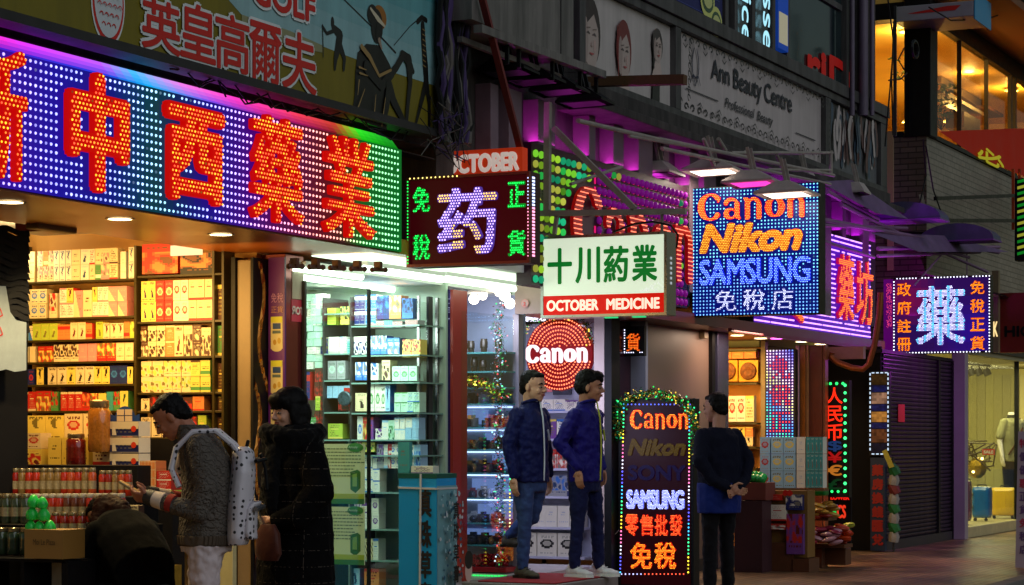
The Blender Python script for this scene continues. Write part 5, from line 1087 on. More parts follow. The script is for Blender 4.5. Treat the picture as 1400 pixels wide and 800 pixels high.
R5(486, 503, 485, 461, ['tgw', 'wts'], 'the back place, left showcase bay', 34, wpx=(6, 8)); R5(543, 597, 602, 570, ['wts', 'snb', 'mhg', 'rhw'], 'the long fifth showcase row', 35, wpx=(7, 9), levels=2); R5(545, 597, 640, 606, ['shb', 'wts', 'wob'], 'the sixth row, right end, showcase', 36, wpx=(7, 9), levels=2); R5(506, 535, 618, 603, ['yhg', 'wts', 'rhw'], 'the flat row, right showcase bay', 37, wpx=(7, 10)); R5(469, 502, 545, 526, ['eom', 'wts', 'snb'][1:], 'the small place, left showcase bay', 38, wpx=(6, 8)); R5(447, 466, 447, 404, ['mtw', 'nhy', 'wts'], 'the inner top place, showcase', 31, wpx=(7, 10), levels=3); R5(452, 467, 600, 500, ['dhr', 'wts', 'snb', 'lty'], 'the inner column, left showcase bay', 32, wpx=(7, 8), levels=5); R5(469, 502, 660, 612, ['wts', 'snb', 'rhw'], 'the low place, left showcase bay', 33, wpx=(7, 9), levels=2); R5(469, 502, 446, 420, ['lgy', 'yhg'], 'the first row in the left showcase bay', 1, wpx=(11, 13)); R5(460, 503, 485, 461, ['nhy', 'bhy', 'wgg'], 'the second row in the left showcase bay', 2, wpx=(10, 14)); R5(470, 503, 520, 492, ['eom', 'mob'][:1] + ['wts'], 'the third row in the left showcase bay', 3, wpx=(10, 15))
R5(506, 535, 446, 404, ['nbw', 'bbw'], 'the first row in the right showcase bay', 4, wpx=(7, 8), levels=2); R5(536, 596, 438, 404, ['nhb', 'bhn', 'ohk', 'bhs'], 'the poster row in the right showcase bay', 5, wpx=(12, 18)); R5(524, 596, 450, 440, ['tgm', 'ysn', 'esr'], 'the low row, right showcase bay', 6, wpx=(8, 14))
R5(505, 570, 486, 460, ['whg', 'mhg', 'whn', 'shn', 'bhw'], 'the wave row in the right showcase bay', 7, wpx=(8, 12)); R5(571, 597, 490, 464, ['yhr'], 'the tan end row in the right showcase bay', 8, wpx=(8, 12))
R5(507, 542, 521, 494, ['whb', 'bhw', 'shb'], 'the third row in the right showcase bay', 9, wpx=(9, 12)); R5(543, 556, 521, 490, ['khd'], 'the right showcase bay, tall place', 10, wpx=(11, 12)); R5(557, 596, 522, 498, ['eoe', 'mog'], 'the grey circle row in the right bay', 11, wpx=(10, 12))
R5(507, 524, 563, 533, ['kfd'], 'the right showcase bay, square place', 12, wpx=(15, 17)); R5(525, 560, 563, 524, ['whn', 'sfb', 'wog', 'wtr'], 'the fourth row in the right showcase bay', 13, wpx=(6, 9)); R5(560, 596, 564, 536, ['mtg', 'mtb'], 'the pale row, right showcase bay', 14, wpx=(8, 10), levels=2)
R5(510, 532, 602, 568, ['wob', 'vtr', 'ryb'][:2] + ['rhy'], 'the fifth row in the right showcase bay', 15, wpx=(6, 9)); R5(534, 548, 602, 584, ['whv'], 'the floral place in the right bay', 16, wpx=(10, 12))
R5(470, 503, 600, 578, ['ytd', 'lty'], 'the yellow row in the left showcase bay', 17, wpx=(15, 20), levels=1)
R5(506, 540, 672, 622, ['wtr', 'wtb', 'ehs', 'rhw'], 'the sixth row in the right showcase bay', 18, wpx=(7, 10), levels=3); R5(506, 540, 722, 678, ['ehs', 'wtv', 'wov'], 'the seventh row in the right showcase bay', 19, wpx=(8, 10), levels=2); R5(500, 540, 764, 732, ['wtb', 'ksd', 'bts'], 'the eighth row in the right showcase bay', 20, wpx=(7, 10)); R5(500, 518, 812, 770, ['sfb'], 'the lowest place, showcase', 21, wpx=(10, 14)); R5(519, 544, 812, 768, ['otr'], 'the orange place low in the right bay', 22, wpx=(20, 24))
R5(536, 560, 640, 602, ['rhw', 'ehv'], 'the magazine place in the right bay', 23, wpx=(10, 12))
# rack of pale packets on the left of the showcase: irregular stacks
rnd = random.Random(6)
for k in range(30):
    x = 428 + (k % 3) * 12 + rnd.uniform(-3, 3); y = 404 + (k // 3) * 10.2
    carton(SB, SB.s(x), SB.z(450, y + 10), .085, .09, .058, rnd.choice(['mtw', 'wnm', 'mnw']), 'pale mint packet in column %s, %s layer from the top of the leaning packet stack' % (('one', 'two', 'three')[k % 3], ORD[k // 3]), 'pale packets', 'packet', o=.24 + rnd.uniform(0, .03), yaw=rnd.uniform(-.25, .25))
R5(418, 428, 560, 524, ['sbb', 'wtb'], 'the far left showcase place', 24, wpx=(8, 10)); R5(430, 450, 548, 506, ['nsw', 'nbr'], 'the navy packet place in the left bay', 25, wpx=(7, 9)); R5(418, 428, 520, 470, ['ytd', 'wob', 'xtb'], 'the upper far left showcase place', 26, wpx=(8, 10), levels=2)
R5(484, 500, 562, 524, ['rhd'], 'the orange red place in the left bay', 27, wpx=(14, 16)); R5(432, 462, 640, 568, ['whg', 'sht', 'ghw'], 'the leaflet rack in the left bay', 28, wpx=(10, 14), levels=3)
f2 = SB.out(.3); t2 = thing('air_filter_disc', 'round dark swirl patterned tin in the left showcase bay', 'tin', f2.p(473, 560)); b = MB(); b.lathe(f2.p(473, 545), [(.055, 0), (.06, .01), (.06, .03), (.05, .035)], 20, axis=(-1, 0, 0)); b.build('tin', mat('swirl_tin', C(60, 80, 90), .3, .4, nscale=40, namp=.9), t2)
# pale green leaflets hanging low, brightened by emission in the paper
f3 = Fac(.62); f3 = Perp(-2.0)
for (y0_, y1_, lb) in ((607, 689, 'upper pale green product poster with a green carton picture'), (693, 772, 'lower pale green product poster with a green carton picture')):
    t2 = thing('product_poster', lb, 'poster', f3.p(470, y1_)); x0_, x1_ = 438, 498
    part('sheet', t2, mat('green_glow_paper', C(214, 220, 170), .5, nscale=3, namp=.06, emit=C(200, 210, 150), est=.1), lambda b: b.bpx(f3, x0_, y0_, x1_, y1_, 0, -.012))  # brightness of the paper put in as weak emission
    def f(b):
        q = lambda x, y: (f3.s(x), f3.z(468, y)); rnd = random.Random(int(y0_))
        b.box(f3, q(x0_, 0)[0], q(x1_, 0)[0], q(0, y1_)[1], q(0, y1_ - 7)[1], .0, .002, C(60, 130, 50)); b.box(f3, q(x0_, 0)[0], q(x1_, 0)[0], q(0, y1_ - 7)[1] + .0005, q(0, y1_ - 14)[1], .0, .002, C(190, 200, 60))
        for k in range(9):
            y = y0_ + 6 + k * 4.6; x = x0_ + 4
            while x < x1_ - (16 if k > 4 else 4):
                w_ = rnd.uniform(1.5, 5); b.box(f3, f3.s(x), f3.s(x + w_), f3.z(468, y + 1.6), f3.z(468, y), .0005, .0015, C(110, 130, 90)); x += w_ + 1
        b.poly(f3, [q(479, y0_ + 38), q(489, y0_ + 35), q(493, y0_ + 38), q(493, y0_ + 60), q(486, y0_ + 67), q(479, y0_ + 62)], .0, C(60, 120, 40)); b.poly(f3, [q(482, y0_ + 42), q(488, y0_ + 40), q(488, y0_ + 58), q(482, y0_ + 58)], .0, C(150, 190, 80)); b.ell(f3, *q(486, y0_ + 5), .07, .035, .0, C(70, 150, 60)); b.geo(f3, T('Annaly'), f3.s(477), f3.z(468, y0_ + 7), .08, .025, .004, C(225, 240, 220))
    part('print_figures', t2, M_PRINT, f)
# fluorescent tubes under the pale soffit
t = thing('fluorescent_light', 'long bright fluorescent tubes over the glass showcase', 'light', Fac(.4).p(550, 375))
M_FL = emis('fluorescent_tube', C(225, 255, 225), 4.5)
for x0_, y0_, x1_, y1_, Y_ in ((498, 367, 604, 380, .3), (606, 381, 703, 404, .3), (400, 366, 494, 379, .7), (402, 378, 500, 392, 1.1), (505, 392, 586, 404, 1.1)):
    f_ = Fac(Y_); part('tube', t, M_FL, lambda b: b.cyl(f_.p(x0_, y0_), f_.p(x1_, y0_ + (x1_ - x0_) * (600 - y0_) / (2120 - x0_)), .026, 10)); part('batten', t, M_WHITE, lambda b: b.bar(f_.p(x0_, y0_ - 7), f_.p(x1_, y0_ - 7 + (x1_ - x0_) * (600 - y0_) / (2120 - x0_)), .06, .03)); part('end_cap', t, M_BLK, lambda b: b.sph(f_.p(x1_, y0_ + (x1_ - x0_) * (600 - y0_) / (2120 - x0_)), .024))
part('glowing_ceiling', t, emis('white_ceiling_glow', C(222, 248, 215), 2.2), lambda b: b.box(G0, -2.9, .75, 2.675, 2.685, -.12, -.62))  # white glare on the soffit under the tubes put in as an emitting sheet
lamp_area('showcase_light', (-1.8, 1.2, 2.56), (0, 0, 0), 1.7, .8, C(224, 252, 242), 40, t)
lamp_area('showcase_light', (-1.7, .95, 2.2), (0, radians(-60), 0), .4, .5, C(224, 252, 242), 12, t)
lamp_area('showcase_light', (-1.9, 1.3, 1.35), (0, radians(-80), 0), 1.2, .3, C(160, 220, 255), 1.2, t)
# blue gift carton tied with string
f_ = Perp(-1.95); c = thing('tied_carton', 'tall turquoise carton with brush characters tied with white string', 'carton', f_.p(571, 843))
zb, zt_ = .0, f_.z(571, 648); a0, a1 = f_.s(545), f_.s(597)
part('carton', c, mat('turquoise_print', C(10, 150, 215), .4, nscale=2, namp=.1), lambda b: b.box(f_, a0, a1, zb, zt_, 0, -.33), bev=.004)
part('top_band', c, mat('dark_teal_print', C(0, 80, 70), .4), lambda b: b.box(f_, a0 - .002, a1 + .002, f_.z(571, 654), zt_ + .002, .003, -.333))
side = Fac(f_.w(a1, 0).y - .0); cc = [T(x) for x in '真珠草膏']
part('brush_lettering', c, mat('black_ink', (.01, .01, .012), .5), lambda b: [b.geo(f_, g, a0 + .18, f_.z(571, 706 + 42 * k) , .10, .2, .003, (1, 1, 1, 1), dil=.005) for k, g in enumerate(cc)] + [b.geo(f_, T('蜂'), a0 + .235, f_.z(571, 678), .03, .06, .003, (1, 1, 1, 1))])
def f(b):
    s0 = Fac(f_.w(a1, 0).y); x0w = f_.ox
    b.box(s0, x0w + .004, x0w + .33, .01, zt_ - .09, .003, .006, C(110, 160, 170)); rnd = random.Random(8)
    for k in range(160): b.ell(s0, x0w + rnd.uniform(.02, .31), rnd.uniform(.02, .95), rnd.uniform(.006, .02), rnd.uniform(.006, .02), .006, rnd.choice([C(50, 110, 130), C(150, 190, 200), C(30, 90, 120), C(190, 200, 205)]), 6)
    b.ell(s0, x0w + .2, .35, .06, .09, .09, C(200, 170, 160)); b.ell(s0, x0w + .2, .43, .07, .07, .091, C(20, 18, 20)); b.poly(s0, [(x0w + .12, .02), (x0w + .28, .02), (x0w + .24, .3), (x0w + .16, .3)], .006, C(190, 190, 200))
    for k, g in enumerate(cc): b.geo(s0, g, x0w + .1, .74 - k * .16, .09, .13, .092, C(14, 14, 18), dil=.003)
part('side_print', c, M_PRINT, f)
part('string', c, mat('white_string', C(190, 190, 190), .8), lambda b: (b.bar(f_.w(a0, f_.z(571, 667), .006), f_.w(a1, f_.z(571, 668), .006), .012, .014), b.bar(f_.w(a0 + .185, 0, .008), f_.w(a0 + .195, zt_, .008), .014, .012), b.bar(f_.w(a1 + .006, f_.z(571, 668), 0), f_.w(a1 + .006, f_.z(571, 668), -.33), .012, .014)))
carton(Perp(-1.85), Perp(-1.85).s(562), zt_ + .004, .19, .1, .055, 'wth', 'white carton lying on the tied turquoise carton', 'flat cartons') if False else carton(Perp(-1.85), Perp(-1.85).s(562), zt_ + .004, .19, .1, .055, 'wtv', 'white carton lying on the tied turquoise carton', 'flat cartons')
carton(Perp(-1.8), Perp(-1.8).s(544), zt_ + .004, .1, .05, .24, 'tnw', 'teal leaflet holder standing on the tied turquoise carton', 'leaflet holders', 'leaflet_holder')
# purple mirrored pillar
f_ = Perp(-.74); t = thing('violet_pillar', 'polished violet pillar with red edge between the showcase and the camera display', 'pillar', f_.p(610, 900))
part('shaft', t, mat('violet_polish', C(58, 40, 110), .15, .5, nscale=2, namp=.4), lambda b: b.bpx(f_, 600, 396, 616, 900, 0, -.25)); part('red_edge', t, mat('red_edge_trim', C(150, 40, 30), .4), lambda b: b.bpx(f_, 616.5, 396, 620, 900, .01, -.25))
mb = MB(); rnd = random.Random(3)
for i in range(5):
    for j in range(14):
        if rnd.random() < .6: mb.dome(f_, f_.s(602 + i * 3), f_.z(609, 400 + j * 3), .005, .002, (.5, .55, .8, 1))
mb.build('painted_lamp_reflections', emis('dim_led', None, .8, False), t, kind='stuff')  # lamp reflections put on the polished shaft as dim glowing dots

# ============================================================ CAMERA DISPLAY WINDOW
KB = Perp(.42); t = thing('camera_display', 'narrow glass display window crowded with cameras left of the open doorway', 'showcase', KB.p(660, 800))
M_BW = mat('blue_white_backlight', C(190, 205, 235), .4, emit=C(120, 150, 230), est=.5)
part('back_panel', t, mat('display_back', C(150, 160, 190), .35, nscale=2, namp=.3), lambda b: b.bpx(KB, 618, 398, 702, 780, -.22, -.25))
part('base', t, mat('white_base', C(215, 205, 205), .35, nscale=2, namp=.08), lambda b: b.bpx(KB, 620, 783, 700, 850, .12, -.25)); part('red_shelf', t, mat('red_plastic', C(150, 20, 30), .3), lambda b: b.bpx(KB, 620, 774, 700, 781, .13, -.22), bev=.003)
ys = [462, 482, 508, 530, 552, 584, 614, 646, 680, 714, 744]
for y in ys[1:]: part('glass_shelf', t, mat('aqua_glass_edge', C(70, 130, 130), .1, emit=C(30, 80, 80), est=.15), lambda b: b.bpx(KB, 620, y, 699, y + 2.2, .1, -.22))
for y in (556, 588, 618, 650, 684): part('light_strip', t, emis('cool_strip', C(190, 215, 255), 2.6), lambda b: b.bpx(KB, 622, y - .5, 696, y + 1.2, -.2, -.215))
for k, (y, x, ww) in enumerate(((560, 624, 30), (592, 650, 34), (622, 660, 36), (655, 632, 60), (690, 640, 50), (724, 622, 56))): part('lit_card', t, M_BW, lambda b: b.bpx(KB, x, y, x + ww, y + 20, -.19, -.2))
rnd = random.Random(12); M_CAM = mat('camera_body', (.018, .018, .022), .35, nscale=30, namp=.4); M_LENS = mat('lens_glass', (.02, .02, .06), .05, coat=1.)
camset = []
def make_camera(k, silver):
    w_, h_ = .125, .085; mb = MB(); F0 = Fac(0); b = silver
    mb.box(F0, -w_ / 2, w_ / 2, 0, h_, .03, -.03); mb.box(F0, -.03, .03, h_, h_ + .025, .03, -.02); mb.box(F0, -w_ / 2, -w_ / 2 + .03, 0, h_ * .95, .045, .03); m1 = mb.build('camera', silver, None, bev=0, origin=(0, 0, 0))
    me = m1.data; bpy.data.objects.remove(m1); mb = MB(); mb.lathe((-.0, -.03, h_ * .45), [(.036, 0), (.036, .04), (.04, .045), (.04, .075), (.03, .077)], 16, axis=(0, -1, 0)); m2 = mb.build('lens', M_CAM, None, smooth=True, origin=(0, 0, 0)); l = m2.data; bpy.data.objects.remove(m2)
    mb = MB(); mb.lathe((0, -.1, h_ * .45), [(.03, 0), (.02, .006), (.002, .008)], 14, axis=(0, -1, 0)); m3 = mb.build('glass', M_LENS, None, smooth=True, origin=(0, 0, 0)); g = m3.data; bpy.data.objects.remove(m3); return me, l, g
CM = [make_camera(0, M_CAM), make_camera(1, mat('silver_body', C(150, 145, 140), .35, .6)), make_camera(2, mat('red_body', C(140, 20, 30), .35))]
wh = ['uppermost glass shelf', 'second glass shelf', 'third glass shelf', 'fourth glass shelf', 'fifth glass shelf', 'sixth glass shelf', 'seventh glass shelf', 'eighth glass shelf', 'ninth glass shelf', 'lowest glass shelf']
for i, y in enumerate(ys[1:]):
    n = 0
    for x in (629, 646, 663, 681):
        xx = x + rnd.uniform(-3, 3); n += 1; kk = rnd.choice([0, 0, 0, 0, 1, 2]) if i > 3 else 0; sc_ = rnd.uniform(.72, 1.0)
        if i < 3:   # lens barrels standing upright
            c = KB.p(xx, y); mb = MB(); h = rnd.uniform(.1, .17) * .8; mb.lathe(c, [(.028, 0), (.028, h * .3), (.034, h * .35), (.034, h * .8), (.03, h * .85), (.03, h), (.005, h)], 12); mb.build('lens_barrel', mat('lens_barrel', C(52, 42, 36), .3, .2, nscale=20, namp=.6), smooth=True, label='upright lens barrel, %s from left on the %s of the camera window' % (ORD[n - 1], wh[i]), cat='camera lens', group='lens barrels'); continue
        o_ = bpy.data.objects.new('camera_model', CM[kk][0]); COL.objects.link(o_); o_.location = KB.p(xx, y, rnd.uniform(-.03, .03)); o_.rotation_euler = (0, 0, KB.a + rnd.uniform(-.5, .5)); o_.scale = (sc_,) * 3
        o_['label'] = '%s camera, %s from the left on the %s of the camera window' % (('black', 'silver', 'red')[kk], ORD[n - 1], wh[i]); o_['category'] = 'camera'; o_['group'] = 'cameras in the display window'
        for q, nm in ((1, 'lens'), (2, 'lens_glass')): p_ = bpy.data.objects.new(nm, CM[kk][q]); COL.objects.link(p_); p_.parent = o_
mb = MB(); rnd = random.Random(2)
for k in range(260): c = KB.p(rnd.uniform(622, 698), rnd.uniform(758, 772), .02 + rnd.random() * .08); mb.sph(c, rnd.uniform(.01, .02), k4(C(170, 20, 30), rnd.uniform(.5, 1.4)), 5, 4)
mb.build('red_trinkets', mat('shiny_trinkets', attr=True, rough=.2, metal=.3), kind='stuff')
f_ = Fac(KB.w(KB.s(702), 0).y - .01); part('glass_pane', t, M_GLASS, lambda b: b.box(f_, -.6, .4, .3, 2.4, 0, -.005))
cols2 = [C(40, 170, 90), C(180, 190, 200), C(190, 60, 60), C(30, 120, 60), C(150, 210, 230), C(200, 120, 140)]
garland('tinsel_garland', [KB.p(x, y, .12) for x, y in ((700, 404), (688, 440), (693, 480), (688, 520), (694, 560), (688, 600), (694, 640), (690, 690), (695, 730), (692, 770))], .04, 1300, 'silver green tinsel garland hanging down the right edge of the camera window', cols2, 3, .03, .1)
garland('tinsel_garland', [KB.p(x, y, .12) for x, y in ((620, 518), (640, 522), (660, 524), (680, 532), (696, 540))], .05, 420, 'gold and green tinsel swag crossing the middle of the camera window', [C(190, 190, 40), C(60, 160, 40), C(220, 170, 60), C(170, 60, 40)], 4, .035, .12)
mb = MB(); f_ = KB.out(.14)
for k in range(28): mb.dome(f_, f_.s(697), f_.z(697, 585 + k * 5), .008, 0, k4([C(60, 220, 255), C(60, 220, 255), C(60, 255, 160), C(255, 220, 60), C(255, 240, 160)][min(4, k // 6)], .8))
for k in range(16): mb.box(f_, f_.s(623 + k * 4.8), f_.s(626.5 + k * 4.8), f_.z(660, 788), f_.z(660, 786), 0, .004, k4(C(50, 255, 110), .5))
mb.build('rope_light', M_LED, label='rope light with cyan to yellow lamps running down the camera window edge', cat='rope light')
M_GLOBE = emis('globe_bulb', C(255, 240, 215), 7)
t = thing('globe_light_row', 'row of bright globe bulbs under the soffit above the camera window', 'light', KB.p(660, 400))
for k, (x, y, r) in enumerate(((617, 405, .03), (628, 408, .035), (648, 409, .045), (660, 404, .04), (690, 404, .05), (697, 415, .045), (682, 400, .035))): part('bulb', t, M_GLOBE, lambda b: b.sph(Perp(.2).p(x, y), r, nu=14, nv=10), smooth=True)
lamp_area('display_light', (0.05, .75, 2.35), (0, radians(-35), 0), .3, .4, C(225, 230, 255), 9, t); lamp_area('display_light', (-.1, .6, 1.3), (0, radians(-75), 0), 1.2, .3, C(170, 190, 255), 4, t)
# ============================================================ CAMERA SHOP DOORWAY
DB = Perp(2.55); D1 = Perp(1.9)
t = thing('camera_shop', 'bright camera shop interior seen through the doorway behind the two men', 'shop', DB.p(765, 780))
part('back_wall', t, mat('pale_shop_wall', C(176, 178, 200), .4, nscale=1.5, namp=.15), lambda b: b.box(G0, 2.56, 2.62, .19, 2.46, -.2, -3.2)); part('left_wall', t, M_WHITE, lambda b: b.box(G0, .44, 2.55, .19, 2.62, -1.5, -1.55))
part('floor', t, mat('shop_pale_floor', C(190, 182, 190), .2, nscale=3, namp=.1), lambda b: b.box(G0, .51, 1.8, .10, .19, -.35, -3)); part('red_mat', t, mat('red_door_mat', C(150, 10, 26), .8, nscale=30, namp=.3, bump=.3), lambda b: b.box(G0, -.72, .46, .19, .2, .34, -.35), bev=.004); part('step', t, mat('step_concrete', C(120, 110, 108), .7, nscale=4, namp=.3), lambda b: b.box(G0, -.76, .5, 0, .188, .38, -.5), bev=.01)
part('pillar', t, mat('pinkish_white_pillar', C(200, 180, 172), .4, nscale=3, namp=.12), lambda b: b.bpx(Perp(1.85), 812, 428, 826, 800, 0, -.2)); part('pillar_trim', t, M_BLK, lambda b: b.bpx(Perp(1.84), 826.5, 432, 836, 800, 0, -.2)); part('pillar', t, mat('pale_jamb', C(150, 140, 150), .4), lambda b: b.bpx(Perp(.5), 701, 430, 709, 800, .0, -.1))
part('door_head', t, mat('grey_head_panel', C(150, 128, 122), .5, nscale=4, namp=.2), lambda b: b.bpx(Perp(.48), 704, 376, 742, 429, 0, -.06)); part('number_badge', t, M_PRINT, lambda b: (b.ell(Perp(.47), Perp(.47).s(718.5), Perp(.47).z(718, 415), .035, .035, .012, C(190, 120, 120), 18), b.ell(Perp(.47), Perp(.47).s(718.5), Perp(.47).z(718, 415), .028, .028, .013, C(160, 140, 140), 18), b.geo(Perp(.47), T('2'), Perp(.47).s(717), Perp(.47).z(718, 418), .018, .03, .016, C(190, 60, 60), dil=.003)))
lamp_area('shop_light', (1.5, .95, 2.4), (0, 0, 0), 1.2, .8, C(225, 225, 255), 16, t); lamp_area('shop_light', (1.2, .5, 1.6), (0, radians(-80), 0), .9, .7, C(215, 215, 255), 7, t)
part('ceiling_light', t, emis('shop_diffuser', C(230, 230, 255), 2.5), lambda b: b.bpx(Perp(2.3), 716, 432, 806, 438, 0, -.1))
t = thing('round_lamp_sign', 'round red lamp sign with white brand word hanging in the camera shop doorway', 'sign', D1.p(768, 520)); c0 = (D1.s(767), D1.z(767, 484)); R = D1.sc(767) and 46 * abs(D1.s(768) - D1.s(767))
part('disc', t, mat('red_disc', C(90, 2, 6), .35, emit=C(150, 2, 8), est=.3), lambda b: b.lathe(D1.w(*c0, 0), [(R, 0), (R, .04), (R * .98, .045)], 40, axis=(-1, 0, 0)))
mb = MB()
for q in range(1, 10):
    r = R * q / 9.6; n = int(2 * pi * r / .026)
    for k in range(n):
        a, z = c0[0] + r * cos(2 * pi * k / n), c0[1] + r * sin(2 * pi * k / n) * 1.02
        if abs(z - c0[1]) > .07: mb.dome(D1, a, z, .0085, .046, k4(C(255, 120, 80), 1.1))
mb.build('ring_lamps', M_LED, t, kind='stuff')
bx = (D1.s(722), D1.z(767, 496), D1.s(806) - D1.s(722), D1.z(767, 472) - D1.z(767, 496)); part('lettering', t, emis('white_red_neon', C(255, 215, 225), 1.6), lambda b: b.geo(D1, LOGO, *bx, .055, (1, 1, 1, 1), dil=.006, depth=.01))
garland('tinsel_garland', [D1.p(x, y, .06) for x, y in ((716, 500), (714, 470), (720, 446), (740, 438), (770, 434), (800, 438), (808, 450), (810, 470))], .035, 500, 'green and gold tinsel wound round the red round lamp sign', [C(60, 170, 60), C(220, 180, 60), C(40, 120, 60), C(250, 150, 60)], 8)
sf = thing('shop_cabinet', 'white cabinet with boxed goods behind the two men', 'cabinet', DB.p(765, 770))
for y in (562, 600, 640, 678, 720, 760): part('shelf', sf, mat('lilac_shelf', C(190, 190, 215), .3), lambda b: b.bpx(DB.out(.0), 712, y, 808, y + 3, .16, -.0))
part('pink_poster', t, mat('pink_poster', C(220, 120, 130), .5, nscale=6, namp=.1), lambda b: b.bpx(DB, 732, 500, 756, 536, .02, .0)); part('dark_poster', t, mat('dark_poster', C(60, 60, 80), .4, nscale=20, namp=.8), lambda b: b.bpx(DB, 757, 518, 782, 540, .02, .0)); part('emblem', t, M_PRINT, lambda b: b.ell(DB, DB.s(769), DB.z(769, 528), .05, .05, .024, C(190, 60, 40), 16))
for k, (l, r, yb, yt, cs, w2) in enumerate(((714, 806, 562, 545, ['wtb', 'sfb', 'wtv'], (12, 18)), (714, 806, 600, 572, ['vty', 'wtv', 'wtb'], (16, 22)), (714, 806, 640, 612, ['ehr', 'rhw', 'xhw'], (12, 16)), (714, 806, 678, 646, ['xhw', 'nhw', 'ehb'], (14, 18)), (714, 806, 720, 690, ['wnb', 'ohd', 'wte'], (16, 22)), (714, 808, 760, 724, ['wor', 'wne', 'wbr', 'wox'], (20, 30)))):
    row(DB, l, r, yb, yt, cs, 'cabinet shelf %s behind the men' % ('one', 'two', 'three', 'four', 'five', 'six')[k], 'boxed goods in the camera shop', 200 + k, o=.12, wpx=w2, levels=1)

# ============================================================ CLOSED PANELS AND SECOND SHOP
f3 = Fac(.35); t = thing('closed_shopfront', 'grey brown closed shopfront panel between the camera shop and the amber shop', 'shopfront', f3.p(920, 780))
part('dark_pane', t, mat('maroon_gloss', C(60, 26, 40), .15, nscale=2, namp=.5), lambda b: b.bpx(f3, 836, 440, 879, 840, 0, -.05)); part('panel', t, mat('grey_brown_panel', C(128, 104, 92), .45, nscale=.8, namp=.15), lambda b: b.box(f3, f3.s(880), f3.s(969), 0, 2.46, .0, -.06)); part('edge_trim', t, M_BLK, lambda b: b.box(f3, f3.s(969), f3.s(973), 0, 2.46, .04, -.06)); part('steel_jamb', t, mat('blue_steel_jamb', C(96, 96, 130), .25, .7), lambda b: b.box(f3, f3.s(974), f3.s(989), 0, 2.46, .06, -.2), bev=.004)
part('wall_switch', t, M_TAN, lambda b: b.bpx(f3, 956, 452, 961, 463, .06, 0), bev=.004); part('floor_plinth', t, M_STEELD, lambda b: b.box(f3, f3.s(836), f3.s(969), 0, .12, .03, 0))
fr = Perp(2.4); t = thing('small_lamp_sign', 'small black sign with one orange character in a dotted white frame above the closed panel', 'sign', fr.p(866, 486)); part('case', t, M_BLK, lambda b: b.bpx(fr, 850, 446, 881, 487, 0, -.05))
g = T('貨'); bx = fit(fr, 857, 456, 875, 480); part('character', t, mat('amber_face', C(150, 40, 4), .4, emit=C(220, 60, 4), est=.7), lambda b: b.geo(fr, g, *bx, .003, (1, 1, 1, 1), dil=.003))
mb = MB(); leds(mb, fr, *bx, g, .015, .015, .005, .005, lambda a, z: k4(C(255, 130, 40), .7), dil=.002)
for k in range(9): mb.dome(fr, fr.s(854), fr.z(866, 451 + k * 3.7), .006, .002, (.7, .7, 1, 1)); mb.dome(fr, fr.s(854 + k * 3), fr.z(866, 482), .006, .002, (.7, .7, 1, 1)) if k not in (5, 6) else None
mb.build('edge_lamps', M_LED, t, kind='stuff')

X7 = 7.0; S7 = Perp(X7); t = thing('amber_shop', 'second medicine shop with amber lit shelves right of the dark standing man', 'shop', S7.p(1020, 760))
M_AMBP = mat('amber_shop_wall', C(220, 150, 60), .5, nscale=3, namp=.15)
part('back_panel', t, M_AMBP, lambda b: b.box(S7, S7.s(985) - .8, S7.s(1042), 0, 2.45, -.02, -.06)); part('side_wall', t, M_AMBP, lambda b: b.box(G0, 4.7, 7, 0, 2.45, -2.2, -2.25)); part('upper_band', t, mat('pale_green_band', C(180, 190, 150), .5), lambda b: b.bpx(S7, 990, 462, 1042, 475, .1, 0))
part('floor', t, M_MATT, lambda b: b.box(G0, 4.7, 10, .002, .12, -.4, -2.5, C(120, 90, 70)))
for y in (478, 524, 578, 611, 640, 660): part('shelf', t, M_SHELF, lambda b: b.bpx(S7, 988, y, 1042, y + 2.6, .2, 0))
for x, m in ((1040, M_TAN), ): part('post', t, m, lambda b: b.bpx(Perp(6.9), 1040, 466, 1046, 780, 0, -.1))
row(S7, 990, 1040, 491, 481, ['yny', 'oty'], 'top amber shelf in the right shop', 'cartons in the right amber shop', 301, o=.15, wpx=(12, 20)); 
for k, (x, r) in enumerate(((999, .1), (1027, .1))):
    c = S7.p(x, 506, .16); tt_ = thing('dried_plate', '%s round dried brown plate in a gold tray in the right shop' % ('left', 'right')[k], 'gift tray', c); part('tray', tt_, mat('gold_tray', C(220, 160, 50), .35, .3, nscale=20, namp=.3), lambda b: b.bpx(S7, x - 12, 493, x + 14, 522, .12, .08)); part('disc', tt_, mat('dried_disc', C(130, 74, 30), .6, nscale=30, namp=.8, bump=.8, bscale=60), lambda b: b.lathe(S7.p(x + 1, 508, .125), [(r, 0), (r * .9, .02), (r * .5, .03), (.01, .022)], 18, axis=(-1, 0, 0)))
for k, (yb, yt, cs) in enumerate(((577, 536, ['otr', 'rok', 'kty', 'wor']), (610, 583, ['kfd', 'yfd', 'oty']), (639, 616, ['kfd', 'otr']), (659, 643, ['wor', 'rok']))):
    row(S7, 990, 1040, yb, yt, cs, '%s amber shelf in the right shop' % ORD[k + 1], 'cartons in the right amber shop', 302 + k, o=.17, wpx=(8, 12), levels=3 if k == 0 else (2 if k < 3 else 1))
lamp_area('shop_light', (5.9, 1.0, 2.4), (0, 0, 0), 1.6, .9, C(255, 196, 100), 52, t); lamp_area('shop_light', (5.6, .75, 1.8), (0, radians(-75), 0), .8, .5, C(255, 200, 110), 9, t); lamp_area('shop_light', (4.6, .0, 2.44), (0, 0, 0), .9, .3, C(255, 220, 190), 18, t)
for px_ in (1008, 1040, 1096, 1122): downlight(px_, .35 if px_ < 1050 else .2, 2.458, 'oval downlight in the maroon soffit, number %s from the left over the amber shop' % ORD[(1008, 1040, 1096, 1122).index(px_)], C(255, 225, 170), 30)
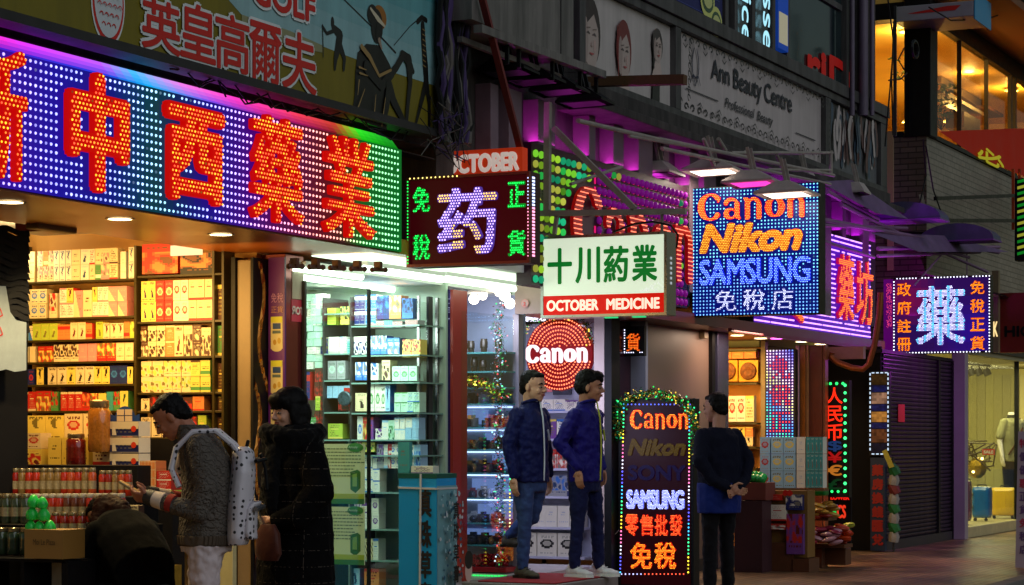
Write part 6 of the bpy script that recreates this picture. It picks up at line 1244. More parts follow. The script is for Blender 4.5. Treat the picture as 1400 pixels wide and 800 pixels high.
downlight(1062, .2, 2.458, 'magenta tinted downlight in the maroon soffit under the violet striped sign', C(255, 90, 220), 6)
part('fascia', t, mat('maroon_fascia', C(120, 40, 50), .4, nscale=3, namp=.3), lambda b: b.box(G0, FB.s(985), FB.s(1190), 2.42, 2.458, .12, .08)); part('orange_display', t, mat('orange_strip', C(200, 80, 20), .4, emit=C(200, 70, 10), est=.35, nscale=20, namp=.8), lambda b: b.bpx(Fac(-.03), 992, 440, 1045, 452, .0, -.02))
fr = Perp(6.55); t = thing('vertical_lamp_sign', 'narrow upright lamp sign with red characters on rainbow dots inside the right shop', 'sign', fr.p(1066, 600)); a0, a1 = fr.s(1046), fr.s(1087)
part('case', t, M_BLK, lambda b: b.bpx(fr, 1046, 478, 1087, 640, -.004, -.1)); part('glow_panel', t, mat('violet_dim', C(30, 8, 70), .4, emit=C(40, 10, 110), est=.5), lambda b: b.bpx(fr, 1048, 480, 1085, 640, -.003, .001))  # dim violet glow of the dots on the board put in as emission
gb_ = [(T(c), fit(fr, 1054, 489 + 37 * k, 1080, 517 + 37 * k)) for k, c in enumerate('免稅正貨')]; mb = MB(); p = (a1 - a0) / 9.5
for j in range(40):
    for i in range(9):
        a, z = a0 + (i + .7) * p, fr.z(1066, 638) + j * p * .9; ins = any(inside(g, bx, a, z, .012) for g, bx in gb_); v = j / 40
        c = C(255, 60, 50) if ins else lerp3([(0, C(255, 240, 240)), (.2, C(120, 120, 255)), (.45, C(60, 240, 180)), (.6, C(80, 160, 255)), (.75, C(240, 240, 120)), (1, C(255, 200, 255))], (v + (i / 9.) * .3) % 1)
        mb.dome(fr, a, z, p * .27, .003, k4(c, .75))
mb.build('panel_lamps', M_LED, t, kind='stuff')
t = thing('wooden_door_frame', 'reddish wooden door posts right of the rainbow upright sign', 'door frame', Perp(6.8).p(1105, 780)); 
for k, (l, r, c) in enumerate(((1088, 1092, C(190, 160, 190)), (1093, 1101, C(150, 90, 40)), (1102, 1105, C(190, 130, 80)), (1106, 1124, C(110, 48, 26)), (1125, 1128, C(150, 80, 50)))): part('post', t, mat('door_post_%d' % k, c, .35, nscale=6, namp=.3), lambda b: b.bpx(Perp(6.9 + .02 * k), l, 472, r, 790, 0, -.12), bev=.003)
part('transom', t, mat('pale_transom', C(170, 120, 100), .4, nscale=4, namp=.3), lambda b: b.bpx(Perp(7.3), 1126, 474, 1180, 491, 0, -.1)); part('duct', t, mat('coppery_duct', C(150, 80, 40), .3, .5), lambda b: b.tube([Perp(7.1).p(x, y) for x, y in ((1138, 482), (1136, 488), (1146, 496), (1165, 503), (1180, 505), (1188, 498), (1196, 470), (1202, 430), (1204, 400))], .035, 10), smooth=True)
# currency neon sign
fr = Perp(7.15); t = thing('currency_neon_sign', 'tall black neon sign with currency characters framed by green lamps', 'sign', fr.p(1141, 678))
part('case', t, M_BLK, lambda b: b.bpx(fr, 1123, 520, 1161, 680, -.004, -.1)); RN = emis('red_neon', C(255, 40, 14), 1.5)
for k, ch in enumerate('人民币'):
    part('character', t, RN, lambda b: b.geo(fr, T(ch), *fit(fr, 1130, 530 + 25 * k, 1152, 552 + 25 * k), .004, (1, 1, 1, 1), dil=.002, depth=.006))
for ch, y, c, st in (('$', 603, C(40, 80, 150), .35), ('¥', 618, C(200, 20, 20), .6), ('€', 636, C(220, 130, 40), .6), ('£', 655, C(10, 90, 40), .25)):
    part('currency_symbol', t, emis('neon_' + str(y), c, st), lambda b: b.geo(fr, T(ch), *fit(fr, 1132, y, 1151, y + 14), .004, (1, 1, 1, 1), dil=.004, depth=.006))
mb = MB()
for k in range(15): mb.dome(fr, fr.s(1155.5), fr.z(1141, 527 + k * 10.3), .019, .003, k4(C(60, 255, 130), .9))
for k in range(4): mb.dome(fr, fr.s(1127 + k * 8.5), fr.z(1141, 524.5), .017, .003, k4(C(40, 255, 110), .8)); mb.dome(fr, fr.s(1129 + k * 8.5), fr.z(1141, 672), .017, .003, k4(C(40, 255, 110), .8))
mb.build('green_lamps', M_LED, t, kind='stuff')
part('red_edge_tube', t, emis('dim_red_tube', C(200, 10, 10), .5), lambda b: b.cyl(fr.p(1124.5, 560, .01), fr.p(1124.5, 640, .01), .008, 6))
fr = Perp(7.4); t = thing('neon_words', 'small red and green neon words under the currency sign', 'sign', fr.p(1150, 735)); part('red_word', t, emis('red_word', C(255, 30, 20), .9), lambda b: (b.geo(fr, T('LOWER'), *fit(fr, 1136, 678, 1161, 683), .003, (1, 1, 1, 1), dil=.004),)); part('red_word', t, emis('red_word2', C(255, 60, 30), .8), lambda b: b.geo(fr, T('CS'), *fit(fr, 1145, 691, 1156, 708), .003, (1, 1, 1, 1), dil=.006)); part('green_word', t, emis('green_word', C(30, 220, 90), .8), lambda b: b.geo(fr, T('3'), *fit(fr, 1137, 693, 1143, 704), .003, (1, 1, 1, 1), dil=.006)); part('board', t, M_DARK, lambda b: b.bpx(fr, 1132, 676, 1163, 745, -.01, -.05))
# dark recess right of it + poster strip with white lamps
f3 = Fac(.5); t = thing('dark_entrance', 'dark brown entrance recess between the currency sign and the roller shutter', 'entrance', f3.p(1175, 770)); part('recess_wall', t, mat('dark_brown_wall', C(52, 34, 24), .6, nscale=3, namp=.4), lambda b: b.box(f3, f3.s(1128), f3.s(1188), 0, 2.46, 0, -.06)); part('jamb', t, M_BLK, lambda b: b.box(f3, f3.s(1186), f3.s(1189), 0, 2.46, .1, -.06))
fr = Perp(8.92); t = thing('food_photo_sign', 'narrow upright photo sign edged with white dashes beside the roller shutter', 'sign', fr.p(1201, 625)); part('case', t, M_BLK, lambda b: b.bpx(fr, 1188, 508, 1216, 623, -.004, -.08))
rnd = random.Random(14)
for k, (y0_, y1_, c, st) in enumerate(((512, 526, C(90, 60, 24), .3), (527, 536, C(24, 28, 90), .5), (537, 552, C(190, 140, 110), .5), (553, 562, C(24, 28, 90), .5), (563, 577, C(210, 140, 60), .5), (578, 586, C(24, 28, 90), .5), (587, 605, C(110, 60, 30), .5), (606, 620, C(20, 16, 40), .4))):
    def f(b):
        for i in range(6):
            for j in range(4): b.box(fr, fr.s(1191.5) + (fr.s(1212.5) - fr.s(1191.5)) * i / 6, fr.s(1191.5) + (fr.s(1212.5) - fr.s(1191.5)) * (i + 1) / 6, fr.z(1201, y1_) + (fr.z(1201, y0_) - fr.z(1201, y1_)) * j / 4, fr.z(1201, y1_) + (fr.z(1201, y0_) - fr.z(1201, y1_)) * (j + 1) / 4, 0, .003, k4(c, rnd.uniform(.5, 1.4) * st))
    part('photo' if k % 2 == 0 else 'caption', t, M_PANEL, f)
mb = MB()
for k in range(17): [mb.box(fr, fr.s(x), fr.s(x + 1.6), fr.z(1201, 513.5 + k * 6.4), fr.z(1201, 510 + k * 6.4), .003, .01, (.55, .68, .85, 1)) for x in (1189, 1213.5)]
for k in range(4): [mb.box(fr, fr.s(1192 + k * 6), fr.s(1195.5 + k * 6), fr.z(1201, y + 1.6), fr.z(1201, y), .003, .01, (.55, .68, .85, 1)) for y in (509, 620)]
mb.build('dash_lamps', emis('dash_lamp', None, 1.2, False), t, kind='stuff')
t = thing('vertical_banner', 'dark blue upright banner with red characters standing under the food photo sign', 'banner', fr.p(1200, 755)); fr = Perp(8.85); part('board', t, mat('dark_blue_board', C(20, 40, 70), .5, nscale=3, namp=.3), lambda b: b.bpx(fr, 1190, 626, 1210, 753, 0, -.08))
for k, ch in enumerate('藥房換錢匯兌'): part('character', t, mat('dull_red_print', C(150, 26, 26), .5), lambda b: b.geo(fr, T(ch), *fit(fr, 1193, 636 + 19 * k, 1207, 650 + 19 * k), .003, (1, 1, 1, 1), dil=.008))
# folded parasol
c0 = Perp(8.95); t = thing('folded_parasol', 'folded green and white garden parasol leaning by the roller shutter', 'parasol', c0.p(1222, 742)); rnd = random.Random(1)
for k in range(8):
    y0_, y1_ = 636 + k * 13, 650 + k * 13; part('fabric_fold', t, M_MATT, lambda b: b.tube([c0.p(1218 + (k % 2) * 4, y0_), c0.p(1222, (y0_ + y1_) / 2), c0.p(1226 - (k % 2) * 5, y1_)], [.05, .07, .06], 7, k4([C(30, 110, 50), C(170, 160, 150), C(120, 40, 36)][k % 3 if k < 3 else k % 2], .8)), smooth=True)
part('pole', t, M_STEELD, lambda b: b.cyl(c0.p(1222, 756), c0.p(1221, 625), .015)); part('yellow_card', t, mat('yellow_card', C(170, 160, 60), .5), lambda b: b.poly(c0, [(c0.s(x), c0.z(1218, y)) for x, y in ((1209, 617), (1215, 614), (1226, 638), (1219, 640))], .1))

# roller shutter
f3 = Fac(-.25); XL_, XR_ = f3.s(1206), f3.s(1299)
t = thing('roller_shutter', 'closed dark metal roller shutter glowing violet at its lower right', 'shutter', f3.w(12.5, 0)); M_SH = mat('shutter_steel', C(74, 64, 78), .32, .6, nscale=2.5, namp=.5, streak=.6)
n = 44; H_ = 2.38 - .12
me0 = None
for k in range(n):
    z0_, z1_ = .12 + H_ * k / n, .12 + H_ * (k + 1) / n
    if me0 is None:
        mb = MB(); P0 = [(0, 0), (.012, .012), (.02, .03), (.02, H_ / n - .012), (.006, H_ / n - .002)]
        for (o0_, za), (o1_, zb_) in zip(P0, P0[1:]): mb.add([f3.w(XL_, z0_ + za, o0_), f3.w(XR_, z0_ + za, o0_), f3.w(XR_, z0_ + zb_, o1_), f3.w(XL_, z0_ + zb_, o1_)], [(0, 1, 2, 3)])
        o0 = mb.build('slat', M_SH, t); me0 = o0.data
    else:
        o_ = bpy.data.objects.new('slat', me0); COL.objects.link(o_); o_.parent = t; o_.location = (0, 0, z0_ - .12)
part('backing', t, M_DARK, lambda b: b.box(f3, XL_, XR_, .1, 2.38, -.004, -.02)); part('bottom_rail', t, M_STEELD, lambda b: b.box(f3, XL_, XR_, -.01, .115, .03, -.03)); part('divider', t, M_BLK, lambda b: b.box(f3, f3.s(1279), f3.s(1279) + .09, .12, 2.38, .045, .021)); part('side_frame', t, M_BLK, lambda b: b.box(f3, XR_ + .002, XR_ + .05, 0, 2.4, .04, -.02))
part('notice', t, mat('red_notice', C(190, 24, 30), .5), lambda b: b.bpx(f3, 1225, 553, 1234, 577, .024, .028)); lamp_area('added_shutter_glow', (10.6, -.95, 2.36), (radians(48), 0, radians(-5)), .8, .12, C(200, 40, 230), 15, t)  # added lamp without a fixture, standing in for sign glow on the shutter
part('header', t, M_BLK, lambda b: b.box(f3, XL_ - .1, XR_, 2.382, 2.425, .03, -.3)); part('side_return', t, M_DARK, lambda b: b.box(G0, XL_ - .06, XL_ - .002, 0, 2.46, .25, -.5))

# ============================================================ CLOTHES SHOP WINDOW
YH = -.38; H0 = Fac(YH); t = thing('clothes_shop_window', 'lit olive cream shop window with suitcases and a mannequin at the right edge', 'shop window', H0.w(14, 0)); M_OL = mat('cream_olive_wall', C(186, 178, 112), .6, nscale=1, namp=.1)
hx0, hx1 = 12.61, 19.0
part('pillar', t, mat('grey_violet_pillar', C(150, 140, 150), .45, nscale=3, namp=.15), lambda b: b.box(G0, 12.42, 12.6, 0, 2.5, .44, .26), bev=.006); part('plinth', t, mat('stone_plinth', C(190, 178, 130), .5, nscale=6, namp=.3, bump=.1), lambda b: b.box(G0, hx0, hx1, 0, .15, .38, -2.6), bev=.01)
part('back_wall', t, M_OL, lambda b: b.box(G0, hx0, 19.4, .15, 2.5, -1.8, -1.85)); part('end_wall', t, M_OL, lambda b: b.box(G0, 19.4, 19.46, .15, 2.5, .2, -1.8))
M_HB = tilemat('herringbone_panel', C(190, 184, 120), C(180, 172, 108), C(150, 142, 90), -1, .5, .09)
for k in range(14):
    part('panel_strip', t, mat('olive_panel_%d' % (k % 3), C(186 - 5 * (k % 3), 180 - 5 * (k % 3), 116), .5, nscale=4, namp=.1), lambda b: b.add([Perp(16.38).w(*q, o) for o in (0,) for q in ((.98 - .0 - 1.8 + 0, 0),)], []) if False else b.box(Perp(19.39), -1.75 + k * .14, -1.75 + k * .14 + .134, .16, 2.4, .0, .012 + .004 * (k % 2)))
part('ceiling', t, mat('olive_ceiling', C(150, 144, 110), .6), lambda b: b.box(G0, hx0, 19, 2.5, 2.56, .38, -2)); part('fascia', t, mat('dark_fascia', C(40, 36, 34), .5), lambda b: b.box(G0, hx0 - .5, 19, 2.562, 3.0, .42, .3))
part('window_post', t, M_BLK, lambda b: b.box(G0, H0.s(1394), H0.s(1394) + .05, .15, 2.5, .36, .3)); part('glass_pane', t, M_GLASS, lambda b: b.box(G0, hx0, H0.s(1394), .15, 2.5, .33, .325))
lamp_area('window_light', (15.2, .4, 2.44), (0, 0, 0), 4.4, 1.0, C(255, 240, 170), 190, t); lamp_area('window_light', (17.2, .6, 2.3), (0, radians(-60), 0), .6, 1.6, C(255, 240, 170), 30, t)
t2 = thing('track_spotlights', 'row of four black track spotlights in the clothes shop window', 'spotlight', Perp(14.6).p(1330, 478)); fr = Perp(14.6); part('track', t2, M_BLK, lambda b: b.bar(fr.p(1312, 497), fr.p(1355, 500), .03, .03))
for x in (1319, 1329, 1339, 1350): part('spot_head', t2, M_BLK, lambda b: (b.cyl(fr.p(x, 500), fr.p(x, 506), .012), b.cyl(fr.p(x - 2, 505), fr.p(x + 1, 513), .05, 12, r2=.055)), smooth=True)
def suitcase(px, wpx_, yb, yt, Y_, col, nm, dpx):
    fr = Perp(px_to_x(px, Y_)); m_ = px; a0, a1 = fr.s(px - wpx_ / 2), fr.s(px + wpx_ / 2); z0, z1 = .15 + .05, fr.z(m_, yt); t = thing('suitcase', nm, 'suitcase', fr.w((a0 + a1) / 2, .15), 'suitcases in the shop window')
    m = mat('shell_%d' % (col[0] * 999), col, .3, nscale=5, namp=.05, coat=.4)
    part('shell', t, m, lambda b: b.box(fr, a0, a1, z0, z1, 0, -dpx), bev=.045, smooth=False)
    for k in range(4): part('ridge', t, m, lambda b: b.box(fr, a0 + (a1 - a0) * (.2 + .18 * k), a0 + (a1 - a0) * (.25 + .18 * k), z0 + .06, z1 - .06, .0, .006), bev=.003)
    part('zip_frame', t, M_CHROME, lambda b: b.box(fr, a0 - .004, a1 + .004, z0 - .004, z1 + .004, -dpx * .45, -dpx * .55), bev=.01)
    for s_ in (0, 1): part('wheel', t, M_BLK, lambda b: b.cyl(fr.w(a0 + .05 + s_ * (a1 - a0 - .1), .175, -.02), fr.w(a0 + .05 + s_ * (a1 - a0 - .1), .175, -.05), .025, 10))
    for z in (.3, .7): part('latch', t, M_CHROME, lambda b: b.box(fr, a0 - .01, a0 + .03, z0 + (z1 - z0) * z, z0 + (z1 - z0) * z + .05, .0, .012), bev=.003)
    part('handle', t, M_BLK, lambda b: b.tube([fr.w((a0 + a1) / 2 + dx, z1 + dz, -dpx / 2) for dx, dz in ((-.07, 0), (-.06, .03), (.06, .03), (.07, 0))], .008, 6)); return t
def px_to_x(px, Y_): return Fac(Y_).s(px)
suitcase(1317, 14, 716, 658, -.1, C(150, 16, 80), 'magenta suitcase half hidden behind the grey window pillar', .25); suitcase(1340, 24, 715, 666, -.02, C(0, 112, 205), 'bright blue suitcase between the magenta and the yellow ones', .26); suitcase(1371, 34, 715, 667, -.1, C(248, 204, 0), 'bright yellow suitcase on the window floor', .26)
fr = Perp(15.2); t2 = thing('window_display_prop', 'dark twisted branches and gold ornament behind the suitcases', 'decoration', fr.p(1330, 650)); rnd = random.Random(5)
for k in range(9): part('branch', t2, mat('dark_branch', C(50, 34, 20), .6), lambda b: b.tube([fr.w(fr.s(1316) + rnd.uniform(0, .5), fr.z(1330, 645) + rnd.uniform(0, .45), rnd.uniform(-.1, .1)) for _ in range(4)], .012, 5))
part('gold_ornament', t2, mat('gold_ornament', C(170, 140, 40), .3, .6, nscale=8, namp=.5), lambda b: b.sph(fr.p(1336, 640), (.12, .14, .16)))
for x, y in ((1322, 622), (1334, 645), (1346, 627)): part('lamp', t2, M_BULB, lambda b: b.sph(fr.p(x, y, .15), .02))
t2 = thing('sale_tag', 'small red sale card hanging in the clothes shop window', 'tag', Perp(14.9).p(1352, 621)); fr = Perp(14.9); part('card', t2, mat('red_card', C(190, 20, 24), .5), lambda b: b.bpx(fr, 1343, 614, 1360, 622, 0, -.004)); part('lettering', t2, M_WHITE, lambda b: b.geo(fr, T('SALE'), *fit(fr, 1345, 616, 1358, 620), .001, dil=.003))
fr = Perp(13.0); t2 = thing('handwritten_board', 'white handwritten board standing at the right edge of the pavement', 'board', Perp(6.3).p(1396, 775)); fr = Perp(6.3)
part('board', t2, mat('white_board', C(160, 150, 170), .5, nscale=5, namp=.08), lambda b: b.add([fr.w(fr.s(x), 1.35 + (600 - y) / 130, o) for o in (0, -.03) for x, y in ((1392, 590), (1420, 590), (1420, 776), (1388, 775))], [(3, 2, 1, 0), (4, 5, 6, 7), (0, 1, 5, 4), (1, 2, 6, 5), (2, 3, 7, 6), (3, 0, 4, 7)]))
def f(b):
    for k in range(9): b.geo(fr, T('特價優惠正貨免稅店'[k]), fr.s(1394), 1.35 + (600 - (612 + k * 18)) / 130, .09, .09, .003, C(90, 60, 120) if k % 3 else C(170, 40, 80), dil=.003)
part('handwriting', t2, M_PRINT, f)
# red fascia sign, letter tube, small awning on the far right
fr = Perp(13.0); t2 = thing('red_hanging_sign', 'dull red hanging sign with dark lettering at the right edge', 'sign', fr.p(1385, 482)); part('board', t2, mat('dull_red_board', C(130, 26, 20), .5, nscale=3, namp=.3), lambda b: b.bpx(fr, 1367, 400, 1430, 482, 0, -.15), bev=.006); part('lettering', t2, M_BLK, lambda b: b.geo(fr, T('HIG'), *fit(fr, 1374, 446, 1410, 460), .003, dil=.008))
t2 = thing('lit_post', 'tan post with a glowing letter tube left of the dull red sign', 'post', Perp(12.8).p(1360, 482)); fr = Perp(12.8); part('post', t2, M_TAN, lambda b: b.bpx(fr, 1356, 370, 1365, 482, 0, -.1)); part('glowing_letter', t2, emis('letter_tube', C(255, 220, 150), 1.2), lambda b: b.geo(fr, T('K'), *fit(fr, 1358.5, 440, 1364, 460), .004, dil=.004))
t2 = thing('scalloped_awning', 'black scalloped awning with pale blue edge at the far right', 'awning', Fac(-.6).p(1370, 385)); fa = Fac(-.9)
part('cloth', t2, mat('black_awning_cloth', (.012, .012, .014), .7), lambda b: [b.add([Fac(0).w(fa.s(1335) + k * .55, 3.55, 0), Fac(0).w(fa.s(1335) + k * .55 + .54, 3.55, 0), fa.w(fa.s(1335) + k * .55 + .54, 3.25 - .04 * (k % 2), 0), fa.w(fa.s(1335) + k * .55, 3.28, 0)], [(0, 1, 2, 3)]) for k in range(10)]); part('edge_stripe', t2, mat('pale_blue_edge', C(60, 110, 130), .5), lambda b: b.bar(fa.w(fa.s(1380), 3.2), fa.w(fa.s(1440), 3.2), .05, .1))

# ============================================================ FLOODLIGHTS, PIPES, CABLES
M_HOOD = mat('floodlight_hood', C(176, 166, 160), .5, .0, nscale=10, namp=.3)
def flood(px, y, X_, label, m=M_HOOD, lit=None, w_=.42, d_=.34, dark=False):
    """flat rectangular floodlight hood hanging over the pavement, its lamp face pointing down and at the wall"""
    fr = Perp(X_); c = fr.p(px, y); t = thing('floodlight', label, 'floodlight', c, 'floodlights over the signs'); F0 = Fac(0)
    def P(x, yy, z): return c + Vector((x, yy, z))
    h = .1; top = [P(-.1, -.05, h), P(.1, -.05, h), P(.1, .08, h), P(-.1, .08, h)]; bot = [P(-w_ / 2, -d_ / 2, .0), P(w_ / 2, -d_ / 2, -.01), P(w_ / 2, d_ / 2, -.02), P(-w_ / 2, d_ / 2, -.005)]
    part('hood', t, m, lambda b: b.add(top + bot + [p + Vector((0, 0, -.02)) for p in bot], [(0, 1, 2, 3), (4, 5, 1, 0), (5, 6, 2, 1), (6, 7, 3, 2), (7, 4, 0, 3), (8, 9, 5, 4), (9, 10, 6, 5), (10, 11, 7, 6), (11, 8, 4, 7)]))
    k = .72; part('lamp_face', t, emis('flood_face_%s' % (lit or 'off'), {None: C(30, 20, 40), 'warm': C(255, 235, 215), 'pink': C(255, 60, 190)}[lit], {None: .05, 'warm': 4.5, 'pink': 1.4}[lit]), lambda b: b.add([c + (p - c) * k + Vector((0, 0, -.022)) for p in bot], [(3, 2, 1, 0)]))
    part('arm', t, M_STEEL if not dark else M_BLK, lambda b: (b.bar(P(-.04, .0, h), P(-.04, .05, h + .22), .03, .012), b.bar(P(.06, .0, h), P(.06, .05, h + .22), .03, .012))); 
    if lit == 'warm': 
        d = bpy.data.lights.new('flood_lamp', 'AREA'); d.size = w_ * .8; d.energy = 9; d.color = C(255, 235, 215)[:3]; o = bpy.data.objects.new('flood_lamp', d); COL.objects.link(o); o.parent = t; o.location = (0, 0, -.05)
    return t
flood(976, 232, 2.95, 'lit floodlight, leftmost over the tall blue sign', lit='warm', d_=.52); flood(1030, 248, 2.95, 'pink glowing floodlight in the middle over the tall blue sign', lit='pink', d_=.5); flood(1076, 263, 2.9, 'lit floodlight, rightmost over the tall blue sign', lit='warm', d_=.52); flood(903, 236, 2.4, 'pale floodlight over the wide bulb sign'); flood(1100, 244, 6.4, 'small pink edged floodlight behind the tall blue sign', lit='pink', w_=.25, d_=.22)
flood(1172, 262, 7.5, 'small square floodlight hood under the hair poster', w_=.3, d_=.24)
for k, (x, y) in enumerate(((694, 96), (731, 108), (765, 122), (800, 138))): flood(x, y, -1.15 + k * .42, 'black floodlight hood, %s from the left under the grey metal canopy' % ORD[k], m=M_BLK, w_=.30, d_=.42, dark=True)
M_HB2 = mat('blue_grey_hood', C(86, 80, 120), .45, .2, nscale=6, namp=.3)
for k, (x, y, X_) in enumerate(((1238, 302, 10.2), (1312, 330, 11.9))):
    c = Perp(X_).p(x, y); t = thing('dome_lamp', ('left', 'right')[k] + ' blue grey half round lamp hood above the far medicine sign', 'lamp', c, 'half round lamp hoods'); part('hood', t, M_HB2, lambda b: b.add([c + Vector((-.28 * 0 + d * .22, -.5 * cos(q), .22 * sin(q))) for d in (-1, 1) for q in [pi * i / 12 for i in range(13)]], [(i, i + 1, 14 + i, 13 + i) for i in range(12)] + [tuple(range(13)), tuple(range(25, 12, -1))]), smooth=False); part('arm', t, M_BLK, lambda b: b.bar(c + Vector((0, 0, .1)), c + Vector((0, .9, .15)), .03, .03)); part('rim', t, mat('violet_rim', C(120, 60, 150), .4), lambda b: b.box(G0, c.x - .24, c.x + .24, c.z - .02, c.z, -c.y - .5, -c.y + .5))
    flood(x - 62 + k * 14, y - 34 + k * 4, X_ - .8, ('left', 'right')[k] + ' blue grey box lamp beside a half round hood', m=M_HB2, w_=.34, d_=.4)
# pipe scaffold over the signs
t = thing('pipe_frame', 'grey steel pipe frame holding the floodlights above the tall blue sign', 'frame', Fac(-.5).p(1000, 260)); fp = Fac(-.45)
for (x0_, y0_, x1_, y1_, r) in ((900, 190, 1140, 240, .02), (905, 203, 1135, 252, .018), (860, 186, 1000, 210, .015), (1000, 209, 1138, 209, .016), (1050, 232, 1136, 233, .016), (1136, 206, 1136, 240, .02), (790, 165, 905, 192, .02), (962, 190, 976, 226, .02), (982, 190, 992, 206, .02), (1020, 206, 1030, 240, .02), (1062, 212, 1078, 250, .018), (780, 252, 850, 228, .014)): part('pipe', t, M_STEEL, lambda b: b.cyl(fp.p(x0_, y0_), fp.p(x1_, y1_), r, 8), smooth=True)
t = thing('canopy_frame', 'tangle of violet lit pipes and old awning sheets right of the tall blue sign', 'frame', Fac(-.3).p(1230, 380)); fp = Fac(-.35); M_VP = mat('violet_dull_steel', C(140, 104, 140), .5, .2, nscale=6, namp=.4)
for (x0_, y0_, x1_, y1_, r) in ((1120, 300, 1365, 345, .03), (1125, 308, 1240, 312, .02), (1200, 350, 1340, 345, .02), (1200, 340, 1366, 338, .025), (1130, 262, 1200, 300, .03), (1150, 280, 1250, 330, .025), (1186, 300, 1350, 372, .02), (1240, 330, 1325, 352, .02), (1126, 330, 1195, 352, .02), (1290, 345, 1250, 390, .012), (1322, 335, 1322, 378, .008)): part('pipe', t, M_VP, lambda b: b.cyl(fp.p(x0_, y0_), fp.p(x1_, y1_), r, 8), smooth=True)
for k, pts in enumerate((((1120, 248), (1165, 246), (1225, 300), (1180, 292)), ((1190, 318), (1290, 322), (1365, 345), (1240, 345)))): part('awning_sheet', t, mat('old_awning_sheet', C(110, 84, 124), .6, nscale=4, namp=.5), lambda b: b.add([fp.p(*q, .0 + .15 * (i > 1)) for i, q in enumerate(pts)], [(0, 1, 2, 3)]))
lamp_area('canopy_glow', (11.6, -.25, 2.9), (radians(180), 0, 0), 2.4, .12, C(200, 30, 220), 22, t); lamp_area('canopy_glow', (8.6, -.5, 3.0), (radians(180), 0, 0), 2.4, .12, C(190, 30, 230), 18, t)
# cable bundle between the billboard and the grey canopy
t = thing('cable_bundle', 'thick bundle of black and violet cables hanging between the billboard and the grey canopy', 'cables', Fac(-.1).p(620, 200)); rnd = random.Random(21); fc = Fac(-.18)
CBM = [M_BLK, mat('violet_cable', C(60, 40, 90), .5), mat('grey_cable', C(90, 84, 80), .5), M_BLK]
for k in range(22):
    x = 601 + rnd.uniform(0, 36); part('cable', t, CBM[k % 4], lambda b: b.tube([fc.p(x + rnd.uniform(-1.6, 1.6) + (5 if j > 6 else 0) * rnd.uniform(-1, 1), -20 + j * 27, rnd.uniform(-.03, .03)) for j in range(9)], rnd.uniform(.008, .03), 6), smooth=True)
for k in range(9):
    part('loose_wire', t, CBM[k % 3], lambda b: b.tube([fc.w(fc.s(592) + rnd.uniform(-.3, .5), 3.62 + rnd.uniform(-.28, .2), .05 + rnd.uniform(-.03, .06)) for _ in range(5)], .004, 5))
t = thing('loose_wires', 'thin black wires tangled along the lower edge of the golf billboard', 'wires', G0.p(400, 150))
for k in range(9):
    x = 210 + k * 42; part('wire', t, M_BLK, lambda b: b.tube([G0.w(FB.s(x + j * 14 + rnd.uniform(-4, 4)), 3.55 + rnd.uniform(-.09, .05), .06 + rnd.uniform(0, .05)) for j in range(7)], .006, 5))
t = thing('street_wires', 'thin black wires strung in front of the amber restaurant corner', 'wires', FC.p(1240, 150)); fs_ = Fac(-.6)
for pts in (((1214, 0), (1222, 60), (1216, 130), (1210, 200)), ((1222, 30), (1219, 110), (1221, 185)), ((1236, 95), (1228, 82), (1236, 66)), ((1262, 190), (1266, 240), (1258, 276)), ((1266, 200), (1276, 260), (1290, 300)), ((1270, 10), (1300, 28), (1350, 26), (1400, 8)), ((1215, 110), (1232, 108), (1240, 100))): part('wire', t, M_BLK, lambda b: b.tube([fs_.p(*q) for q in pts], .01, 5))
part('hanger_pipe', t, M_STEELD, lambda b: b.bar(fs_.p(1224, 8), fs_.p(1224, 186), .03, .03)); part('ring', t, M_BLK, lambda b: b.tube([fs_.w(fs_.s(1251) + .14 * cos(q), FC.z(1251, 110) + .1 * sin(q), 0) for q in [pi / 6 * i for i in range(12)]], .02, 6, closed=True))
# grey metal canopy at the top centre, red sloping bar, dark wall
t = thing('metal_canopy', 'grey metal canopy box above the black floodlight hoods', 'canopy', Fac(-.3).p(715, 60)); fq = Fac(-.35); M_GC = mat('grey_canopy_sheet', C(132, 126, 122), .5, .3, nscale=2, namp=.3, streak=.5)
def f(b):
    P = [(fq.s(x), fq.z(x, y)) for x, y in ((645, -20), (784, -20), (784, 84), (645, 26))]; b.add([fq.w(a, z, 0) for a, z in P] + [fq.w(a, z, -.4) for a, z in P], [(3, 2, 1, 0), (0, 1, 5, 4), (1, 2, 6, 5), (2, 3, 7, 6), (3, 0, 4, 7)])
part('sheet', t, M_GC, f); part('seam', t, M_STEELD, lambda b: b.box(fq, fq.s(766), fq.s(767), fq.z(766, 76), fq.z(766, -10), 0, .006)); part('lower_rail', t, M_GC, lambda b: (b.bar(fq.p(645, 40, .05), fq.p(816, 103, .05), .07, .06), b.bar(fq.p(645, 52, -.1), fq.p(780, 104, -.1), .04, .04))); part('strut', t, mat('rusty_red_bar', C(110, 34, 30), .6, nscale=8, namp=.3), lambda b: b.bar(fq.p(650, -5, .05), fq.p(706, 215, .05), .05, .03))
for k, x in enumerate((690, 706, 752, 790, 812)): part('hanger', t, M_BLK, lambda b: b.bar(fq.p(x, 62 + (x - 690) * .36, .02), fq.p(x, 88 + (x - 690) * .36, .02), .03, .02))
t = thing('drain_pipe', 'pale violet drain pipe on the corner of the grey building', 'pipe', Fac(-.1).p(1178, 160)); 
for x, r in ((1165, .03), (1180, .06), (1192, .03)): part('pipe', t, mat('violet_grey_pipe', C(96, 84, 104), .5, nscale=5, namp=.3), lambda b: b.cyl(Fac(-.12).p(x, 158), Fac(-.12).p(x, -30), r, 10), smooth=True)

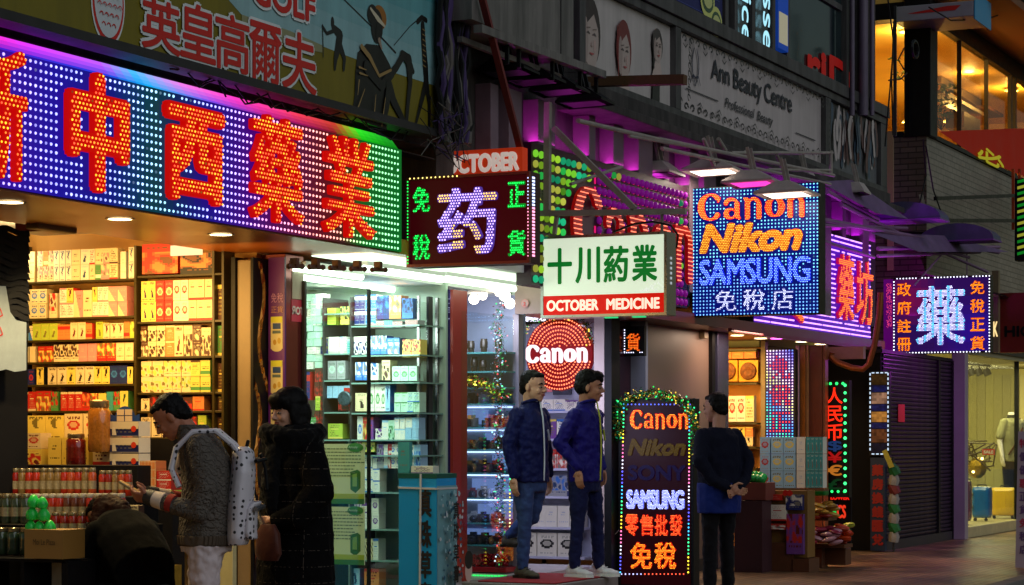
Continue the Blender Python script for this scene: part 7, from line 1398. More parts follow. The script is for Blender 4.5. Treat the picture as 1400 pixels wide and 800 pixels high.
# ---- boxes of the right shop standing on the pavement
def stack(fr, x0_, x1_, yb, yt, cols, rows_, code, label, group, o=0., d=.14):
    zb, zt2 = fr.z((x0_ + x1_) / 2, yb), fr.z((x0_ + x1_) / 2, yt); w_ = (fr.s(x1_) - fr.s(x0_)) / cols; h = (zt2 - zb) / rows_
    for j in range(rows_):
        for i in range(cols): carton(fr, fr.s(x0_) + i * w_, zb + j * h, w_ * .985, d, h * .985, code, label % (('bottom', 'middle', 'top', 'uppermost')[min(j, 3)], ORD[i]), group, 'milk_powder_carton' if 'milk' in label else 'carton', o=o)
F5 = Perp(5.0); t = thing('pavement_display', 'wooden display stand loaded with cartons in front of the amber shop', 'display stand', F5.p(1080, 785))
stack(F5, 1054, 1088, 667, 597, 2, 3, 'soy', '%s milk powder carton, %s of the pale blue pair', 'milk powder cartons'); stack(F5, 1039, 1053, 667, 597, 1, 3, 'sor', '%s milk powder carton at the left end of the pale blue stack, %s column', 'milk powder cartons'); stack(F5, 1089, 1101, 667, 597, 1, 3, 'wnb', '%s milk powder carton, plain side out, %s after the pair', 'milk powder cartons'); stack(F5, 1102, 1125, 667, 597, 4, 3, 'tfw', '%s slim milk bottle pack, %s of the green tinted four', 'slim packs')
part('tray', t, mat('brown_board', C(110, 74, 40), .6, nscale=6, namp=.2), lambda b: b.bpx(F5, 1036, 668, 1127, 671, .02, -.16)); 
F6 = Perp(4.7); part('cabinet_side', t, mat('gold_brown_board', C(128, 92, 40), .5, nscale=5, namp=.2), lambda b: b.bpx(F6, 1052, 671, 1104, 762, 0, -.25)); part('foot', t, mat('dark_wood', C(92, 50, 26), .5, nscale=6, namp=.3), lambda b: (b.bpx(Perp(4.65), 1048, 742, 1083, 783, 0, -.35), b.bpx(Perp(4.64), 1083.5, 764, 1106, 788, 0, -.35)))
for k, (x0_, y0_, x1_, y1_, cd, lb) in enumerate(((1055, 676, 1072, 684, 'rnw', 'red'), (1055, 690, 1078, 712, 'wtr', 'white speckled'), (1078, 702, 1101, 757, 'vhr', 'violet picture'), (1077, 676, 1100, 697, 'nhw', 'navy small'), (1052, 716, 1077, 724, 'rhw', 'low red'))):
    carton(F6, F6.s(x0_), F6.z(1078, y1_), F6.s(x1_) - F6.s(x0_), .06, F6.z(1078, y0_) - F6.z(1078, y1_), cd, lb + ' carton on the front of the wooden display stand', 'display stand cartons', o=.07)
part('heart_emblem', t, M_PRINT, lambda b: (b.ell(F6, F6.s(1077), F6.z(1078, 674), .03, .03, .075, C(200, 30, 20)), b.ell(F6, F6.s(1083), F6.z(1078, 674), .03, .03, .075, C(200, 30, 20))))
rnd = random.Random(17)
def packets(fr, x0_, x1_, yb, yt, n, cols, name, label, group):
    """a heap of wrapped packets"""
    for k in range(n):
        x, y = rnd.uniform(x0_, x1_), yb - (yb - yt) * k / n; c = fr.p(x, y, rnd.uniform(-.12, .1)); b = MB(); M_ = Matrix.Rotation(rnd.uniform(-.7, .7), 3, 'Z') @ Matrix.Rotation(rnd.uniform(-.3, .3), 3, 'X'); b.sph(c, (.05, .085, .026), k4(rnd.choice(cols), rnd.uniform(.6, 1.1)), 8, 6, M_); b.build(name, M_GLOSS, smooth=True, label=label, cat='packet', group=group)
packets(Perp(5.3), 1106, 1134, 706, 688, 22, [C(190, 150, 60), C(170, 120, 40), C(160, 60, 40)], 'snack_packet', 'gold wrapped snack packet heaped on the upper tray beside the stand', 'gold wrapped packets'); packets(Perp(5.2), 1106, 1144, 742, 722, 30, [C(150, 50, 70), C(190, 140, 150), C(140, 40, 60)], 'sweet_packet', 'shiny wine red sweet packet heaped on the lower tray beside the stand', 'wine red packets'); packets(Perp(5.4), 1146, 1158, 740, 718, 10, [C(200, 70, 30)], 'orange_packet', 'orange packet in the heap at the right end of the lower tray', 'orange packets'); packets(Perp(5.7), 1140, 1162, 738, 716, 12, [C(110, 190, 60), C(190, 200, 80)], 'green_packet', 'lime green packet in the heap behind the orange packets', 'lime green packets')
t = thing('tray_stand', 'dark wooden two tier tray stand right of the display stand', 'tray stand', Perp(5.3).p(1120, 780)); [part('tray', t, mat('dark_wood', C(92, 50, 26), .5), lambda b: b.bpx(Perp(5.45), 1104, *q, .2, -.1)) for q in ((706, 1140, 711), (743, 1162, 748))]; part('crate', t, mat('dark_wood', C(92, 50, 26), .5), lambda b: (b.bpx(Perp(5.5), 1106, 749, 1128, 778, .1, -.1), b.bpx(Perp(5.6), 1130, 749, 1160, 772, .1, -.1)), bev=.006); part('green_bowl', t, mat('green_plastic', C(10, 110, 40), .3), lambda b: b.bpx(Perp(5.35), 1104, 669, 1130, 678, .05, -.1), bev=.02)
F7 = Perp(4.4); t = thing('fruit_crate', 'red brown crate heaped with green fruit beside the dark standing man', 'crate', F7.p(1030, 700)); part('crate', t, mat('crate_red_board', C(112, 50, 40), .6, nscale=5, namp=.2), lambda b: b.bpx(F7, 1008, 660, 1047, 684, 0, -.3), bev=.004)
part('plinth', t, mat('dark_maroon_board', C(56, 22, 30), .6, nscale=4, namp=.3), lambda b: b.bpx(Perp(4.35), 1004, 685, 1042, 790, 0, -.3))
for k in range(11): b = MB(); b.sph(F7.p(1013 + k * 2.6, 656 - 4 * sin(k * .3) * (k % 2 + .5), -.05 - .1 * (k % 2)), (.05, .05, .045), C(20, 150, 60), 8, 6); b.build('green_fruit', M_GLOSS, smooth=True, label='green fruit heaped in the red brown crate, %s from the left' % ORD[k], cat='fruit', group='green fruit in the crate')
packets(Perp(4.75), 1036, 1052, 765, 690, 26, [C(150, 40, 24), C(60, 20, 24), C(170, 120, 110), C(30, 20, 26)], 'tray_packet', 'small dark red packet on the racks left of the wooden display stand', 'dark red packets')
t = thing('standing_carton_board', 'white product panel at ankle height between the young man and the woman', 'panel', Perp(-4.3).p(300, 860)); part('panel', t, mat('cream_panel', C(190, 180, 130), .5, nscale=8, namp=.2), lambda b: b.bpx(Perp(-4.3), 285, 740, 318, 860, 0, -.05), bev=.003); part('print_figures', t, M_PRINT, lambda b: (b.bpx(Perp(-4.29), 292, 786, 311, 794, .0, .004, C(190, 120, 30)), b.bpx(Perp(-4.29), 298, 750, 303, 776, .0, .004, C(120, 130, 90))))
# ============================================================ PEOPLE
def remesh(mb, vox, smooth=2, disp=None, seed=0):
    """one continuous surface round all the closed shells in mb"""
    me = bpy.data.meshes.new('r'); me.from_pydata([tuple(v) for v in mb.v], [], mb.f); o = bpy.data.objects.new('r', me); COL.objects.link(o)
    m = o.modifiers.new('m', 'REMESH'); m.mode = 'VOXEL'; m.voxel_size = vox; m.use_smooth_shade = True
    s_ = o.modifiers.new('s', 'SMOOTH'); s_.iterations = smooth; s_.factor = .5
    if disp:
        tx = bpy.data.textures.new('d', 'CLOUDS'); tx.noise_scale = disp[1]; tx.noise_depth = 2; d = o.modifiers.new('d', 'DISPLACE'); d.texture = tx; d.strength = disp[0]; d.mid_level = .5; d.texture_coords = 'LOCAL'
    bpy.context.view_layer.update(); r = bpy.data.meshes.new_from_object(o.evaluated_get(bpy.context.evaluated_depsgraph_get())); bpy.data.objects.remove(o); return r
def limb(mb, pts, n=10):
    """chain of tapered capsules through (point, radius)"""
    for (p, r), (q, s_) in zip(pts, pts[1:]): mb.cyl(p, q, r, n, r2=s_)
    for p, r in pts: mb.sph(p, r, nu=n, nv=8)
def loft(mb, secs, n=16, yaw=0.):
    """closed body of stacked ellipses (centre, half width across, half depth)"""
    b = len(mb.v); pr = Vector
    for c, rl, rf, ax in secs:
        for i in range(n): a = 2 * pi * i / n; mb.v.append(tuple(Vector(c) + ax[0] * (rf * cos(a)) + ax[1] * (rl * sin(a))))
    N = len(secs)
    for j in range(N - 1):
        for i in range(n): mb.f.append((b + j * n + i, b + j * n + (i + 1) % n, b + (j + 1) * n + (i + 1) % n, b + (j + 1) * n + i)); mb.c.append((1,) * 4)
    mb.f.append(tuple(b + i for i in range(n))[::-1]); mb.f.append(tuple(b + (N - 1) * n + i for i in range(n))); mb.c += [(1,) * 4] * 2
def skinmat(name, c): return mat(name, c, .5, nscale=14, namp=.08, spec=.35)
M_HAIR = mat('black_hair', (.006, .005, .005), .5, nscale=60, namp=.5, bump=.25, bscale=120, spec=.1)
t_ = M_HAIR.node_tree; tc = t_.nodes.new('ShaderNodeTexCoord'); mp = t_.nodes.new('ShaderNodeMapping'); mp.inputs['Scale'].default_value = (1, 1, .12); n_ = t_.nodes.new('ShaderNodeTexNoise'); n_.inputs['Scale'].default_value = 170; bp = t_.nodes.new('ShaderNodeBump'); bp.inputs['Strength'].default_value = 1; bp.inputs['Distance'].default_value = .002; t_.links.new(tc.outputs['Object'], mp.inputs[0]); t_.links.new(mp.outputs[0], n_.inputs['Vector']); t_.links.new(n_.outputs['Fac'], bp.inputs['Height']); t_.links.new(bp.outputs[0], t_.nodes['Principled BSDF'].inputs['Normal'])
M_EYE = mat('dark_eye', (.012, .008, .008), .15); M_LIP = mat('lips', C(140, 66, 60), .45); M_EYEW = mat('eye_white', C(128, 112, 104), .5, spec=.15)
class Person:
    def __init__(s, name_label, base, yaw, skin, H=1.72):
        s.t = thing('person', name_label, 'person', base); s.B = Vector(base); s.F = Vector((cos(yaw), sin(yaw), 0)); s.L = Vector((-sin(yaw), cos(yaw), 0)); s.k = H / 1.72; s.skin = skin; s.body = MB(); s.core = []; s.tcore = []; s.hands = []
    def P(s, f, l, z): return s.B + (s.F * f + s.L * l) * s.k + Vector((0, 0, z * s.k))
    def mesh(s, name, mb, m, vox, **k):
        sm = k.pop('smooth', 2); me = remesh(mb, vox, sm, k.pop('disp', None)); 
        me.transform(Matrix.Translation(-s.B)); me.materials.clear(); me.materials.append(m); o = bpy.data.objects.new(name, me); COL.objects.link(o); o.parent = s.t
        for q, v in k.items(): o[q] = v
        return o
    def small(s, name, mb, m, parent=None, **k):
        return mb.build(name, m, parent or s.t, **k)
    def torso(s, mb, secs):
        if mb is not s.body: s.tcore.append(secs)
        ax = (s.F, s.L); loft(mb, [(s.P(f, l, z), rl * s.k, rf * s.k, ax) for f, l, z, rl, rf in secs])
    def limbs(s, mb, pts):
        if mb is not s.body: s.core.append(pts)
        limb(mb, [(s.P(*p), r * s.k) for p, r in pts])
    def head(s, at, yaw=0., pitch=0., roll=0., hair='short', size=1.):
        """at = centre of the head (f, l, z); pitch > 0 looks down"""
        c = s.P(*at); k = s.k * size; R = Matrix((s.F, s.L, Vector((0, 0, 1)))).transposed() @ Matrix.Rotation(yaw, 3, 'Z') @ Matrix.Rotation(pitch, 3, 'Y') @ Matrix.Rotation(roll, 3, 'X')
        Q = lambda f, l, z: c + R @ Vector((f * k, l * k, z * k)); s.Q = Q; b = s.body
        def E(f, l, z, rf, rl, rz): b.sph(Q(f, l, z), (rf * k, rl * k, rz * k), nu=14, nv=10, M=R)
        E(-.008, 0, .032, .094, .077, .085); E(.012, 0, -.02, .078, .066, .085); E(.035, 0, -.065, .048, .045, .042); E(.058, 0, -.088, .022, .026, .02)
        E(.068, .0, .022, .02, .05, .016); E(.062, .035, -.03, .02, .02, .024); E(.062, -.035, -.03, .02, .02, .024)
        limb(b, [(Q(.085, 0, .008), .008 * k), (Q(.104, 0, -.026), .012 * k)]); E(.093, .012, -.032, .010, .009, .008); E(.093, -.012, -.032, .010, .009, .008); E(.078, 0, -.058, .016, .024, .014)
        for q in (1, -1): E(-.008, q * .079, -.008, .018, .009, .031)
        limb(b, [(Q(-.03, 0, -.05), .052 * k), (s.P(*s.neck), .056 * s.k)])
        for q in (1, -1):
            e = MB(); e.sph(Q(.078, q * .032, -.002), (.010 * k, .0165 * k, .0058 * k), nu=10, nv=6, M=R); s.small('eye_white', e, M_EYEW, smooth=True)
            e = MB(); e.sph(Q(.0835, q * .032, -.0015), (.0085 * k, .0095 * k, .0066 * k), nu=8, nv=6, M=R); s.small('eye', e, M_EYE, smooth=True)
            e = MB(); limb(e, [(Q(.085, q * .016, .022), .0045 * k), (Q(.087, q * .034, .027), .0058 * k), (Q(.074, q * .052, .021), .004 * k)], 6); s.small('eyebrow', e, M_HAIR, smooth=True)
        for dz, r in ((-.054, .0052), (-.0615, .0062)):
            e = MB(); limb(e, [(Q(.083, -.021, dz - .001), r * .5 * k), (Q(.0935, 0, dz), r * k), (Q(.083, .021, dz - .001), r * .5 * k)], 6); s.small('lip', e, M_LIP, smooth=True)
        h = MB()
        def HE(f, l, z, rf, rl, rz): h.sph(Q(f, l, z), (rf * k, rl * k, rz * k), nu=14, nv=10, M=R)
        if hair == 'short':
            HE(-.022, 0, .056, .090, .079, .072); HE(-.05, 0, .01, .062, .074, .075); HE(.028, 0, .082, .052, .062, .028); HE(-.065, 0, -.03, .045, .06, .04)
            for q in (1, -1): HE(-.022, q * .058, .02, .03, .026, .04)
            s.mesh('hair', h, M_HAIR, .006, disp=(.012, .014), smooth=1)
        elif hair == 'fringe':
            HE(-.02, 0, .056, .098, .085, .082); HE(-.05, 0, .01, .072, .082, .08); HE(.045, .012, .082, .056, .068, .044); HE(.076, .018, .060, .022, .052, .03)
            for q in (1, -1): HE(-.02, q * .062, .0, .034, .024, .05)
            s.mesh('hair', h, M_HAIR, .006, disp=(.010, .018), smooth=1)
        elif hair == 'bob':
            HE(-.02, 0, .05, .108, .096, .09); HE(-.05, 0, -.02, .088, .098, .10); HE(-.05, 0, -.085, .07, .09, .05); HE(.055, .0, .07, .05, .078, .045); HE(.078, 0, .048, .018, .06, .036)
            for q in (1, -1): HE(-.005, q * .076, -.015, .045, .022, .085); HE(-.03, q * .08, -.07, .045, .02, .04)
            s.mesh('hair', h, M_HAIR, .006, disp=(.006, .03), smooth=2)
    def hand(s, wrist, dirv, palm_n, curl=.5, grip=None, side=1, size=1.):
        """palm, four fingers of unequal length and a thumb; dirv points along the fingers, palm_n out of the palm"""
        s.hands.append(wrist); w_ = s.P(*wrist); d = (s.F * dirv[0] + s.L * dirv[1] + Vector((0, 0, dirv[2]))).normalized(); n = (s.F * palm_n[0] + s.L * palm_n[1] + Vector((0, 0, palm_n[2]))); n = (n - d * n.dot(d)).normalized(); x = d.cross(n) * side; k = s.k * size; b = s.body
        limb(b, [(w_, .026 * k), (w_ + d * .03 * k, .027 * k)], 8)
        for q in (-1.5, -.5, .5, 1.5):
            p0 = w_ + d * .035 * k + x * q * .016 * k; p1 = w_ + d * .09 * k + x * q * .0195 * k; limb(b, [(p0, .013 * k), (p1, .0115 * k)], 8)
            L_ = {-1.5: .062, -.5: .078, .5: .083, 1.5: .074}[q] * k; a = curl; p = p1; v = d
            for j, fr_ in enumerate((.45, .32, .23)):
                v = (d * cos(a) + n * sin(a)); q2 = p + v * L_ * fr_; limb(b, [(p, (.0098 - .0012 * j) * k), (q2, (.0088 - .0012 * j) * k)], 8); p = q2; a += curl * .9
        t0 = w_ + d * .03 * k + x * .03 * k; t1 = t0 + (d * .6 + x * .7 + n * .35).normalized() * .038 * k; t2 = t1 + (d * .85 + x * .1 + n * .5).normalized() * .034 * k; limb(b, [(w_ + d * .02 * k + x * .015 * k, .014 * k), (t0, .014 * k), (t1, .011 * k), (t2, .009 * k)], 8)
    def finish(s, vox=.0055):
        b = s.body
        for pts in s.core: limb(b, [(s.P(*p), r * s.k * .55) for p, r in pts], 8)
        for secs in s.tcore:
            if len(secs) > 2 and secs[0][2] < 1.2 and secs[-1][2] > .85: s.torso(b, [(f, l, z, rl * .6, rf * .6) for f, l, z, rl, rf in secs]); limb(b, [(s.P(*secs[len(secs) // 2][:3]), .05), (s.P(*s.neck), .045)])
        for h in s.hands:
            e = min([pts[-1][0] for pts in s.core], key=lambda q: sum((q[i] - h[i]) ** 2 for i in range(3))); limb(b, [(s.P(*e), .022 * s.k), (s.P(*h), .022 * s.k)], 8)
        s.mesh('body', s.body, s.skin, vox, smooth=3)
    def leg(s, mb, pts): s.limbs(mb, pts)
    def shoe(s, ank, toe, m, sole, name='shoe'):
        """ank, toe: (f, l, z) of the ankle and the toe tip"""
        a, t_ = s.P(*ank), s.P(*toe); d = (t_ - a); d.z = 0; d.normalize(); x = Vector((-d.y, d.x, 0)); zf = t_.z; h = MB(); R = Matrix((d, x, Vector((0, 0, 1)))).transposed(); c = Vector((a.x, a.y, zf))
        for f, z, r in ((-.035, .045, (.045, .038, .045)), (.03, .05, (.06, .042, .045)), (.1, .036, (.07, .045, .033)), (.155, .028, (.05, .042, .026)), (-.02, .085, (.036, .034, .035))): h.sph(c + d * f * s.k + Vector((0, 0, z * s.k)), tuple(q * s.k for q in r), nu=12, nv=8, M=R)
        o = s.mesh(name, h, m, .007, smooth=1); b = MB(); pts = [(-.085, .025), (-.07, .037), (.0, .036), (.1, .05), (.17, .042), (.205, .012), (.205, -.012), (.17, -.042), (.1, -.05), (0, -.036), (-.07, -.037), (-.085, -.025)]
        lo = [c + d * p * s.k + x * q * s.k for p, q in pts]; n = len(pts); b.add(lo + [p + Vector((0, 0, .022 * s.k)) for p in lo], [tuple(range(n))[::-1], tuple(range(n, 2 * n))] + [(i, (i + 1) % n, n + (i + 1) % n, n + i) for i in range(n)]); b.build('sole', sole, o)
        for k_ in range(3): b = MB(); q = c + d * (.055 + .028 * k_) * s.k + Vector((0, 0, (.092 - .014 * k_) * s.k)); b.cyl(q - x * .022, q + x * .022, .004, 5); b.build('lace', sole, o)
def face_left(): return atan2(.904, -.428)
YL, YR = atan2(.904, -.428), atan2(-.904, .428)
def ground_pt(px, Z, z=0.):
    r = (px - CX) / FPX; return Vector((CAMP.x + Z * (cos(PSI) + r * sin(PSI)), CAMP.y + Z * (sin(PSI) - r * cos(PSI)), z))
def clothmat(name, c, rough=.8, scale=26, bump=.35, sheen=.2):
    m = mat(name, c, rough, nscale=5, namp=.2, bump=bump, bscale=scale); b = m.node_tree.nodes['Principled BSDF']; b.inputs['Sheen Weight'].default_value = sheen * .3; b.inputs['Specular IOR Level'].default_value = .12; return m
TRB = [(0, 0, 1.0, .165, .115), (0, 0, .90, .175, .13)]

# ---- two men in blue jackets in the doorway
def man(px, Z, label, yaw, hy, skin, jacket, zipc, jeans, shoe, sole, hair, legs, lean=0., z0=.2, arms=None):
    p = Person(label, ground_pt(px, Z, z0), yaw, skin, 1.70); p.neck = (.0 + lean, 0, 1.42); p.head((.045 + lean, 0, 1.60), hy, .05, 0, hair, 1.13)
    j = MB(); p.torso(j, [(.01, 0, .80, .185, .135), (.0, 0, .95, .185, .14), (lean * .4, 0, 1.1, .19, .14), (lean * .7, 0, 1.25, .2, .135), (lean, 0, 1.36, .185, .115), (lean, 0, 1.42, .10, .085), (lean + .008, 0, 1.475, .078, .078)])
    for q in (1, -1):
        e, w_ = arms[q < 0] if arms else ((-.03 + lean, .235, 1.12), (.02, .225, .86)); m_ = tuple((e[i] * .3 + w_[i] * .7) for i in range(3)); p.limbs(j, [((lean, q * .165, 1.36), .068), ((e[0], q * e[1], e[2]), .058), ((m_[0], q * m_[1], m_[2]), .048), ((w_[0], q * w_[1], w_[2]), .042)])
    jk = p.mesh('jacket', j, jacket, .009, disp=(.030, .06))
    z = MB(); z.tube([p.P(f, .015, zz) for f, zz in ((lean + .1, 1.49), (lean + .116, 1.42), (lean * .9 + .135, 1.34), (lean * .7 + .147, 1.2), (lean * .4 + .152, 1.05), (.152, .93), (.146, .815))], .0065, 6); z.build('zip', zipc, jk)
    z = MB(); z.bar(p.P(lean * .8 + .128, .085, 1.24), p.P(lean * .7 + .130, .105, 1.15), .014, .012); z.build('pocket_zip', zipc, jk)
    z = MB(); z.tube([p.P(lean + .02 + .075 * cos(a), .08 * sin(a), 1.47 + .02 * cos(a)) for a in [-2.2 + .4 * i for i in range(12)]], .013, 6); z.build('collar_edge', jacket, jk)
    t = MB(); p.torso(t, [(0, 0, .72, .16, .125), (0, 0, .84, .17, .13), (0, 0, .92, .165, .12)])
    for q, (kn, an) in zip((1, -1), legs): p.limbs(t, [((0, q * .085, .84), .092), ((kn[0] * .5, q * .09, .66), .084), (kn, .062), (((kn[0] + an[0]) / 2, (kn[1] + an[1]) / 2, (kn[2] + an[2]) / 2 + .02), .056), (an, .05)])
    p.mesh('trousers', t, jeans, .010, disp=(.026, .06))
    for q, (kn, an) in zip((1, -1), legs): p.shoe((an[0] - .01, an[1], 0), (an[0] + .15, an[1] + q * .015, max(0, an[2] - .1)), shoe, sole)
    for q in (1, -1):
        w_ = arms[q < 0][1] if arms else (.02, .225, .86); p.hand((w_[0], q * w_[1], w_[2] - .02), (.05, 0, -1), (0, -q, 0), .35, side=q)
    p.finish(); return p
M_SK = skinmat('skin_light', C(200, 150, 124)); M_SK2 = skinmat('skin_tan', C(176, 122, 96))
M_JB = clothmat('navy_jacket_cloth', C(13, 20, 74), .5, 18, .5); M_JV = clothmat('violet_blue_jacket_cloth', C(24, 16, 104), .5, 18, .5)
man(724, 18.2, 'man in a navy jacket with white zip and faded jeans standing in the doorway', radians(254), .2, M_SK, M_JB, mat('white_zip', C(200, 205, 220), .4), clothmat('faded_denim', C(52, 70, 116), .8, 30, .5), clothmat('grey_shoe', C(84, 78, 66), .7), M_BLK, 'short', [((-.05, .10, .50), (-.32, .12, .34)), ((.03, -.09, .48), (.0, -.09, .1))], lean=0.)
man(799, 18.35, 'man in a violet blue jacket with lime zip and white shoes in the doorway', radians(262), .42, M_SK2, M_JV, mat('lime_zip', C(190, 200, 60), .4), clothmat('dark_denim', C(22, 26, 66), .8, 30, .5), mat('white_shoe', C(205, 200, 205), .5, nscale=8, namp=.1), M_WHITE, 'fringe', [((.06, .10, .49), (.08, .10, .1)), ((.0, -.10, .48), (-.03, -.11, .1))], lean=.01, arms=[((-.07, .26, 1.13), (.07, .18, .93)), ((-.08, .27, 1.13), (.06, .19, .92))])
# ---- dark standing man seen from behind
p = Person('man in black coat and blue jacket with hands behind his back', ground_pt(983, 19.0), radians(58) , skinmat('skin_shade', C(170, 120, 96)), 1.74); p.neck = (0, 0, 1.42); p.head((.05, 0, 1.60), .3, .1, 0, 'short', 1.08)
j = MB(); p.torso(j, [(0, 0, .74, .20, .15), (0, 0, .95, .20, .155), (0, 0, 1.2, .21, .15), (0, 0, 1.36, .19, .12), (0, 0, 1.43, .10, .085)])
for q in (1, -1): p.limbs(j, [((0, q * .17, 1.36), .072), ((-.07, q * .26, 1.14), .062), ((-.13, q * .17, .98), .05), ((-.19, q * .06, .93), .044)])
p.mesh('coat', j, clothmat('black_coat', C(12, 14, 32), .8, sheen=.05), .012, disp=(.024, .08)); j = MB(); p.torso(j, [(0, 0, .70, .205, .155), (0, 0, .80, .21, .162), (0, 0, .96, .208, .162)]); p.mesh('jacket_hem', j, clothmat('royal_blue_cloth', C(18, 36, 110), .6), .010, disp=(.01, .06))
t = MB(); p.torso(t, [(0, 0, .70, .16, .12), (0, 0, .86, .17, .13)]); [p.limbs(t, [((0, q * .09, .8), .09), ((.01, q * .09, .48), .066), ((0, q * .10, .1), .058)]) for q in (1, -1)]; p.mesh('trousers', t, clothmat('black_trouser', C(14, 13, 18), .8), .012, disp=(.02, .06))
for q in (1, -1): p.shoe((0, q * .1, 0), (.16, q * .11, 0), M_BLK, M_BLK)
p.hand((-.2, .03, .92), (-.1, -.9, -.3), (-1, 0, 0), .6, side=-1); p.hand((-.2, -.03, .90), (-.1, .9, -.3), (-1, 0, 0), .6, side=1); p.finish()

# ---- young man with backpack reading his phone
p = Person('young man in grey cable knit sweater and white trousers looking down at a phone', ground_pt(282, 11.8), YL + .05, skinmat('skin_warm', C(176, 112, 84)), 1.68); p.neck = (.075, 0, 1.395); p.head((.19, 0, 1.50), -.06, .62, 0, 'short', 1.03)
M_KN = mat('cable_knit_wool', C(92, 84, 76), .95, nscale=6, namp=.2); t_ = M_KN.node_tree; b_ = t_.nodes['Principled BSDF']; tc = t_.nodes.new('ShaderNodeTexCoord'); w1 = t_.nodes.new('ShaderNodeTexWave'); w1.wave_type = 'BANDS'; w1.bands_direction = 'DIAGONAL'; w1.inputs['Scale'].default_value = 14; w1.inputs['Distortion'].default_value = 7; w1.inputs['Detail Scale'].default_value = 2.5; bp = t_.nodes.new('ShaderNodeBump'); bp.inputs['Strength'].default_value = .9; bp.inputs['Distance'].default_value = .012; t_.links.new(tc.outputs['Object'], w1.inputs['Vector']); t_.links.new(w1.outputs['Fac'], bp.inputs['Height']); t_.links.new(bp.outputs[0], b_.inputs['Normal'])
j = MB(); p.torso(j, [(.0, 0, .80, .17, .148), (.0, 0, .88, .178, .155), (-.01, 0, 1.02, .185, .15), (-.01, 0, 1.16, .195, .145), (.01, 0, 1.28, .195, .14), (.035, 0, 1.36, .165, .12), (.065, 0, 1.415, .105, .1), (.075, 0, 1.45, .085, .085)])
p.limbs(j, [((.02, .17, 1.34), .075), ((-.02, .225, 1.12), .066), ((.02, .235, .99), .058), ((.16, .17, 1.02), .05), ((.235, .13, 1.045), .044)]); p.limbs(j, [((.02, -.17, 1.34), .075), ((-.01, -.22, 1.12), .066), ((.04, -.22, 1.0), .058), ((.17, -.15, 1.03), .05), ((.25, -.09, 1.06), .044)])
sw = p.mesh('sweater', j, M_KN, .009, disp=(.014, .05)); s1 = MB(); p.torso(s1, [(.0, 0, .795, .180, .158), (.0, 0, .855, .185, .163)]); 
M_RIB = mat('ribbed_wool', C(84, 70, 56), .95); t_ = M_RIB.node_tree; tc = t_.nodes.new('ShaderNodeTexCoord'); w1 = t_.nodes.new('ShaderNodeTexWave'); w1.bands_direction = 'X'; w1.inputs['Scale'].default_value = 22; bp = t_.nodes.new('ShaderNodeBump'); bp.inputs['Strength'].default_value = 1; bp.inputs['Distance'].default_value = .01; t_.links.new(tc.outputs['Object'], w1.inputs['Vector']); t_.links.new(w1.outputs['Fac'], bp.inputs['Height']); t_.links.new(bp.outputs[0], t_.nodes['Principled BSDF'].inputs['Normal'])
p.mesh('ribbed_hem', s1, M_RIB, .008, smooth=1)
s1 = MB(); p.torso(s1, [(.055, 0, 1.395, .115, .105), (.07, 0, 1.43, .098, .095), (.078, 0, 1.46, .09, .088)]); p.mesh('collar', s1, M_KN, .007)
def band(a, b_, r0, r1, m, nm): s1 = MB(); s1.cyl(p.P(*a), p.P(*b_), r0, 16, r2=r1); s1.build(nm, m, p.t, smooth=True)
for q, A_, B_ in ((1, (.02, .235, .99), (.235, .13, 1.045)), (-1, (.04, -.22, 1.0), (.25, -.09, 1.06))):
    m3 = lambda f: tuple(a + (b_ - a) * f for a, b_ in zip(A_, B_)); band(m3(.62), m3(.78), .0535, .051, mat('red_cuff_stripe', C(150, 34, 24), .9), 'cuff_stripe'); band(m3(.9), m3(1.16), .049, .044, mat('cream_cuff', C(220, 200, 180), .8), 'shirt_cuff'); band(m3(1.16), m3(1.38), .046, .040, mat('black_wristband', (.01, .01, .012), .6), 'wristband')
t = MB(); p.torso(t, [(0, 0, .76, .155, .14), (0, 0, .84, .16, .145), (0, 0, .92, .155, .13)])
for q, dx in ((1, .0), (-1, .04)): p.limbs(t, [((0, q * .08, .80), .098), ((dx * .5, q * .085, .62), .088), ((dx, q * .09, .47), .066), ((dx * .4, q * .10, .1), .052)])
p.mesh('trousers', t, clothmat('white_cotton', C(206, 190, 190), .85, 22, .3, .05), .009, disp=(.03, .05))
for q in (1, -1): p.shoe((0, q * .1, 0), (.16, q * .11, 0), M_BLK, M_WHITE)
p.hand((.285, .105, 1.056), (.95, -.3, .1), (.1, -.7, .6), .55, side=-1); p.hand((.30, -.07, 1.075), (.9, .4, .0), (.1, .7, .6), .55, side=1); p.finish()
ph = thing('phone', 'gold phone held flat in the young man\'s hands', 'phone', p.P(.40, .01, 1.10)); R_ = [p.P(*q) for q in ((.36, -.05, 1.09), (.36, .05, 1.09), (.47, .05, 1.155), (.47, -.05, 1.155))]; up = (R_[1] - R_[0]).cross(R_[3] - R_[0]).normalized() * .012
for nm, m, k0, k1, sc_ in (('case', mat('gold_phone_case', C(190, 160, 110), .3, .5), 0, 1, 1), ('back_plate', mat('dark_glass_screen', C(70, 58, 40), .1), 1.02, 1.15, .88)):
    cc = sum(R_, Vector()) / 4; b = MB(); lo = [cc + (q - cc) * sc_ + up * k0 for q in R_]; hi = [q + up * (k1 - k0) for q in lo]; b.add(lo + hi, [(0, 1, 2, 3), (7, 6, 5, 4), (0, 4, 5, 1), (1, 5, 6, 2), (2, 6, 7, 3), (3, 7, 4, 0)]); b.build(nm, m, ph, bev=.003)
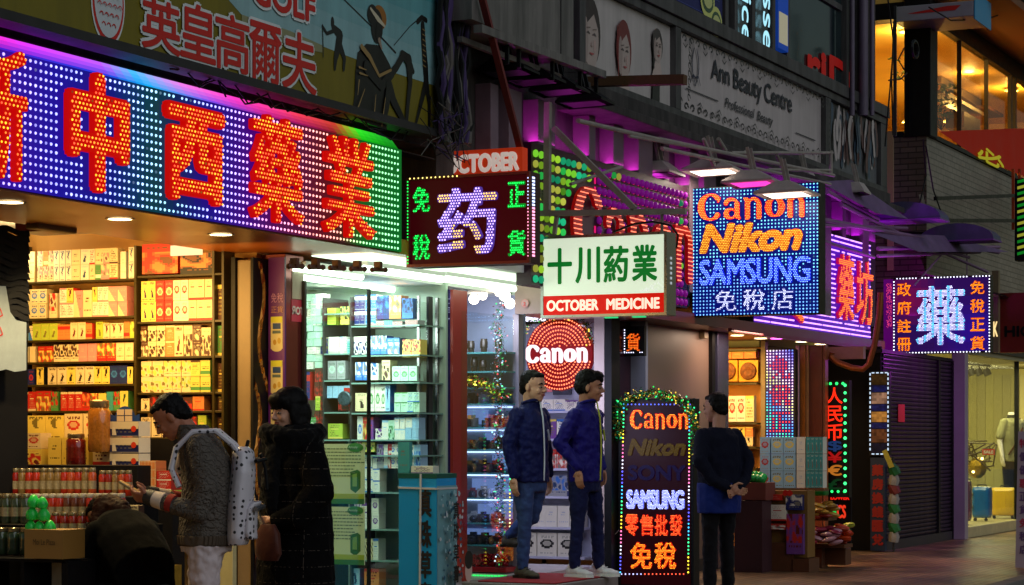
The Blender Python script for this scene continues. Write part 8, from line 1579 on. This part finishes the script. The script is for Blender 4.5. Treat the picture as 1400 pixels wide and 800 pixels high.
# backpack
M_BP = mat('white_dotted_leather', C(206, 200, 206), .4); t_ = M_BP.node_tree; b_ = t_.nodes['Principled BSDF']; tc = t_.nodes.new('ShaderNodeTexCoord'); vo = t_.nodes.new('ShaderNodeTexVoronoi'); vo.inputs['Scale'].default_value = 30; vo.inputs['Randomness'].default_value = .35; lt = t_.nodes.new('ShaderNodeMath'); lt.operation = 'LESS_THAN'; lt.inputs[1].default_value = .3; mx = t_.nodes.new('ShaderNodeMix'); mx.data_type = 'RGBA'; mx.inputs[6].default_value = C(206, 200, 206); mx.inputs[7].default_value = C(26, 24, 30); t_.links.new(tc.outputs['Object'], vo.inputs['Vector']); t_.links.new(vo.outputs['Distance'], lt.inputs[0]); t_.links.new(lt.outputs[0], mx.inputs[0]); t_.links.new(mx.outputs[2], b_.inputs['Base Color'])
bk = thing('backpack', 'white leather backpack with black dots on the young man\'s back', 'backpack', p.P(-.26, 0, .9)); sv = p.t; p.t = bk; sB = p.B
def bpart(nm, mb, m, vox, **k):
    me = remesh(mb, vox, k.get('smooth', 2)); me.transform(Matrix.Translation(-bk.location)); me.materials.clear(); me.materials.append(m); o = bpy.data.objects.new(nm, me); COL.objects.link(o); o.parent = bk; return o
s1 = MB(); p.torso(s1, [(-.17, .02, .80, .13, .06), (-.175, .02, .84, .15, .07), (-.185, .02, 1.02, .155, .075), (-.205, .02, 1.2, .15, .07), (-.205, .02, 1.31, .12, .06), (-.20, .02, 1.34, .07, .035)]); bpart('bag', s1, M_BP, .009)
s1 = MB(); p.torso(s1, [(-.25, .02, .83, .12, .035), (-.235, .02, .87, .13, .045), (-.245, .02, 1.0, .125, .04), (-.28, .02, 1.04, .11, .03)]); bpart('front_pocket', s1, M_BP, .008)
for q in (1, -1):
    s1 = MB(); s1.tube([p.P(f, q * l, z) for f, l, z in ((-.2, .09, 1.28), (-.15, .10, 1.35), (-.06, .125, 1.425), (.06, .14, 1.42), (.15, .15, 1.33), (.175, .165, 1.22), (.13, .19, 1.12))], .016, 8); s1.build('strap', M_BP, bk, smooth=True)
for nm, m, pts, r in (('zip', M_BLK, ((-.29, -.1, 1.3), (-.315, -.12, 1.22), (-.325, -.13, 1.1)), .010), ('stud_band', mat('silver_studs', C(170, 170, 175), .2, .8), ((-.28, .15, 1.0), (-.315, .02, 1.01), (-.28, -.12, 1.02)), .014), ('handle', M_BLK, ((-.22, .04, 1.33), (-.23, .03, 1.37), (-.23, -.0, 1.37), (-.22, -.02, 1.33)), .009), ('black_trim', M_BLK, ((-.24, -.15, 1.27), (-.30, -.12, 1.27), (-.325, 0, 1.27), (-.28, .14, 1.26)), .011)): s1 = MB(); s1.tube([p.P(*q) for q in pts], r, 6); s1.build(nm, m, bk, smooth=True)
p.t = sv

# ---- woman in black plaid coat and thick scarf
M_PL = mat('plaid_boucle', C(16, 15, 16), .95); t_ = M_PL.node_tree; b_ = t_.nodes['Principled BSDF']; tc = t_.nodes.new('ShaderNodeTexCoord'); sx = t_.nodes.new('ShaderNodeSeparateXYZ'); t_.links.new(tc.outputs['Object'], sx.inputs[0])
def line(sock, sc, th):
    m1 = t_.nodes.new('ShaderNodeMath'); m1.operation = 'MULTIPLY'; m1.inputs[1].default_value = sc; m2 = t_.nodes.new('ShaderNodeMath'); m2.operation = 'FRACT'; m3 = t_.nodes.new('ShaderNodeMath'); m3.operation = 'LESS_THAN'; m3.inputs[1].default_value = th; t_.links.new(sock, m1.inputs[0]); t_.links.new(m1.outputs[0], m2.inputs[0]); t_.links.new(m2.outputs[0], m3.inputs[0]); return m3.outputs[0]
ns = t_.nodes.new('ShaderNodeTexNoise'); ns.inputs['Scale'].default_value = 70; t_.links.new(tc.outputs['Object'], ns.inputs['Vector']); l1, l2 = line(sx.outputs['Z'], 11, .04), line(sx.outputs['Y'], 6, .02); mm = t_.nodes.new('ShaderNodeMath'); mm.operation = 'MAXIMUM'; t_.links.new(l1, mm.inputs[0]); t_.links.new(l2, mm.inputs[1]); g2 = t_.nodes.new('ShaderNodeMath'); g2.operation = 'GREATER_THAN'; g2.inputs[1].default_value = .5; t_.links.new(ns.outputs['Fac'], g2.inputs[0]); m4 = t_.nodes.new('ShaderNodeMath'); m4.operation = 'MULTIPLY'; t_.links.new(mm.outputs[0], m4.inputs[0]); t_.links.new(g2.outputs[0], m4.inputs[1]); mx = t_.nodes.new('ShaderNodeMix'); mx.data_type = 'RGBA'; mx.inputs[6].default_value = C(9, 8, 9); b_.inputs['Specular IOR Level'].default_value = .1; mx.inputs[7].default_value = C(78, 70, 64); t_.links.new(m4.outputs[0], mx.inputs[0]); t_.links.new(mx.outputs[2], b_.inputs['Base Color']); bp = t_.nodes.new('ShaderNodeBump'); bp.inputs['Strength'].default_value = .8; bp.inputs['Distance'].default_value = .006; t_.links.new(ns.outputs['Fac'], bp.inputs['Height']); t_.links.new(bp.outputs[0], b_.inputs['Normal'])
p = Person('woman with short black bob in a black plaid coat and thick black scarf', ground_pt(404, 12.4), YL + .62, skinmat('skin_fair', C(214, 160, 132)), 1.62); p.neck = (.01, 0, 1.42); p.head((.05, .0, 1.60), .02, .14, .0, 'bob', 1.06)
j = MB(); p.torso(j, [(0, 0, .30, .30, .22), (0, 0, .6, .285, .22), (0, 0, .9, .27, .21), (0, 0, 1.1, .26, .195), (0, 0, 1.28, .25, .175), (0, 0, 1.38, .21, .14), (0, 0, 1.46, .11, .09)])
p.limbs(j, [((0, -.19, 1.34), .082), ((-.03, -.31, 1.12), .088), ((.0, -.31, .94), .074), ((.02, -.27, .8), .06)]); p.limbs(j, [((0, .19, 1.34), .082), ((.02, .31, 1.12), .092), ((.14, .27, .98), .078), ((.2, .15, .95), .058)])
p.mesh('coat', j, M_PL, .011, disp=(.02, .08)); s1 = MB(); p.torso(s1, [(.0, 0, 1.30, .18, .16), (.0, 0, 1.40, .185, .17), (.005, 0, 1.47, .145, .135), (.0, 0, 1.52, .115, .10)])
for k in range(3): limb(s1, [(p.P(.02 + (.12 + .02 * k) * cos(a), (.13 + .015 * k) * sin(a), 1.36 + .05 * k + .02 * sin(a * 2 + k)), .045) for a in [i * .52 for i in range(13)]], 8)
limb(s1, [(p.P(.15, .03, 1.36), .06), (p.P(.2, .05, 1.15), .06), (p.P(.19, .06, 1.02), .045)], 8)
p.mesh('scarf', s1, clothmat('black_wool_scarf', C(12, 11, 12), 1., 40, .8), .010, disp=(.03, .04)); t = MB(); [p.limbs(t, [((0, q * .07, .5), .06), ((0, q * .08, .1), .05)]) for q in (1, -1)]; p.mesh('trousers', t, clothmat('black_tights', C(14, 13, 16), .8), .012)
for q in (1, -1): p.shoe((0, q * .1, 0), (.14, q * .11, 0), M_BLK, M_BLK)
p.hand((.02, -.27, .78), (.05, 0, -1), (0, 1, 0), .4, side=-1, size=.9); p.hand((.22, .12, .95), (.4, -.9, -.1), (-1, 0, 0), .8, side=1, size=.9); p.finish()
hb = thing('shoulder_bag', 'dark red brown shoulder bag with a silver chain strap held by the woman', 'bag', p.P(.24, .18, .78)); s1 = MB(); s1.tube([p.P(*q) for q in ((.20, -.17, 1.24), (.245, -.08, 1.12), (.27, .02, 1.0), (.275, .10, .9))], .013, 6); s1.build('chain_strap', mat('silver_chain', C(150, 140, 120), .3, .7, nscale=60, namp=.9), hb, smooth=True)
s1 = MB(); loft(s1, [(p.P(.27, .15, z), w_ * p.k, d_ * p.k, (p.F, p.L)) for z, w_, d_ in ((.72, .10, .04), (.76, .13, .055), (.88, .11, .05), (.93, .07, .03))]); s1.build('pouch', clothmat('maroon_leather', C(80, 40, 30), .4), hb, smooth=True)
# ---- crouching woman with long dark hair bending over the goods
p = Person('crouching woman in black with long dark hair bending over the counter', ground_pt(190, 12.2), YL - .9, skinmat('skin_shade', C(170, 120, 96)), 1.62); p.neck = (.33, 0, .93); p.head((.44, .0, .96), .5, .75, 0, 'short', 1.0)
j = MB(); ax2 = (Vector((0, 0, 1)), p.L)
loft(j, [(p.P(-.16, 0, .5), .17, .15, (p.F * .6 + Vector((0, 0, .8)), p.L)), (p.P(-.06, 0, .66), .19, .16, (p.F * -.6 + Vector((0, 0, .8)), p.L)), (p.P(.08, 0, .80), .2, .15, (p.F * -.6 + Vector((0, 0, .8)), p.L)), (p.P(.22, 0, .90), .19, .13, (p.F * -.5 + Vector((0, 0, .86)), p.L)), (p.P(.31, 0, .94), .11, .09, (p.F * -.5 + Vector((0, 0, .86)), p.L))])
p.limbs(j, [((.2, .17, .88), .075), ((.26, .24, .68), .066), ((.44, .2, .58), .05), ((.54, .14, .60), .045)]); p.limbs(j, [((.2, -.17, .88), .075), ((.28, -.22, .66), .066), ((.46, -.14, .56), .05), ((.55, -.08, .56), .045)])
p.mesh('coat', j, clothmat('matt_black_coat', C(2, 2, 3), 1., sheen=0), .012, disp=(.012, .12)); t = MB(); [p.limbs(t, [((-.15, q * .09, .46), .12), ((.22, q * .13, .5), .085), ((.08, q * .12, .1), .06)]) for q in (1, -1)]; p.mesh('trousers', t, clothmat('black_trouser', C(14, 13, 18), .8), .012, disp=(.02, .06))
h = MB(); limb(h, [(p.P(.36, .03, 1.02), .075), (p.P(.33, .09, .93), .05), (p.P(.33, .12, .82), .035)]); limb(h, [(p.P(.36, 0, 1.01), .085), (p.P(.24, 0, 1.0), .07), (p.P(.14, 0, .94), .04)]); limb(h, [(p.P(.38, -.05, 1.0), .07), (p.P(.44, -.10, .88), .05), (p.P(.46, -.12, .76), .02)]); p.mesh('long_hair', h, mat('dark_red_brown_hair', C(34, 12, 9), .6, nscale=60, namp=.3, bump=.2, bscale=120, spec=.08), .008, disp=(.02, .03))
for q in (1, -1): p.shoe((.06, q * .12, 0), (.2, q * .13, 0), M_BLK, M_BLK)
p.hand((.56, .14, .60), (.9, 0, -.3), (0, 0, -1), .5, side=1, size=.9); p.hand((.57, -.08, .56), (.9, .1, -.2), (0, 0, -1), .5, side=-1, size=.9); p.finish()
s1 = MB(); s1.lathe(p.Q(.0, -.09, .06), [(.018, 0), (.018, .01)], 8); s1.build('hair_clip', M_WHITE, p.t)

# ---- headless mannequin in the clothes window
c0 = Perp(17.5).p(1384, 700); c0.z = .15
p = Person('white headless mannequin in a pale green polo shirt behind the yellow suitcase', c0, atan2(-.8, -.5), mat('white_mannequin', C(215, 210, 205), .3), 1.78); p.neck = (0, 0, 1.5); p.t.name = 'mannequin'; p.t['category'] = 'mannequin'; b = p.body
p.torso(b, [(0, 0, .8, .15, .11), (0, 0, 1.0, .14, .1), (0, 0, 1.2, .18, .11), (0, 0, 1.4, .17, .1), (0, 0, 1.48, .07, .07), (0, 0, 1.56, .06, .06)])
for q in (1, -1): p.limbs(b, [((0, q * .18, 1.4), .05), ((-.02, q * .24, 1.12), .04), ((.04, q * .25, .9), .032)]); p.hand((.04, q * .25, .9), (.1, 0, -1), (0, -q, 0), .3, side=q); p.limbs(b, [((0, q * .09, .85), .085), ((0, q * .09, .5), .06), ((0, q * .1, .1), .045)])
j = MB(); p.torso(j, [(0, 0, .82, .19, .14), (0, 0, 1.05, .18, .135), (0, 0, 1.25, .2, .135), (0, 0, 1.4, .19, .12), (0, 0, 1.47, .1, .09)]); [p.limbs(j, [((0, q * .17, 1.4), .07), ((-.02, q * .235, 1.2), .065)]) for q in (1, -1)]
p.mesh('polo_shirt', j, clothmat('pale_olive_cotton', C(136, 136, 104), .8, 20, .3), .012, disp=(.02, .08)); j = MB(); p.torso(j, [(0, 0, .78, .165, .125), (0, 0, .86, .165, .125)]); [p.limbs(j, [((0, q * .09, .82), .095), ((0, q * .09, .5), .07), ((0, q * .1, .12), .055)]) for q in (1, -1)]; p.mesh('trousers', j, clothmat('navy_trouser', C(20, 20, 40), .8), .012)
j = MB(); p.torso(j, [(0, 0, 1.46, .09, .08), (0, 0, 1.52, .08, .07)]); p.mesh('collar', j, clothmat('dark_collar', C(40, 44, 44), .8), .01); s1 = MB(); s1.tube([p.P(*q) for q in ((.0, .16, 1.46), (.12, .08, 1.3), (.15, -.06, 1.1), (.1, -.18, .92))], .016, 6); s1.build('sash', clothmat('brown_strap', C(60, 26, 20), .6), p.t, smooth=True); p.finish(.008)
